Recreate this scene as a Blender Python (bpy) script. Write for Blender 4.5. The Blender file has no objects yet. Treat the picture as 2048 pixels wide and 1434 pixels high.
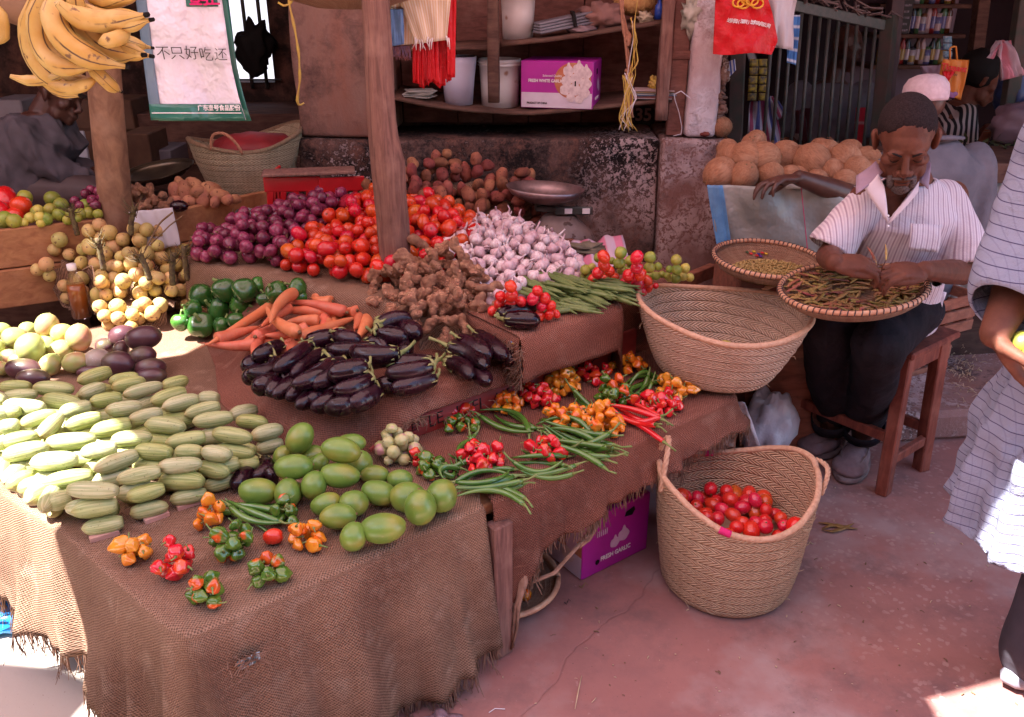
import bpy, bmesh, math, random
import numpy as np
from mathutils import Vector, Matrix, Euler, noise
from mathutils.geometry import intersect_point_tri_2d
R = math.radians
scn = bpy.context.scene
COL = scn.collection
# ---------------------------------------------------------------- camera, sky, sun, exposure
CAMH, PITCH, FPX = 1.55, R(24), 1700.0
cd = bpy.data.cameras.new('camera'); cam = bpy.data.objects.new('camera', cd); COL.objects.link(cam)
cam.location = (0, 0, CAMH); cam.rotation_euler = (R(90) - PITCH, 0, 0)
cd.sensor_width = 36; cd.lens = 36 * FPX / 2048; cd.clip_start = .05; cd.clip_end = 200
scn.camera = cam
SUN = Vector((-.45, -.20, .87)).normalized()
w = bpy.data.worlds.new("World"); scn.world = w; w.use_nodes = True
nt = w.node_tree
sky = nt.nodes.new('ShaderNodeTexSky'); sky.sky_type = 'NISHITA'; sky.sun_disc = False
sky.sun_elevation = math.asin(SUN.z); sky.sun_rotation = math.atan2(SUN.x, SUN.y)
bg = nt.nodes['Background']; nt.links.new(sky.outputs[0], bg.inputs[0]); bg.inputs[1].default_value = .115
sd = bpy.data.lights.new('sun', 'SUN'); sd.energy = 4.3; sd.angle = R(.5); sd.color = (1, .97, .93)
so = bpy.data.objects.new('sun', sd); COL.objects.link(so)
so.rotation_euler = SUN.to_track_quat('Z', 'Y').to_euler(); so.location = (0, 0, 6)
scn.view_settings.view_transform = 'Standard'; scn.view_settings.look = 'None'
scn.view_settings.exposure = 2.95; scn.view_settings.gamma = 1
scn.render.engine = 'CYCLES'
cy = scn.cycles; cy.use_denoising = True; cy.max_bounces = 7; cy.diffuse_bounces = 4; cy.glossy_bounces = 3
cy.transmission_bounces = 6; cy.transparent_max_bounces = 8; cy.caustics_reflective = False; cy.caustics_refractive = False
cy.sample_clamp_indirect = 6
# ---------------------------------------------------------------- helpers
CP, SP = math.cos(PITCH), math.sin(PITCH)
def ray(u, v):
 a = (u - 1024) / FPX; b = -(v - 717) / FPX
 return Vector((a, CP + b * SP, -SP + b * CP))
def at(u, v, z):
 d = ray(u, v); k = (z - CAMH) / d.z; return Vector((d.x * k, d.y * k, z))
def aty(u, v, y):
 d = ray(u, v); k = y / d.y; return Vector((d.x * k, y, CAMH + d.z * k))
def proj(p):
 z = p[2] - CAMH; dep = p[1] * CP - z * SP; up = p[1] * SP + z * CP
 return (1024 + FPX * p[0] / dep, 717 - FPX * up / dep, dep)
def ppm(p): return FPX / proj(p)[2]
UX, UY = .782, .623
def st(s, t, z=0.0): return Vector((-.597 + s * UX - t * UY, 1.21 + s * UY + t * UX, z))
def ist(x, y):
 dx, dy = x + .597, y - 1.21; return (dx * UX + dy * UY, -dx * UY + dy * UX)
def lerp(a, b, f): return a + (b - a) * f
def sm(x, a=0., b=1.):
 x = min(1, max(0, (x - a) / (b - a))); return x * x * (3 - 2 * x)
def nz(x, y=0., z=0.): return noise.noise(Vector((x, y, z)))
def pl(xs, ys, x):
 return float(np.interp(x, xs, ys))
class MB:
 """collects shapes and links them as one mesh object"""
 def __init__(s): s.v = []; s.f = []; s.uv = []; s.mi = []; s.sm = []
 def add(s, vs, fs, uv=None, mi=0, smooth=True, M=None):
  o = len(s.v)
  s.v += [tuple(M @ Vector(p)) if M else tuple(p) for p in vs]
  s.uv += uv if uv else [(p[0], p[1]) for p in vs]
  for f in fs: s.f.append(tuple(i + o for i in f)); s.mi.append(mi); s.sm.append(smooth)
  return s
 def box(s, c, d, rot=0, b=.004, mi=0, M=None, smooth=False):
  hx = [x / 2 for x in d]; b = min(b, min(hx) * .9); vs = []; idx = {}
  for sx in (-1, 1):
   for sy in (-1, 1):
    for sz in (-1, 1):
     for k in range(3):
      p = [sx * hx[0], sy * hx[1], sz * hx[2]]
      for j in range(3):
       if j != k: p[j] -= (1 if p[j] > 0 else -1) * b
      idx[(sx, sy, sz, k)] = len(vs); vs.append(Vector(p))
  fs = []
  for k in range(3):
   o = [j for j in range(3) if j != k]
   for sg in (-1, 1):
    q = []
    for a, c2 in ((-1, -1), (1, -1), (1, 1), (-1, 1)):
     t = [0, 0, 0]; t[k] = sg; t[o[0]] = a; t[o[1]] = c2; q.append(idx[(*t, k)])
    fs.append(q)
  for k in range(3):
   o = [j for j in range(3) if j != k]
   for a in (-1, 1):
    for c2 in (-1, 1):
     t1 = [0, 0, 0]; t1[o[0]] = a; t1[o[1]] = c2; t2 = list(t1); t1[k] = -1; t2[k] = 1
     fs.append([idx[(*t1, o[0])], idx[(*t2, o[0])], idx[(*t2, o[1])], idx[(*t1, o[1])]])
  for sx in (-1, 1):
   for sy in (-1, 1):
    for sz in (-1, 1): fs.append([idx[(sx, sy, sz, k)] for k in range(3)])
  ff = []
  for f in fs:
   n = (vs[f[1]] - vs[f[0]]).cross(vs[f[2]] - vs[f[0]]); cc = sum((vs[i] for i in f), Vector()) / len(f)
   ff.append(f if n.dot(cc) > 0 else f[::-1])
  if isinstance(rot, (int, float)): rot = Matrix.Rotation(rot, 4, 'Z')
  T = Matrix.Translation(Vector(c)) @ rot
  if M: T = M @ T
  return s.add(vs, ff, mi=mi, smooth=smooth, M=T, uv=[(p.x + p.z, p.y + p.z) for p in vs])
 def bar(s, a, b_, wd, th, b=.003, mi=0, roll=0):
  a = Vector(a); b_ = Vector(b_); d = b_ - a; q = d.to_track_quat('Z', 'Y').to_matrix().to_4x4()
  return s.box((a + b_) / 2, (wd, th, d.length), rot=q @ Matrix.Rotation(roll, 4, 'Z'), b=b, mi=mi)
 def tube(s, path, rad, n=8, mi=0, cap=True, flat=1.0, M=None, smooth=True, twist=0.):
  P = [Vector(p) for p in path]; m = len(P)
  if not hasattr(rad, '__len__'): rad = [rad] * m
  t0 = (P[1] - P[0]).normalized(); up = Vector((0, 0, 1)) if abs(t0.z) < .9 else Vector((1, 0, 0))
  nx = t0.cross(up).normalized(); vs = []; uv = []; L = 0
  for i, p in enumerate(P):
   t = (P[min(i + 1, m - 1)] - P[max(i - 1, 0)]).normalized()
   nx = (nx - t * nx.dot(t)).normalized(); ny = t.cross(nx)
   if i: L += (P[i] - P[i - 1]).length
   for k in range(n):
    a = 2 * math.pi * k / n + twist * i
    vs.append(p + (nx * math.cos(a) + ny * math.sin(a) * flat) * rad[i]); uv.append((k / n, L))
  fs = [(i * n + k, i * n + (k + 1) % n, (i + 1) * n + (k + 1) % n, (i + 1) * n + k) for i in range(m - 1) for k in range(n)]
  if cap: fs += [tuple(range(n))[::-1], tuple((m - 1) * n + k for k in range(n))]
  return s.add(vs, fs, uv=uv, mi=mi, smooth=smooth, M=M)
 def lathe(s, prof, n=32, mi=0, M=None, fn=None, smooth=True):
  vs = []; uv = []; m = len(prof); L = 0
  for i, (r, z) in enumerate(prof):
   if i: L += math.hypot(r - prof[i - 1][0], z - prof[i - 1][1])
   for k in range(n + 1):
    a = 2 * math.pi * k / n; p = Vector((r * math.cos(a), r * math.sin(a), z))
    if fn: p = fn(p, a, i)
    vs.append(p); uv.append((a * max(q[0] for q in prof), L))
  fs = [(i * (n + 1) + k, i * (n + 1) + k + 1, (i + 1) * (n + 1) + k + 1, (i + 1) * (n + 1) + k) for i in range(m - 1) for k in range(n)]
  return s.add(vs, fs, uv=uv, mi=mi, M=M, smooth=smooth)
 def ell(s, c, r, rot=None, nu=12, nv=8, fn=None, mi=0, M=None):
  if not hasattr(r, '__len__'): r = (r, r, r)
  vs = [Vector((0, 0, -1))]
  for j in range(1, nv):
   ph = math.pi * j / nv - math.pi / 2
   for i in range(nu):
    a = 2 * math.pi * i / nu; vs.append(Vector((math.cos(a) * math.cos(ph), math.sin(a) * math.cos(ph), math.sin(ph))))
  vs.append(Vector((0, 0, 1)))
  if fn: vs = [fn(p) for p in vs]
  vs = [Vector((p.x * r[0], p.y * r[1], p.z * r[2])) for p in vs]
  T = Matrix.Translation(Vector(c))
  if rot is not None: T = T @ (rot if isinstance(rot, Matrix) else Euler(rot).to_matrix().to_4x4())
  if M: T = M @ T
  fs = [(0, 1 + (i + 1) % nu, 1 + i) for i in range(nu)]
  for j in range(nv - 2):
   o = 1 + j * nu
   fs += [(o + i, o + (i + 1) % nu, o + nu + (i + 1) % nu, o + nu + i) for i in range(nu)]
  o = 1 + (nv - 2) * nu; fs += [(o + i, o + (i + 1) % nu, len(vs) - 1) for i in range(nu)]
  return s.add(vs, fs, mi=mi, M=T)
 def grid(s, rows, mi=0, smooth=True, M=None, uvs=None, flip=False):
  n = len(rows[0]); vs = [Vector(p) for r in rows for p in r]
  if uvs is None:
   uvs = []; vv = [0.] * n
   for i, r in enumerate(rows):
    L = 0
    for k in range(n):
     if k: L += (Vector(r[k]) - Vector(r[k - 1])).length
     if i: vv[k] += (Vector(r[k]) - Vector(rows[i - 1][k])).length
     uvs.append((L, vv[k]))
  fs = [(i * n + k, i * n + k + 1, (i + 1) * n + k + 1, (i + 1) * n + k) for i in range(len(rows) - 1) for k in range(n - 1)]
  if flip: fs = [f[::-1] for f in fs]
  return s.add(vs, fs, uv=uvs, mi=mi, smooth=smooth, M=M)
 def mesh(s, name='m', mats=()):
  me = bpy.data.meshes.new(name); me.from_pydata(s.v, [], s.f)
  ul = me.uv_layers.new(name='UVMap')
  li = [0] * len(me.loops); me.loops.foreach_get('vertex_index', li)
  ul.data.foreach_set('uv', [c for i in li for c in s.uv[i]])
  me.polygons.foreach_set('use_smooth', s.sm)
  if not isinstance(mats, (list, tuple)): mats = [mats]
  for m_ in mats: me.materials.append(m_)
  me.polygons.foreach_set('material_index', s.mi); me.update()
  return me
 def build(s, name, mats, parent=None, solid=0, sub=0, disp=None):
  o = link(name, s.mesh(name, mats), parent)
  if solid: mo = o.modifiers.new('solid', 'SOLIDIFY'); mo.thickness = solid; mo.offset = 0
  if sub: mo = o.modifiers.new('sub', 'SUBSURF'); mo.levels = sub; mo.render_levels = sub
  return o
def link(name, data, parent=None, M=None):
 o = bpy.data.objects.new(name, data); COL.objects.link(o)
 if M is not None: o.matrix_world = M
 if parent: o.parent = parent;
 return o
def tag(o, label=None, cat=None, group=None, kind=None):
 if label: o['label'] = label
 if cat: o['category'] = cat
 if group: o['group'] = group
 if kind: o['kind'] = kind
 return o
def empty(name, loc=(0, 0, 0), label=None, cat=None, group=None):
 o = link(name, None); o.location = loc; o.empty_display_size = .05
 return tag(o, label, cat, group)
def adopt(root, *obs):
 """parent objects built in world coordinates under a root that stands elsewhere"""
 for o in obs:
  o.parent = root; o.matrix_parent_inverse = Matrix.Translation(-Vector(root.location))
 return root
def bake(o, smooth=True):
 """apply the modifiers of an object for good"""
 bpy.context.view_layer.update(); dg = bpy.context.evaluated_depsgraph_get()
 me = bpy.data.meshes.new_from_object(o.evaluated_get(dg), preserve_all_data_layers=True, depsgraph=dg)
 o.modifiers.clear(); o.data = me
 for p in me.polygons: p.use_smooth = smooth
 return me
def fuse(mb, name, mat, vox=.005, smooth=6, parent=None, fn=None, sm_f=.5):
 """one continuous skin round overlapping shapes (voxel remesh, then smoothed)"""
 o = mb.build(name, mat, None)
 r = o.modifiers.new('r', 'REMESH'); r.mode = 'VOXEL'; r.voxel_size = vox; r.adaptivity = 0
 s_ = o.modifiers.new('s', 'SMOOTH'); s_.iterations = smooth; s_.factor = sm_f
 me = bake(o)
 if not me.materials: me.materials.append(mat)
 if fn:
  for v_ in me.vertices: v_.co = fn(v_.co.copy())
  me.update()
 if parent: adopt(parent, o)
 return o
TXTC = {}
def text(body, size, M, mat, name='lettering', parent=None, ext=.0006, bold=0, sx=1., align='CENTER'):
 c = bpy.data.curves.new(name, 'FONT'); c.body = body; c.size = size; c.extrude = ext; c.align_x = align; c.align_y = 'CENTER'
 c.offset = bold; c.resolution_u = 3
 o = bpy.data.objects.new(name, c); COL.objects.link(o); bpy.context.view_layer.update()
 dg = bpy.context.evaluated_depsgraph_get(); me = bpy.data.meshes.new_from_object(o.evaluated_get(dg))
 bpy.data.objects.remove(o); me.transform(M @ Matrix.Diagonal((sx, 1, 1, 1))); me.materials.clear(); me.materials.append(mat)
 o = link(name, me)
 if parent: adopt(parent, o)
 return o
def frame(o, x, y):
 """matrix with given origin, x axis and y axis (z = x cross y)"""
 x = Vector(x).normalized(); y = Vector(y); y = (y - x * y.dot(x)).normalized(); z = x.cross(y)
 return Matrix(((x.x, y.x, z.x, o[0]), (x.y, y.y, z.y, o[1]), (x.z, y.z, z.z, o[2]), (0, 0, 0, 1)))
# ---------------------------------------------------------------- node helpers
class G:
 def __init__(s, name):
  s.m = bpy.data.materials.new(name); s.m.use_nodes = True; s.t = s.m.node_tree; s.b = s.t.nodes['Principled BSDF']
 def n(s, typ, out=0, _p=None, **k):
  nd = s.t.nodes.new(typ)
  for a, b in (_p or {}).items(): setattr(nd, a, b)
  for a, b in k.items():
   a = int(a[1:]) if a[0] == '_' else a.replace('_', ' ')
   s.set(nd.inputs[a], b)
  return nd.outputs[out]
 def set(s, i, b):
  if hasattr(b, 'is_linked'): s.t.links.new(b, i)
  else:
   if hasattr(b, '__len__') and len(b) == 3 and len(i.default_value) == 4: b = (*b, 1)
   i.default_value = b
 def P(s, **k):
  for a, b in k.items(): s.set(s.b.inputs[a.replace('_', ' ')], b)
  return s
 def math(s, op, a, b=0., c=0.):
  nd = s.t.nodes.new('ShaderNodeMath'); nd.operation = op
  s.set(nd.inputs[0], a); s.set(nd.inputs[1], b); s.set(nd.inputs[2], c); return nd.outputs[0]
 def mix(s, f, a, b, mode='MIX'):
  nd = s.t.nodes.new('ShaderNodeMix'); nd.data_type = 'RGBA'; nd.blend_type = mode
  s.set(nd.inputs[0], f); s.set(nd.inputs[6], a); s.set(nd.inputs[7], b); return nd.outputs[2]
 def obj(s):
  return s.n('ShaderNodeTexCoord', 3)
 def uv(s): return s.n('ShaderNodeTexCoord', 2)
 def rnd(s): return s.n('ShaderNodeObjectInfo', 5)
 def vec(s, base, k=7.):
  """coordinates shifted by the object's random number"""
  return s.n('ShaderNodeVectorMath', _p={'operation': 'ADD'}, _0=base, _1=s.n('ShaderNodeCombineXYZ', _0=s.math('MULTIPLY', s.rnd(), k * 3), _1=s.math('MULTIPLY', s.rnd(), k * 5), _2=s.math('MULTIPLY', s.rnd(), k)))
 def scale(s, v, k):
  return s.n('ShaderNodeVectorMath', _p={'operation': 'MULTIPLY'}, _0=v, _1=k)
 def noise(s, v, sc, det=3., rough=.55, out=0, dist=0.):
  return s.n('ShaderNodeTexNoise', out, Vector=v, Scale=sc, Detail=det, Roughness=rough, Distortion=dist)
 def ramp(s, f, *st_):
  nd = s.t.nodes.new('ShaderNodeValToRGB'); s.set(nd.inputs[0], f); e = nd.color_ramp.elements
  while len(e) < len(st_): e.new(.5)
  for i, (p, c) in enumerate(st_):
   if not hasattr(c, '__len__'): c = (c, c, c)
   e[i].position = p; e[i].color = (*c, 1)
  return nd.outputs[0]
 def bump(s, h, st_=.3, d=.01, nrm=None):
  k = dict(Strength=st_, Distance=d, Height=h)
  if nrm is not None: k['Normal'] = nrm
  s.set(s.b.inputs['Normal'], s.n('ShaderNodeBump', **k)); return s
 def sep(s, v, i): return s.n('ShaderNodeSeparateXYZ', i, Vector=v)
def pm(name, c1, c2=None, sc=8., rough=.6, bump=0., bsc=None, spots=None, ssc=40., sth=.62, rv=.0, hv=0., coat=0., shift=True, spec=.5, det=4., bd=.004, metal=0., sss=0., uv=False, stretch=None):
 """general painted or natural surface: two tones in noise, optional spots, per-object brightness and hue variation"""
 g = G(name); v = g.uv() if uv else g.obj()
 if shift: v = g.vec(v)
 if stretch: v = g.scale(v, stretch)
 c = c1 if c2 is None else g.mix(g.ramp(g.noise(v, sc, det), (.35, 0.), (.65, 1.)), c1, c2)
 if spots: c = g.mix(g.ramp(g.noise(v, ssc, 2), (sth, 0.), (sth + .06, 1.)), c, spots)
 if rv or hv:
  r = g.rnd()
  c = g.n('ShaderNodeHueSaturation', Hue=g.math('ADD', .5 - hv / 2, g.math('MULTIPLY', g.math('FRACT', g.math('MULTIPLY', r, 17.)), hv)), Value=g.math('ADD', 1 - rv / 2, g.math('MULTIPLY', r, rv)), Color=c)
 g.P(Base_Color=c, Roughness=rough, Metallic=metal)
 g.b.inputs['Specular IOR Level'].default_value = min(spec, .12) if rough >= .7 else spec
 if coat: g.P(Coat_Weight=g.math('MULTIPLY', g.ramp(g.noise(v, sc * 1.3, 3), (.35, .25), (.6, 1.)), coat), Coat_Roughness=.08, Roughness=g.ramp(g.noise(v, sc * 2, 4), (.35, rough), (.7, rough + .28)))
 if sss: g.P(Subsurface_Weight=sss, Subsurface_Scale=.01)
 if bump: g.bump(g.noise(v, bsc or sc * 3, 4), bump, bd)
 return g.m
# ---------------------------------------------------------------- materials
M = {}
def burlap(name, c1, c2, c3, per=.0072, b=1.):
 g = G(name); uv = g.uv(); nv = g.noise(uv, 22, 3, out=1)
 u0 = g.n('ShaderNodeVectorMath', _p={'operation': 'ADD'}, _0=uv, _1=g.scale(nv, (.006, .006, 0)))
 x = g.math('SINE', g.math('MULTIPLY', g.sep(u0, 0), 6.283 / per)); y = g.math('SINE', g.math('MULTIPLY', g.sep(u0, 1), 6.283 / per))
 gr = g.noise(uv, 230, 3, .7); h = g.math('ADD', g.math('MULTIPLY', g.math('MULTIPLY', x, y), .34), g.math('ADD', g.math('MULTIPLY', gr, .9), .05))
 c = g.mix(g.ramp(g.noise(uv, 3.5, 5), (.35, 0.), (.68, 1.)), c1, c2)
 c = g.mix(g.ramp(g.noise(uv, 14, 4), (.54, 0.), (.70, .8)), c, c3)
 c = g.mix(g.ramp(g.noise(uv, 1.8, 6, .7), (.50, 0.), (.66, .5)), c, (.10, .05, .04))
 c = g.mix(g.ramp(h, (.28, .72), (.62, 0.)), c, (.035, .016, .012)); c = g.mix(g.ramp(g.noise(uv, 320, 1), (.68, 0.), (.74, .6)), c, (.55, .38, .27))
 c = g.mix(g.ramp(g.noise(g.scale(uv, (4, 90, 1)), 1.5, 3), (.64, 0.), (.70, .3)), c, c3)
 g.P(Base_Color=c, Roughness=.95); g.b.inputs['Specular IOR Level'].default_value = .06
 g.bump(h, b, .0035); return g.m
M['burlap'] = burlap('burlap', (.36, .15, .105), (.26, .10, .07), (.43, .22, .16))
M['burlap2'] = burlap('burlap grey brown', (.37, .225, .15), (.26, .15, .10), (.46, .31, .22))
M['thread'] = pm('burlap thread', (.36, .21, .15), (.2, .11, .075), 30, .95, rv=.3)
def wood(name, c1, c2, c3, sc=(2, 2, 18), bump=.35, rough=.75, axis=None, worn=.5):
 g = G(name); v = g.vec(g.obj()); vs = g.scale(v, sc)
 n1 = g.noise(vs, 5, 6, .65, dist=.6)
 c = g.mix(g.ramp(n1, (.35, 0.), (.62, 1.)), c1, c2)
 c = g.mix(g.ramp(g.noise(v, 9, 5), (.5, 0.), (.7, worn)), c, c3)
 g.P(Base_Color=c, Roughness=rough); g.b.inputs['Specular IOR Level'].default_value = .12
 g.bump(g.math('ADD', n1, g.math('MULTIPLY', g.noise(v, 60, 4), .5)), bump, .004); return g.m
M['logwood'] = wood('weathered post', (.27, .14, .11), (.14, .07, .06), (.34, .20, .16), (14, 14, 1.1), 1.)
M['logwood2'] = wood('round log', (.30, .165, .10), (.19, .10, .065), (.36, .22, .15), (5, 5, 3), .4)
M['plankx'] = wood('plank', (.40, .19, .09), (.28, .12, .06), (.46, .25, .14), (1.2, 8, 8), .4)
M['shelfwood'] = wood('dark shelf wood', (.12, .065, .05), (.07, .035, .028), (.2, .11, .08), (1.5, 8, 8), .5)
M['stoolwood'] = wood('red brown stool wood', (.26, .075, .05), (.14, .04, .03), (.34, .13, .09), (8, 8, 1.5), .25, .45)
M['cratewood'] = wood('crate slat wood', (.34, .13, .085), (.2, .08, .055), (.4, .2, .14), (1.2, 8, 8), .4)
M['board'] = wood('wall boards', (.23, .10, .08), (.13, .055, .045), (.3, .16, .125), (2, 2, 8), .4, .8)
def plaster(name, base, dark, light, dz=(0., 1.), sc=3., dth=(.42, .56), lth=(.58, .66), fl=26., rough=.85, dirt=(.25, .1, .07), lx=0.):
 """aged plaster: sooty blooms, gritty flaked pale patches and dirt runs"""
 g = G(name); v = g.obj(); n0 = g.noise(v, sc, 8, .72); n1 = g.noise(v, fl, 6, .75, dist=.6); hi = g.noise(v, 95., 3, .7)
 n2 = g.noise(g.scale(v, (6, 6, 1.2)), 1.6, 6, .65); mixn = lambda a, k, b, k2: g.math('ADD', g.math('MULTIPLY', a, k), g.math('MULTIPLY', b, k2))
 c = g.mix(g.ramp(n2, (.40, 0.), (.72, .85)), base, dirt); c = g.mix(g.math('MULTIPLY', hi, .5), c, g.mix(.5, c, dark))
 c = g.mix(g.ramp(mixn(n0, .7, n1, .3), (dth[0], 0.), (dth[1], 1.)), c, dark)
 f = g.math('ADD', mixn(n1, .55, hi, .25), g.math('MULTIPLY', g.noise(v, sc * .8, 3), .38))
 if lx: f = g.math('ADD', f, g.math('MULTIPLY', g.sep(v, 0), lx))
 m_ = g.math('MULTIPLY', g.ramp(f, (lth[0], 0.), (lth[1], 1.)), g.ramp(g.noise(v, sc * .9, 4, .6), (.44, .06), (.56, 1.))); c = g.mix(m_, c, light)
 g.P(Base_Color=c, Roughness=rough); g.b.inputs['Specular IOR Level'].default_value = .12
 g.bump(g.math('ADD', n1, g.math('MULTIPLY', m_, .5)), .7, .008); return g.m
M['dado'] = plaster('mouldy lower wall', (.19, .115, .10), (.016, .012, .012), (.50, .37, .36), sc=1.8, dth=(.41, .52), lth=(.59, .62), fl=52, lx=.04)
M['dado2'] = plaster('flaking lower wall', (.32, .18, .165), (.025, .016, .016), (.54, .40, .39), sc=2.6, dth=(.51, .60), lth=(.58, .61), fl=46)
M['pillar'] = plaster('brown plaster', (.25, .14, .115), (.09, .05, .045), (.33, .22, .2), sc=3.4, dth=(.46, .60), lth=(.70, .80), fl=14)
M['white_pl'] = plaster('white limewash', (.60, .47, .50), (.12, .07, .08), (.72, .62, .66), sc=3., dth=(.60, .72), lth=(.5, .62), fl=30, dirt=(.42, .24, .22))
M['darkwall'] = plaster('dark plaster', (.10, .055, .045), (.03, .02, .018), (.15, .09, .08), sc=2.5, lth=(.72, .85), fl=10)  # back room shade is put into these dark tones
def floor_mat():
 g = G('red cement floor'); v = g.n('ShaderNodeNewGeometry', 0)
 n0 = g.noise(v, 1.3, 6, .6); n1 = g.noise(v, 7, 6, .65); n2 = g.noise(v, 55, 4, .6)
 c = g.mix(g.ramp(n0, (.35, 0.), (.65, 1.)), (.29, .120, .105), (.36, .165, .14))
 c = g.mix(g.ramp(n1, (.45, 0.), (.75, .7)), c, (.23, .11, .10))
 c = g.mix(g.ramp(g.noise(v, 2.2, 5, .6), (.50, 0.), (.64, .85)), c, (.38, .25, .23)); c = g.mix(g.ramp(g.noise(v, 3.1, 7, .7), (.52, 0.), (.66, .65)), c, (.16, .09, .085))
 X = g.sep(v, 0); Y = g.sep(v, 1)
 # worn bare cement to the left and terrazzo chips showing to the right
 bare = g.ramp(g.math('ADD', g.math('MULTIPLY', X, -1.), g.math('MULTIPLY', g.math('SUBTRACT', n1, .5), .6)), (.62, 0.), (.95, 1.))
 c = g.mix(bare, c, (.42, .36, .31))
 chips = g.n('ShaderNodeTexVoronoi', 0, Vector=g.n('ShaderNodeVectorMath', _p={'operation': 'ADD'}, _0=v, _1=g.scale(g.noise(v, 25, 3, out=1), (.04, .04, .04))), Scale=42.)
 cz = g.math('MULTIPLY', g.ramp(chips, (.26, 1.), (.36, 0.)), g.ramp(g.math('ADD', g.math('MULTIPLY', X, .75), g.math('MULTIPLY', n0, .55)), (.86, 0.), (1.1, 1.)))
 cz = g.math('MULTIPLY', cz, g.ramp(g.noise(v, 9, 3), (.42, 0.), (.55, .85)))
 c = g.mix(g.math('MULTIPLY', cz, .6), c, (.46, .29, .25))
 c = g.mix(g.ramp(n2, (.66, 0.), (.74, .5)), c, (.5, .33, .3))
 c = g.mix(g.ramp(g.noise(v, 130, 2), (.70, 0.), (.75, .6)), c, (.12, .06, .055))
 ln = g.math('ABSOLUTE', g.math('ADD', g.math('SUBTRACT', g.math('MULTIPLY', X, .80), g.math('MULTIPLY', Y, .60)), g.math('ADD', .86, g.math('MULTIPLY', g.math('SUBTRACT', g.noise(v, 3.5, 3), .5), .12))))
 crack = g.ramp(ln, (.001, 1.), (.004, 0.)); c = g.mix(g.math('MULTIPLY', crack, .28), c, (.10, .04, .04))
 g.P(Base_Color=c, Roughness=g.ramp(n1, (.3, .42), (.7, .68))); g.b.inputs['Specular IOR Level'].default_value = .3
 g.bump(g.math('SUBTRACT', g.math('ADD', g.math('MULTIPLY', n2, .35), n1), g.math('MULTIPLY', crack, .6)), .35, .006); return g.m
M['floor'] = floor_mat()
def weave(name, c1, c2, band=.03, per=.015, sl=1.0, bd=.006, dirt=(.2, .12, .07)):
 """palm leaf plait: sewn bands with a herringbone twill"""
 g = G(name); uv = g.uv(); U = g.sep(uv, 0); V = g.math('ADD', g.sep(uv, 1), g.math('MULTIPLY', g.math('SUBTRACT', g.noise(uv, 5, 2), .5), .012))
 q = g.math('DIVIDE', V, band); fr = g.math('FRACT', q); ab = g.math('ABSOLUTE', g.math('SUBTRACT', fr, .5))
 z = g.math('ADD', U, g.math('MULTIPLY', ab, band * sl * 2)); ws = g.math('SINE', g.math('MULTIPLY', z, 6.283 / per))
 edge = g.ramp(ab, (.40, 1.), (.5, 0.)); h = g.math('MULTIPLY', g.math('ADD', g.math('MULTIPLY', ws, .5), .5), edge)
 c = g.mix(g.ramp(g.noise(g.scale(uv, (14, 3, 1)), 4, 4), (.35, 0.), (.65, 1.)), c1, c2)
 c = g.mix(g.math('MULTIPLY', g.noise(g.scale(uv, (60, 60, 1)), 2, 2), .5), c, g.mix(.5, c, (.6, .45, .3)))
 c = g.mix(g.ramp(h, (.0, .62), (.4, 0.)), c, dirt)
 g.P(Base_Color=c, Roughness=.7); g.b.inputs['Specular IOR Level'].default_value = .3
 g.bump(g.math('ADD', h, g.math('MULTIPLY', edge, .8)), .9, bd); return g.m
M['palm'] = weave('palm basket weave', (.72, .50, .32), (.60, .38, .24))
M['palm2'] = weave('palm basket weave pink tan', (.78, .58, .44), (.66, .46, .34), dirt=(.32, .20, .14))
M['palm3'] = weave('palm basket weave pale', (.60, .52, .36), (.46, .40, .27), band=.024)
M['cane'] = weave('flat tray weave', (.60, .36, .24), (.46, .22, .14), band=.014, per=.009)
M['rimcane'] = pm('cane rim', (.48, .22, .13), (.62, .36, .22), 40, .5, .5, 90)
M['darkstitch'] = pm('dark cane binding', (.06, .03, .03), None, rough=.6)
M['pinkstitch'] = pm('pink yarn binding', (.62, .03, .16), None, rough=.8)
# produce
M['tomato'] = pm('tomato skin', (.62, .022, .012), (.58, .035, .012), 14, .16, rv=.3, hv=.03, coat=.5)
M['tomato_o'] = pm('orange tomato skin', (.62, .09, .015), (.60, .03, .012), 14, .16, rv=.2, hv=.03, coat=.5)
M['cherry'] = pm('small tomato skin', (.62, .010, .022), (.60, .02, .012), 14, .18, rv=.2, hv=.02, coat=.5)
M['stemgreen'] = pm('green stem', (.13, .22, .05), (.22, .26, .08), 30, .6)
M['stemdry'] = pm('dry stem', (.24, .15, .08), (.14, .09, .05), 30, .8)
def onion_mat():
 g = G('onion skin'); v = g.vec(g.obj()); vs = g.scale(v, (1, 1, .15)); n1 = g.noise(vs, 110, 3)
 c = g.mix(g.ramp(n1, (.35, 0.), (.7, 1.)), (.13, .014, .045), (.27, .045, .10)); c = g.mix(g.ramp(g.noise(v, 30, 3), (.55, 0.), (.75, .8)), c, (.07, .012, .03))
 c = g.n('ShaderNodeHueSaturation', Value=g.math('ADD', .7, g.math('MULTIPLY', g.rnd(), .7)), Color=c)
 g.P(Base_Color=c, Roughness=.22).bump(n1, .25, .002); return g.m
M['onion'] = onion_mat()
def garlic_mat():
 g = G('garlic skin'); v = g.vec(g.obj()); vs = g.scale(v, (1, 1, .12)); n1 = g.noise(vs, 130, 3)
 c = g.mix(g.ramp(n1, (.38, 0.), (.66, 1.)), (.78, .70, .70), (.60, .40, .44)); c = g.mix(g.ramp(g.rnd(), (.3, 0.), (.9, .55)), c, (.48, .25, .31))
 g.P(Base_Color=c, Roughness=.5).bump(n1, .4, .002); return g.m
M['garlic'] = garlic_mat()
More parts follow.
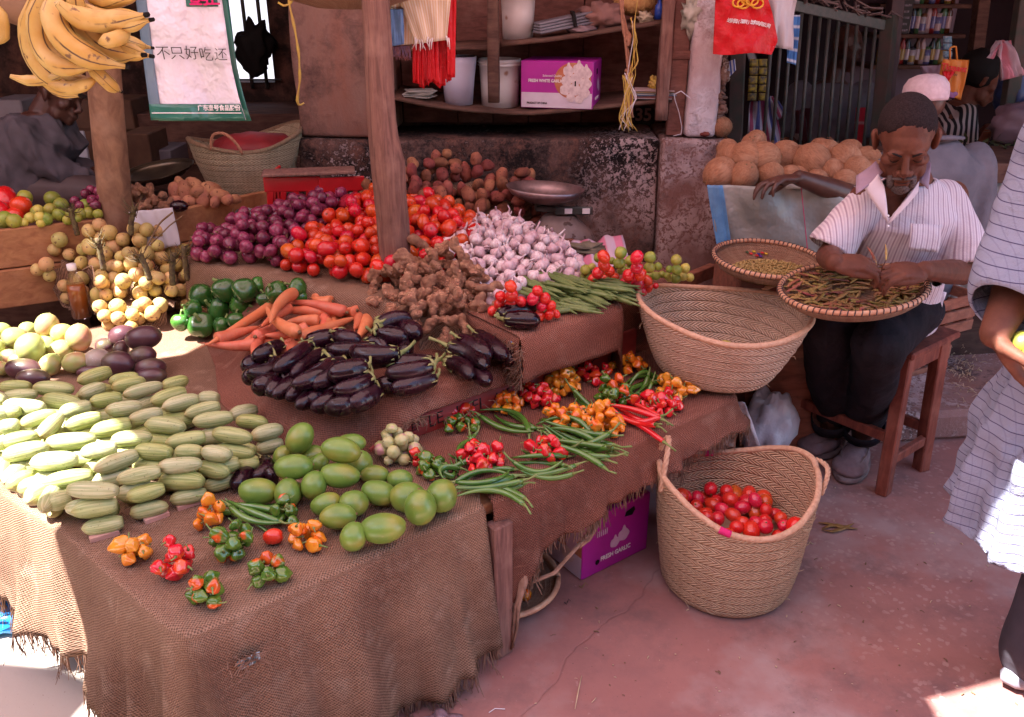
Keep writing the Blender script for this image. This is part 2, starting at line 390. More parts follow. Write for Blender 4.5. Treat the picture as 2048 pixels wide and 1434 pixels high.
M['potato'] = pm('potato skin', (.30, .11, .07), (.19, .06, .045), 25, .75, .4, 120, spots=(.09, .035, .025), ssc=90, rv=.5, hv=.04)
M['potato2'] = pm('pale potato skin', (.42, .21, .11), (.30, .13, .08), 25, .75, .4, 120, spots=(.12, .05, .03), ssc=90, rv=.35, hv=.03)
def ginger_mat():
 g = G('ginger skin'); v = g.vec(g.obj()); n1 = g.noise(v, 45, 5); wv = g.n('ShaderNodeTexWave', 1, Vector=v, Scale=90., Distortion=5., Detail=2.)
 c = g.mix(g.ramp(n1, (.35, 0.), (.65, 1.)), (.38, .155, .09), (.66, .36, .21)); c = g.mix(g.math('MULTIPLY', g.ramp(wv, (0., 1.), (.3, 0.)), .35), c, (.13, .05, .035))
 g.P(Base_Color=c, Roughness=.7).bump(g.math('ADD', wv, g.math('MULTIPLY', n1, 2.)), .9, .005); return g.m
M['ginger'] = ginger_mat()
def cuc_mat():
 g = G('cucumber skin'); v = g.obj(); vr = g.vec(v); X = g.sep(v, 0)
 ang = g.math('ARCTAN2', g.sep(v, 1), g.sep(v, 2)); st_ = g.noise(g.n('ShaderNodeCombineXYZ', _0=g.math('MULTIPLY', g.sep(vr, 0), 6.), _1=g.math('MULTIPLY', ang, 3.2), _2=g.rnd()), 1.6, 3)
 c = g.mix(g.ramp(st_, (.40, 0.), (.60, 1.)), (.22, .27, .07), (.42, .45, .16))
 pale = g.ramp(g.rnd(), (.2, 0.), (.9, .75)); c = g.mix(pale, c, g.mix(g.ramp(st_, (.4, 0.), (.6, 1.)), (.30, .34, .16), (.50, .49, .31)))
 c = g.mix(g.ramp(g.noise(vr, 16, 4), (.56, 0.), (.74, .4)), c, (.36, .26, .10))
 tip = g.ramp(X, (-.0, 0.), (.058, 0.)) ; tp = g.ramp(g.math('MULTIPLY', X, -1.), (.030, 0.), (.054, .8))
 c = g.mix(g.math('MULTIPLY', tp, .6), c, (.42, .24, .07)); c = g.mix(g.ramp(g.noise(vr, 170, 2), (.66, 0.), (.7, .6)), c, (.10, .10, .03))
 g.P(Base_Color=c, Roughness=.42).bump(g.math('ADD', st_, g.math('MULTIPLY', g.noise(vr, 220, 2), .5)), .25, .002); return g.m
M['cucumber'] = cuc_mat()
def mango_mat(name, a, b, blush, bw, speck):
 g = G(name); v = g.vec(g.obj()); c = g.mix(g.ramp(g.noise(v, 18, 4), (.35, 0.), (.65, 1.)), a, b)
 c = g.mix(g.ramp(g.noise(v, 11, 1.5), (.5, 0.), (.66, bw)), c, blush); c = g.mix(g.ramp(g.noise(v, 190, 2), (.68, 0.), (.73, .7)), c, speck)
 c = g.mix(g.ramp(g.noise(v, 60, 2), (.75, 0.), (.78, .9)), c, (.03, .02, .01))
 g.P(Base_Color=c, Roughness=.32, Coat_Weight=.15); g.b.inputs['Coat Roughness'].default_value = .25; g.bump(g.noise(v, 240, 2), .06, .001); return g.m
M['mango'] = mango_mat('green mango skin', (.11, .21, .03), (.17, .28, .045), (.34, .27, .04), .5, (.3, .33, .12))
M['mango_y'] = mango_mat('yellow green mango skin', (.28, .34, .09), (.38, .40, .13), (.48, .16, .12), .75, (.3, .28, .1))
M['mango_d'] = mango_mat('dark purple mango skin', (.055, .018, .028), (.09, .035, .04), (.12, .12, .05), .6, (.2, .13, .12))
M['mango_s'] = mango_mat('speckled grey mango skin', (.42, .36, .31), (.30, .26, .2), (.25, .16, .15), .6, (.6, .55, .5))
M['eggplant'] = pm('aubergine skin', (.010, .002, .005), (.022, .003, .009), 10, .13, coat=.15, rv=.3, spec=.4)
M['calyx'] = pm('aubergine calyx', (.21, .24, .07), (.30, .30, .12), 60, .6, .3, 160)
M['carrot'] = pm('carrot skin', (.56, .135, .06), (.62, .20, .10), 24, .5, .35, 70, rv=.2, hv=.02, spots=(.5, .2, .1), ssc=120)
M['bell'] = pm('green bell pepper skin', (.022, .10, .018), (.04, .15, .02), 14, .12, rv=.5, hv=.02, coat=.8)
def bonnet_mat(name, a, b, mixc=None, mw=.0, sc=22):
 g = G(name); v = g.vec(g.obj()); c = g.mix(g.ramp(g.noise(v, 20, 3), (.35, 0.), (.65, 1.)), a, b)
 if mixc: c = g.mix(g.ramp(g.noise(v, sc, 1.), (.56, 0.), (.6, mw)), c, mixc)
 g.P(Base_Color=c, Roughness=.15, Coat_Weight=.6).bump(g.noise(v, 60, 2), .25, .003); return g.m
M['bon_or'] = bonnet_mat('orange bonnet skin', (.72, .19, .012), (.74, .28, .02), (.7, .09, .01), .7)
M['bon_ye'] = bonnet_mat('yellow bonnet skin', (.74, .32, .03), (.70, .24, .02), (.72, .15, .01), .5)
M['bon_red'] = bonnet_mat('red bonnet skin', (.66, .008, .03), (.60, .02, .015), (.7, .10, .01), .6)
M['bon_gr'] = bonnet_mat('green bonnet skin', (.05, .13, .015), (.10, .20, .02), (.6, .08, .01), .95, 14)
M['chili_gr'] = bonnet_mat('green chili skin', (.05, .15, .02), (.09, .20, .03))
M['chili_rd'] = bonnet_mat('red chili skin', (.62, .008, .02), (.6, .02, .015))
M['tomatillo'] = pm('pale green garden egg', (.42, .43, .16), (.50, .46, .24), 25, .3, spots=(.5, .25, .25), ssc=14, sth=.6, coat=.2)
M['lime'] = pm('lime peel', (.17, .25, .03), (.34, .33, .05), 16, .4, .12, 260, rv=.3, hv=.05)
M['lime_y'] = pm('yellow lime peel', (.55, .46, .08), (.42, .40, .09), 16, .4, .12, 260, rv=.2)
M['citrus'] = pm('mottled orange peel', (.56, .34, .13), (.46, .38, .13), 18, .55, .4, 160, rv=.4, hv=.05, spots=(.2, .1, .05), ssc=70, sth=.62)
M['okra'] = pm('okra skin', (.10, .16, .04), (.17, .22, .07), 40, .45, .2, 100, rv=.35)
def coco_mat():
 g = G('coconut husk'); v = g.vec(g.obj()); vs = g.scale(v, (1, 1, .12)); n1 = g.noise(vs, 170, 5, .7, dist=.3); c = g.mix(g.ramp(n1, (.3, 0.), (.7, 1.)), (.20, .075, .035), (.40, .19, .10))
 c = g.mix(g.ramp(g.noise(v, 14, 4), (.5, 0.), (.7, .6)), c, (.46, .26, .16)); g.P(Base_Color=c, Roughness=.8).bump(n1, .8, .004); return g.m
M['coco'] = coco_mat()
def banana_mat():
 g = G('plantain peel'); v = g.vec(g.uv(), 2.); n = g.noise(g.vec(g.obj()), 14, 4)
 U = g.sep(g.uv(), 0); rid = g.math('ABSOLUTE', g.math('SUBTRACT', g.math('FRACT', g.math('MULTIPLY', U, 5.)), .5))
 c = g.mix(g.ramp(n, (.35, 0.), (.65, 1.)), (.50, .29, .06), (.58, .40, .13))
 lines = g.math('MULTIPLY', g.ramp(rid, (.03, 1.), (.09, 0.)), g.ramp(g.noise(g.vec(g.obj()), 9, 4), (.38, 0.), (.46, .95)))
 c = g.mix(lines, c, (.06, .025, .02)); c = g.mix(g.ramp(g.noise(g.scale(g.vec(g.obj()), (1, 1, 1)), 38, 3), (.64, 0.), (.70, .85)), c, (.10, .04, .03))
 g.P(Base_Color=c, Roughness=.5); return g.m
M['banana'] = banana_mat()
M['bean'] = pm('dried pod', (.33, .25, .06), (.26, .09, .05), 9, .6, .4, 60, rv=.5, hv=.06)
M['grain'] = pm('hulled beans', (.40, .28, .10), (.30, .20, .07), 200, .6, rv=.3)
# fabrics, plastics, metal
def stripes(name, bg_, cols, per, ax=0, w_=.25, rough=.85, wr=.25, uv=True, plaid=None, bumpw=.3):
 g = G(name); v = g.uv() if uv else g.obj(); f = g.math('FRACT', g.math('DIVIDE', g.math('ADD', g.sep(v, ax), 10.), per)); c = bg_
 for i, cc in enumerate(cols):
  p = (i + .5) / len(cols); dd = g.math('ABSOLUTE', g.math('SUBTRACT', f, p)); c = g.mix(g.ramp(dd, (w_ / len(cols) * .8, 1.), (w_ / len(cols) * 1.1, 0.)), c, cc)
 if plaid:
  f2 = g.math('FRACT', g.math('DIVIDE', g.math('ADD', g.math('ADD', g.sep(v, 1 if uv else 2), g.math('MULTIPLY', g.noise(v, 5, 2), .014)), 10.), plaid[1])); dd = g.math('ABSOLUTE', g.math('SUBTRACT', f2, .5))
  c = g.mix(g.ramp(dd, (plaid[2] * .8, 1.), (plaid[2] * 1.1, 0.)), c, plaid[0])
 g.P(Base_Color=c, Roughness=rough); g.b.inputs['Specular IOR Level'].default_value = .2
 g.bump(g.math('ADD', g.noise(g.obj(), 14, 4, dist=.4), g.math('MULTIPLY', g.noise(v, 400, 1), .1)), bumpw, .02); return g.m
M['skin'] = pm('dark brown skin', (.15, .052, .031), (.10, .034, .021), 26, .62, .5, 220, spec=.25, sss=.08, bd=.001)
M['skin2'] = pm('brown skin in shade', (.09, .035, .024), (.06, .022, .016), 20, .45, sss=.05)  # darker copy of the skin, shade put into the colour
M['hair'] = pm('cropped hair', (.016, .010, .010), (.034, .022, .023), 260, .95, .3, 500, det=3)
M['beard'] = pm('grey beard', (.07, .045, .045), (.17, .135, .13), 330, .95, .4, 500, det=3)
M['black'] = pm('near black', (.012, .010, .010), None, rough=.7)
M['blackcloth'] = pm('black trousers', (.010, .008, .011), (.020, .015, .02), 9, .8, .5, 20, bd=.02)
M['greycloth'] = pm('grey shirt', (.13, .125, .15), (.17, .16, .19), 12, .85, .4, 18, bd=.02)
M['shoe'] = pm('mauve suede', (.25, .17, .18), (.19, .125, .135), 30, .95, .4, 120)
M['sole'] = pm('shoe sole', (.22, .16, .16), (.15, .1, .1), 30, .8)
M['whitecloth'] = pm('white cotton', (.72, .62, .66), (.66, .56, .6), 20, .85, .3, 60)
M['tarp'] = pm('grey woven tarp', (.22, .225, .21), (.32, .31, .29), 5, .4, 1., 6, bd=.03)
M['bluetarp'] = pm('blue woven plastic', (.08, .22, .45), (.12, .30, .55), 30, .4, .4, 20, bd=.01)
M['redplastic'] = pm('red plastic crate', (.55, .012, .018), (.45, .01, .015), 12, .35, .1, 60)
M['redboard'] = pm('red painted board', (.34, .028, .02), (.24, .025, .018), 12, .6, .3, 40)
M['inkdark'] = pm('dark lettering', (.02, .012, .012), None, rough=.6)
M['inkwhite'] = pm('white lettering', (.78, .74, .76), None, rough=.5)
M['metal'] = pm('worn steel pan', (.42, .30, .30), (.24, .18, .18), 20, .42, metal=.9)
M['scalebody'] = pm('dirty enamel', (.16, .11, .10), (.25, .18, .16), 14, .5, .3, 40, spots=(.07, .03, .02), ssc=30, metal=.2)
M['bucket'] = pm('white bucket', (.62, .56, .55), (.55, .48, .46), 8, .35, spots=(.30, .15, .10), ssc=12, sth=.64)
M['milky'] = pm('milky plastic', (.42, .40, .52), (.5, .47, .58), 6, .3)
M['magenta'] = pm('magenta carton', (.42, .012, .30), (.36, .012, .26), 10, .5)
M['cartonwhite'] = pm('white carton', (.66, .56, .66), (.58, .48, .58), 14, .6)
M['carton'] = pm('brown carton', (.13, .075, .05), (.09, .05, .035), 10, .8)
M['bagwhite'] = pm('white plastic bag', (.74, .68, .76), (.66, .61, .70), 4, .35, 1., 7, bd=.05)
M['baggreen'] = pm('green bag band', (.02, .12, .09), (.03, .16, .12), 8, .3)
M['bagblue'] = pm('blue grey bag edge', (.10, .16, .22), (.14, .2, .27), 8, .35)
M['bagred'] = pm('red plastic bag', (.56, .006, .012), (.46, .004, .010), 5, .4, .6, 12, bd=.03, spec=.3)
M['gold'] = pm('yellow print', (.75, .36, .03), None, rough=.4)
M['iron'] = pm('green black iron', (.035, .045, .04), (.07, .06, .055), 30, .5, .3, 60)
M['rope'] = pm('sisal rope', (.40, .19, .12), (.30, .14, .09), 60, .9, .6, 140)
M['yrope'] = pm('yellow plastic twine', (.58, .40, .06), (.50, .30, .08), 40, .5, .4, 90)
M['brass'] = pm('dull bronze bowl', (.16, .13, .09), (.10, .08, .06), 12, .35, metal=.8)
rnd = random.Random(7)
# ================================================================ the setting
b = MB(); b.grid([[Vector((x, y, 0)) for x in (-40, -6, -2, 2, 6, 40)] for y in (-40, -6, 0, 3, 8, 40)])
tag(b.build('floor', M['floor']), kind='structure')
AWZ = 2.5
def shade_to(p): k = (AWZ - p[2]) / SUN.z; return (p[0] + SUN.x * k, p[1] + SUN.y * k)
H1 = [(-2.065, 1.086), (-1.917, 1.206), (-1.88, 1.30), (-2.0, 1.42), (-2.15, 1.49), (-2.34, 1.53), (-3.4, 1.6), (-3.4, 1.1), (-2.566, 1.05), (-2.40, 1.03), (-2.28, .97), (-2.30, .877), (-2.32, .75), (-2.18, .75), (-2.19, .877), (-2.196, .959)]
H2 = [shade_to(at(*q)) for q in [(190, 560, .62), (240, 525, .64), (300, 565, .60), (365, 610, .56), (400, 655, .5), (345, 685, .5), (230, 700, .5), (120, 715, .5), (60, 745, .5), (0, 705, .5), (20, 650, .5), (130, 640, .5)]]
H3 = [(-.31, .80), (-.04, .80), (.14, .86), (.60, .90), (.62, 1.07), (.14, 1.06), (-.02, 1.02), (-.20, .96), (-.31, .93)]
def inpoly(x, y, P):
 c = False; n = len(P)
 for i in range(n):
  x1, y1 = P[i][0], P[i][1]; x2, y2 = P[i - 1][0], P[i - 1][1]
  if (y1 > y) != (y2 > y) and x < (x2 - x1) * (y - y1) / (y2 - y1) + x1: c = not c
 return c
def holed_sheet(name, rect, holes, z, mat, th=.003):
 from mathutils.geometry import delaunay_2d_cdt
 x0, y0, x1, y1 = rect; V = [Vector(p) for p in ((x0, y0), (x1, y0), (x1, y1), (x0, y1))]; E_ = [(0, 1), (1, 2), (2, 3), (3, 0)]
 for h in holes:
  o = len(V); V += [Vector(p) for p in h]; E_ += [(o + i, o + (i + 1) % len(h)) for i in range(len(h))]
 vo, eo, fo, *_ = delaunay_2d_cdt(V, E_, [], 0, 1e-5)
 fs = []
 for f in fo:
  cx = sum(vo[i].x for i in f) / 3; cy_ = sum(vo[i].y for i in f) / 3
  if x0 <= cx <= x1 and y0 <= cy_ <= y1 and not any(inpoly(cx, cy_, h) for h in holes): fs.append(tuple(f))
 m = MB(); m.add([(p.x, p.y, z + .0 * p.x) for p in vo], fs, smooth=False)
 return m.build(name, mat, solid=th)
def awn_mat():
 g = G('red awning cloth'); t = g.t
 d = g.n('ShaderNodeBsdfDiffuse', Color=(.44, .24, .22, 1)); tr = g.n('ShaderNodeBsdfTranslucent', Color=(.56, .36, .34, 1))
 mx = g.n('ShaderNodeMixShader', _0=.40, _1=d, _2=tr); t.links.new(mx, t.nodes['Material Output'].inputs[0]); return g.m
M['awning'] = awn_mat()
M['roof'] = pm('rusty corrugated roof', (.14, .07, .05), (.2, .11, .08), 3, .8)
aw = holed_sheet('awning', (-5.2, .05, 1.25, 3.15), [H1, H2, H3], AWZ, M['awning'])  # unseen awning; its gaps are shaped to place the sun patches
aw.modifiers.clear()
tag(aw, 'unseen red cloth awning over the vegetable stall, gaps shaped for sun patches', 'awning')
def roofsheet(name, x0, y0, x1, y1, z, lab):
 m = MB(); n = int((x1 - x0) / .04); r = []
 for y in (y0, y1): r.append([(x0 + (x1 - x0) * i / n, y, z + .012 * math.cos(math.pi * i)) for i in range(n + 1)])
 m.grid(r); o = m.build(name, M['roof'], solid=.004); return tag(o, lab, 'roof')
roofsheet('roof', -6, 3.1, 1.35, 6.2, 2.46, 'corrugated iron roof over the back room of the stall')
roofsheet('roof', .95, 3.35, 5.5, 8.2, 2.62, 'corrugated iron roof over the shop behind the coconuts')
roofsheet('added_shade_sheet', 1.17, 1.75, 5.5, 3.50, 2.56, 'corrugated sheet out of view, added to shade the seated man and the coconut counter')  # out of view, added to darken the shop and coconut area
m = MB(); m.box((0, -3.3, 2.2), (14, .3, 4.4)); tag(m.build('unseen_wall', pm('ochre blocking wall', (.30, .17, .11), (.22, .12, .08), 2, .9)), 'tall ochre wall added out of view to block part of the sky', 'wall')  # out of view, added to narrow the sky and raise contrast
m = MB(); m.box((-5.6, -.6, 1.8), (.3, 5.2, 3.6)); tag(m.build('unseen_wall', M['darkwall']), 'dark wall closing the lane at the left', 'wall')
# ---- back wall with shelf recess
WY = 3.6
def wobble_box(name, x0, x1, y0, y1, z0, z1, mat, amp=.012, n=.09, sc=2.5, lab=None, cat=None, kind=None, rough=.004):
 """a slab with uneven plastered faces"""
 m = MB(); nx = max(2, int((x1 - x0) / n)); ny = max(2, int((y1 - y0) / n)); nzz = max(2, int((z1 - z0) / n)); b_ = bmesh.new()
 def face(fn, a, c):
  m.grid([[fn(i / a, j / c) for i in range(a + 1)] for j in range(c + 1)])
 face(lambda u, v: (lerp(x0, x1, u), y0, lerp(z0, z1, v)), nx, nzz); face(lambda u, v: (lerp(x1, x0, u), y1, lerp(z0, z1, v)), nx, nzz)
 face(lambda u, v: (x0, lerp(y1, y0, u), lerp(z0, z1, v)), ny, nzz); face(lambda u, v: (x1, lerp(y0, y1, u), lerp(z0, z1, v)), ny, nzz)
 face(lambda u, v: (lerp(x0, x1, u), lerp(y0, y1, v), z1), nx, ny); face(lambda u, v: (lerp(x0, x1, u), lerp(y1, y0, v), z0), nx, ny)
 def d(p):
  q = Vector(p) * sc; c = Vector(((x0 + x1) / 2, (y0 + y1) / 2, (z0 + z1) / 2))
  w_ = noise.noise_vector(q) * amp + noise.noise_vector(q * 5) * rough; return Vector(p) + w_
 m.v = [tuple(d(p)) for p in m.v]
 me = m.mesh(name, mat); bm = bmesh.new(); bm.from_mesh(me); bmesh.ops.remove_doubles(bm, verts=bm.verts, dist=1e-4)
 ed = [e for e in bm.edges if len(e.link_faces) == 2 and e.calc_face_angle() > 1.2]
 bmesh.ops.bevel(bm, geom=ed, offset=.018, segments=3, affect='EDGES', profile=.5); bmesh.ops.recalc_face_normals(bm, faces=bm.faces)
 bm.to_mesh(me); bm.free()
 for p in me.polygons: p.use_smooth = True
 o = link(name, me);
 return tag(o, lab, cat, kind=kind)
wobble_box('dado_wall', -.90, .62, WY, WY + .42, 0, .945, M['dado'], lab='black mouldy lower wall with flaking paint and a flat ledge behind the potatoes', cat='wall')
wobble_box('dado_wall', .625, .90, WY - .05, WY + .40, 0, .95, M['dado2'], lab='pink flaking end of the lower wall below the white column', cat='wall')
wobble_box('plaster_pillar', -.885, -.50, WY + .02, WY + .42, .95, 2.44, M['pillar'], lab='brown plastered pillar behind the weathered post', cat='pillar')
wobble_box('white_column', .715, .845, WY - .03, WY + .36, .955, 2.44, M['white_pl'], lab='whitewashed column with a chipped edge beside the gate', cat='column', rough=.008)
# broken masonry right of the column
m = MB()
for i in range(150):
 z = .965 + rnd.random() * .42; m.ell((.848 + rnd.uniform(-.012, .05) * (1.45 - z), WY + rnd.uniform(-.02, .2), z), (rnd.uniform(.008, .024), .03, rnd.uniform(.008, .022)), rot=(rnd.random() * 3, rnd.random() * 3, rnd.random() * 3), nu=7, nv=5)
o = m.build('exposed_masonry', plaster('crumbling stone', (.36, .22, .17), (.12, .07, .06), (.5, .4, .36), sc=8, fl=40)); bake(o)
tag(o, 'crumbling exposed masonry along the right edge of the white column', 'masonry')
# boards behind the shelves
root = empty('board_wall', (0, WY + .42, .95), 'dark brown board wall behind the shelves with a black painted disc', 'wall')
x = -.50; k = 0
while x < .71:
 wd = min(rnd.uniform(.15, .26), .71 - x + .01); m = MB(); m.box((x + wd / 2, WY + .43 + rnd.uniform(-.004, .004), 1.70), (wd - .004, .02, 1.5), b=.003); adopt(root, m.build('board', M['board'])); x += wd
p = aty(1290, 232, WY + .415); mt = frame(p, (1, 0, 0), (0, 0, 1))
m = MB(); m.lathe([(0, 0.001), (.055, 0.001)], 28, M=mt @ Matrix.Diagonal((1, .82, 1, 1))); adopt(root, m.build('painted_disc', M['inkdark']))
ink = pm('pink number paint', (.52, .30, .27), (.42, .22, .2), 20)
text('35', .078, mt @ Matrix.Translation((-.008, .004, .003)), ink, parent=root, bold=.002, name='number')
text('SDDM', .026, frame(aty(1292, 258, WY + .41), (1, 0, 0), (0, 0, 1)), ink, parent=root, name='painted_letters')
# shelves
def plank(name, pts, depth, th, mat, lab, cat, y0=WY - .01, seg=14):
 """board whose front edge follows photo points"""
 P = [aty(u, v, y0) for u, v in pts]; xs = [p.x for p in P]; zs = [p.z for p in P]; m = MB(); n = seg
 X = [lerp(xs[0], xs[-1], i / n) for i in range(n + 1)]; Zt = [pl(xs, zs, x_) + .003 * nz(x_ * 20, 3) for x_ in X]; fr = [y0 + .004 * nz(x_ * 13, 7) for x_ in X]
 rows = [[(X[i], y0 + depth, Zt[i]) for i in range(n + 1)], [(X[i], fr[i] + .004, Zt[i]) for i in range(n + 1)], [(X[i], fr[i], Zt[i] - .004) for i in range(n + 1)], [(X[i], fr[i], Zt[i] - th + .003) for i in range(n + 1)], [(X[i], fr[i] + .004, Zt[i] - th) for i in range(n + 1)], [(X[i], y0 + depth, Zt[i] - th) for i in range(n + 1)]]
 m.grid([r[::-1] for r in rows]); n1 = n + 1
 m.f.append((0, n1, 2 * n1, 3 * n1, 4 * n1, 5 * n1)); m.mi.append(0); m.sm.append(False); m.f.append(tuple(k_ * n1 + n for k_ in (5, 4, 3, 2, 1, 0))); m.mi.append(0); m.sm.append(False)
 return tag(m.build(name, mat), lab, cat), (lambda x_: pl(xs, zs, x_))
_, SH1 = plank('shelf', [(782, 192), (850, 206), (930, 217), (1040, 224), (1130, 219), (1240, 207), (1345, 196)], .40, .016, M['shelfwood'], 'sagging lower wall shelf carrying the garlic box and the milky bucket', 'shelf')
_, SH2 = plank('shelf', [(800, 96), (995, 92)], .40, .014, M['shelfwood'], 'short upper wall shelf behind the red hanging bags', 'shelf')
_, SH3 = plank('shelf', [(1003, 84), (1120, 72), (1230, 55), (1335, 38)], .40, .018, M['shelfwood'], 'tilted upper wall shelf carrying the white bucket and folded cloth', 'shelf')
def rough_post(name, pts, wd, th, mat, lab, cat, seg=20, amp=.006):
 m = MB(); n = len(pts); P = []
 for i in range(seg + 1):
  f = i / seg * (n - 1); k_ = min(int(f), n - 2); P.append(Vector(pts[k_]).lerp(Vector(pts[k_ + 1]), f - k_))
 rr = 16; vs = []
 for i, p in enumerate(P):
  for k_ in range(rr):
   a = 2 * math.pi * k_ / rr; ca, sa = math.cos(a), math.sin(a); e = .42
   q = Vector((math.copysign(abs(ca) ** e, ca) * wd / 2, math.copysign(abs(sa) ** e, sa) * th / 2, 0)); q += q.normalized() * amp * nz(i * .35, k_ * 1.2, wd * 77); vs.append(p + q)
 m.add(vs, [(i * rr + k_, i * rr + (k_ + 1) % rr, (i + 1) * rr + (k_ + 1) % rr, (i + 1) * rr + k_) for i in range(seg) for k_ in range(rr)] + [tuple(range(rr))[::-1], tuple(seg * rr + k_ for k_ in range(rr))])
 return tag(m.build(name, mat), lab, cat)
a = aty(988, 205, WY - .04); rough_post('shelf_post', [(a.x, WY - .04, a.z), (a.x, WY - .04, 2.0)], .046, .03, M['shelfwood'], 'dark plank hanging in front of the shelves with a broken lower end', 'shelf post')
a = aty(1322, 240, WY - .03); c = aty(1338, 0, WY - .03)
rough_post('shelf_post', [(a.x, WY - .03, a.z), (c.x, WY - .03, c.z), (c.x + .02, WY - .03, 2.2)], .05, .035, M['logwood'], 'leaning brown shelf post beside the white column', 'shelf post')
m = MB(); m.box((.675, WY + .02, 1.6), (.07, .03, 1.28), b=.004); tag(m.build('board', M['board']), 'narrow upright board nailed to the white column', 'board')
a = aty(1367, 112, WY - .03); m = MB(); m.box((a.x, WY + .04, a.z), (.085, .08, .035), b=.004); tag(m.build('wood_block', M['board']), 'small wooden block nailed above the white strings', 'block')
# ---- dark back room on the left
m = MB(); wy = 5.2
a0 = aty(432, 165, wy); a1 = aty(532, 0, wy)
wx0, wx1, wz0, wz1 = a0.x, a1.x, a0.z, 2.1
for c_, d_ in [(((-6 + wx0) / 2, wy + .1, 1.25), (6 + wx0, .2, 2.5)), (((wx1 - .5) / 2, wy + .1, 1.25), (-.5 - wx1, .2, 2.5)), (((wx0 + wx1) / 2, wy + .1, wz0 / 2), (wx1 - wx0, .2, wz0)), (((wx0 + wx1) / 2, wy + .1, (2.5 + wz1) / 2), (wx1 - wx0, .2, 2.5 - wz1))]: m.box(c_, d_, b=.002)
tag(m.build('back_room_wall', M['darkwall']), 'dark wall of the back room with a barred window', 'wall')
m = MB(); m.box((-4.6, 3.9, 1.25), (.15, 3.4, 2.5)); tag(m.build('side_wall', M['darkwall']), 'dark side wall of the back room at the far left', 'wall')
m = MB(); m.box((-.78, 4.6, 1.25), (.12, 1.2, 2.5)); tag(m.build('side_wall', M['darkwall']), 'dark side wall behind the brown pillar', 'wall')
m = MB(); m.box((-2.6, 7.3, 1.5), (5, .1, 3.2)); tag(m.build('yard_wall', pm('pale yard wall', (.5, .5, .55), (.42, .42, .5), 2)), 'pale wall outside seen through the barred window', 'wall')
root = empty('window_bars', (wx0, wy, wz0), 'black iron window bars in front of the pale yard', 'window bars')
for i in range(4):
 m = MB(); x = lerp(wx0, wx1, (i + .5) / 4); m.tube([(x, wy - .02, wz0 - .03), (x, wy - .02, wz1)], .011, 8); adopt(root, m.build('bar', M['iron']))
for z in (wz0 + .22, wz0 + .02):
 m = MB(); m.bar((wx0 - .03, wy - .035, z), (wx1 + .05, wy - .035, z), .02, .008); adopt(root, m.build('crossbar', M['iron']))
m = MB(); a = aty(510, 95, wy - .1); m.ell(a, (.10, .05, .13), nu=24, nv=16, fn=lambda p: p * (1 + .6 * nz(p.x * 2, p.y * 2, p.z * 2))); tag(m.build('dark_bag', M['black']), 'dark bag hanging on the window bars', 'bag')
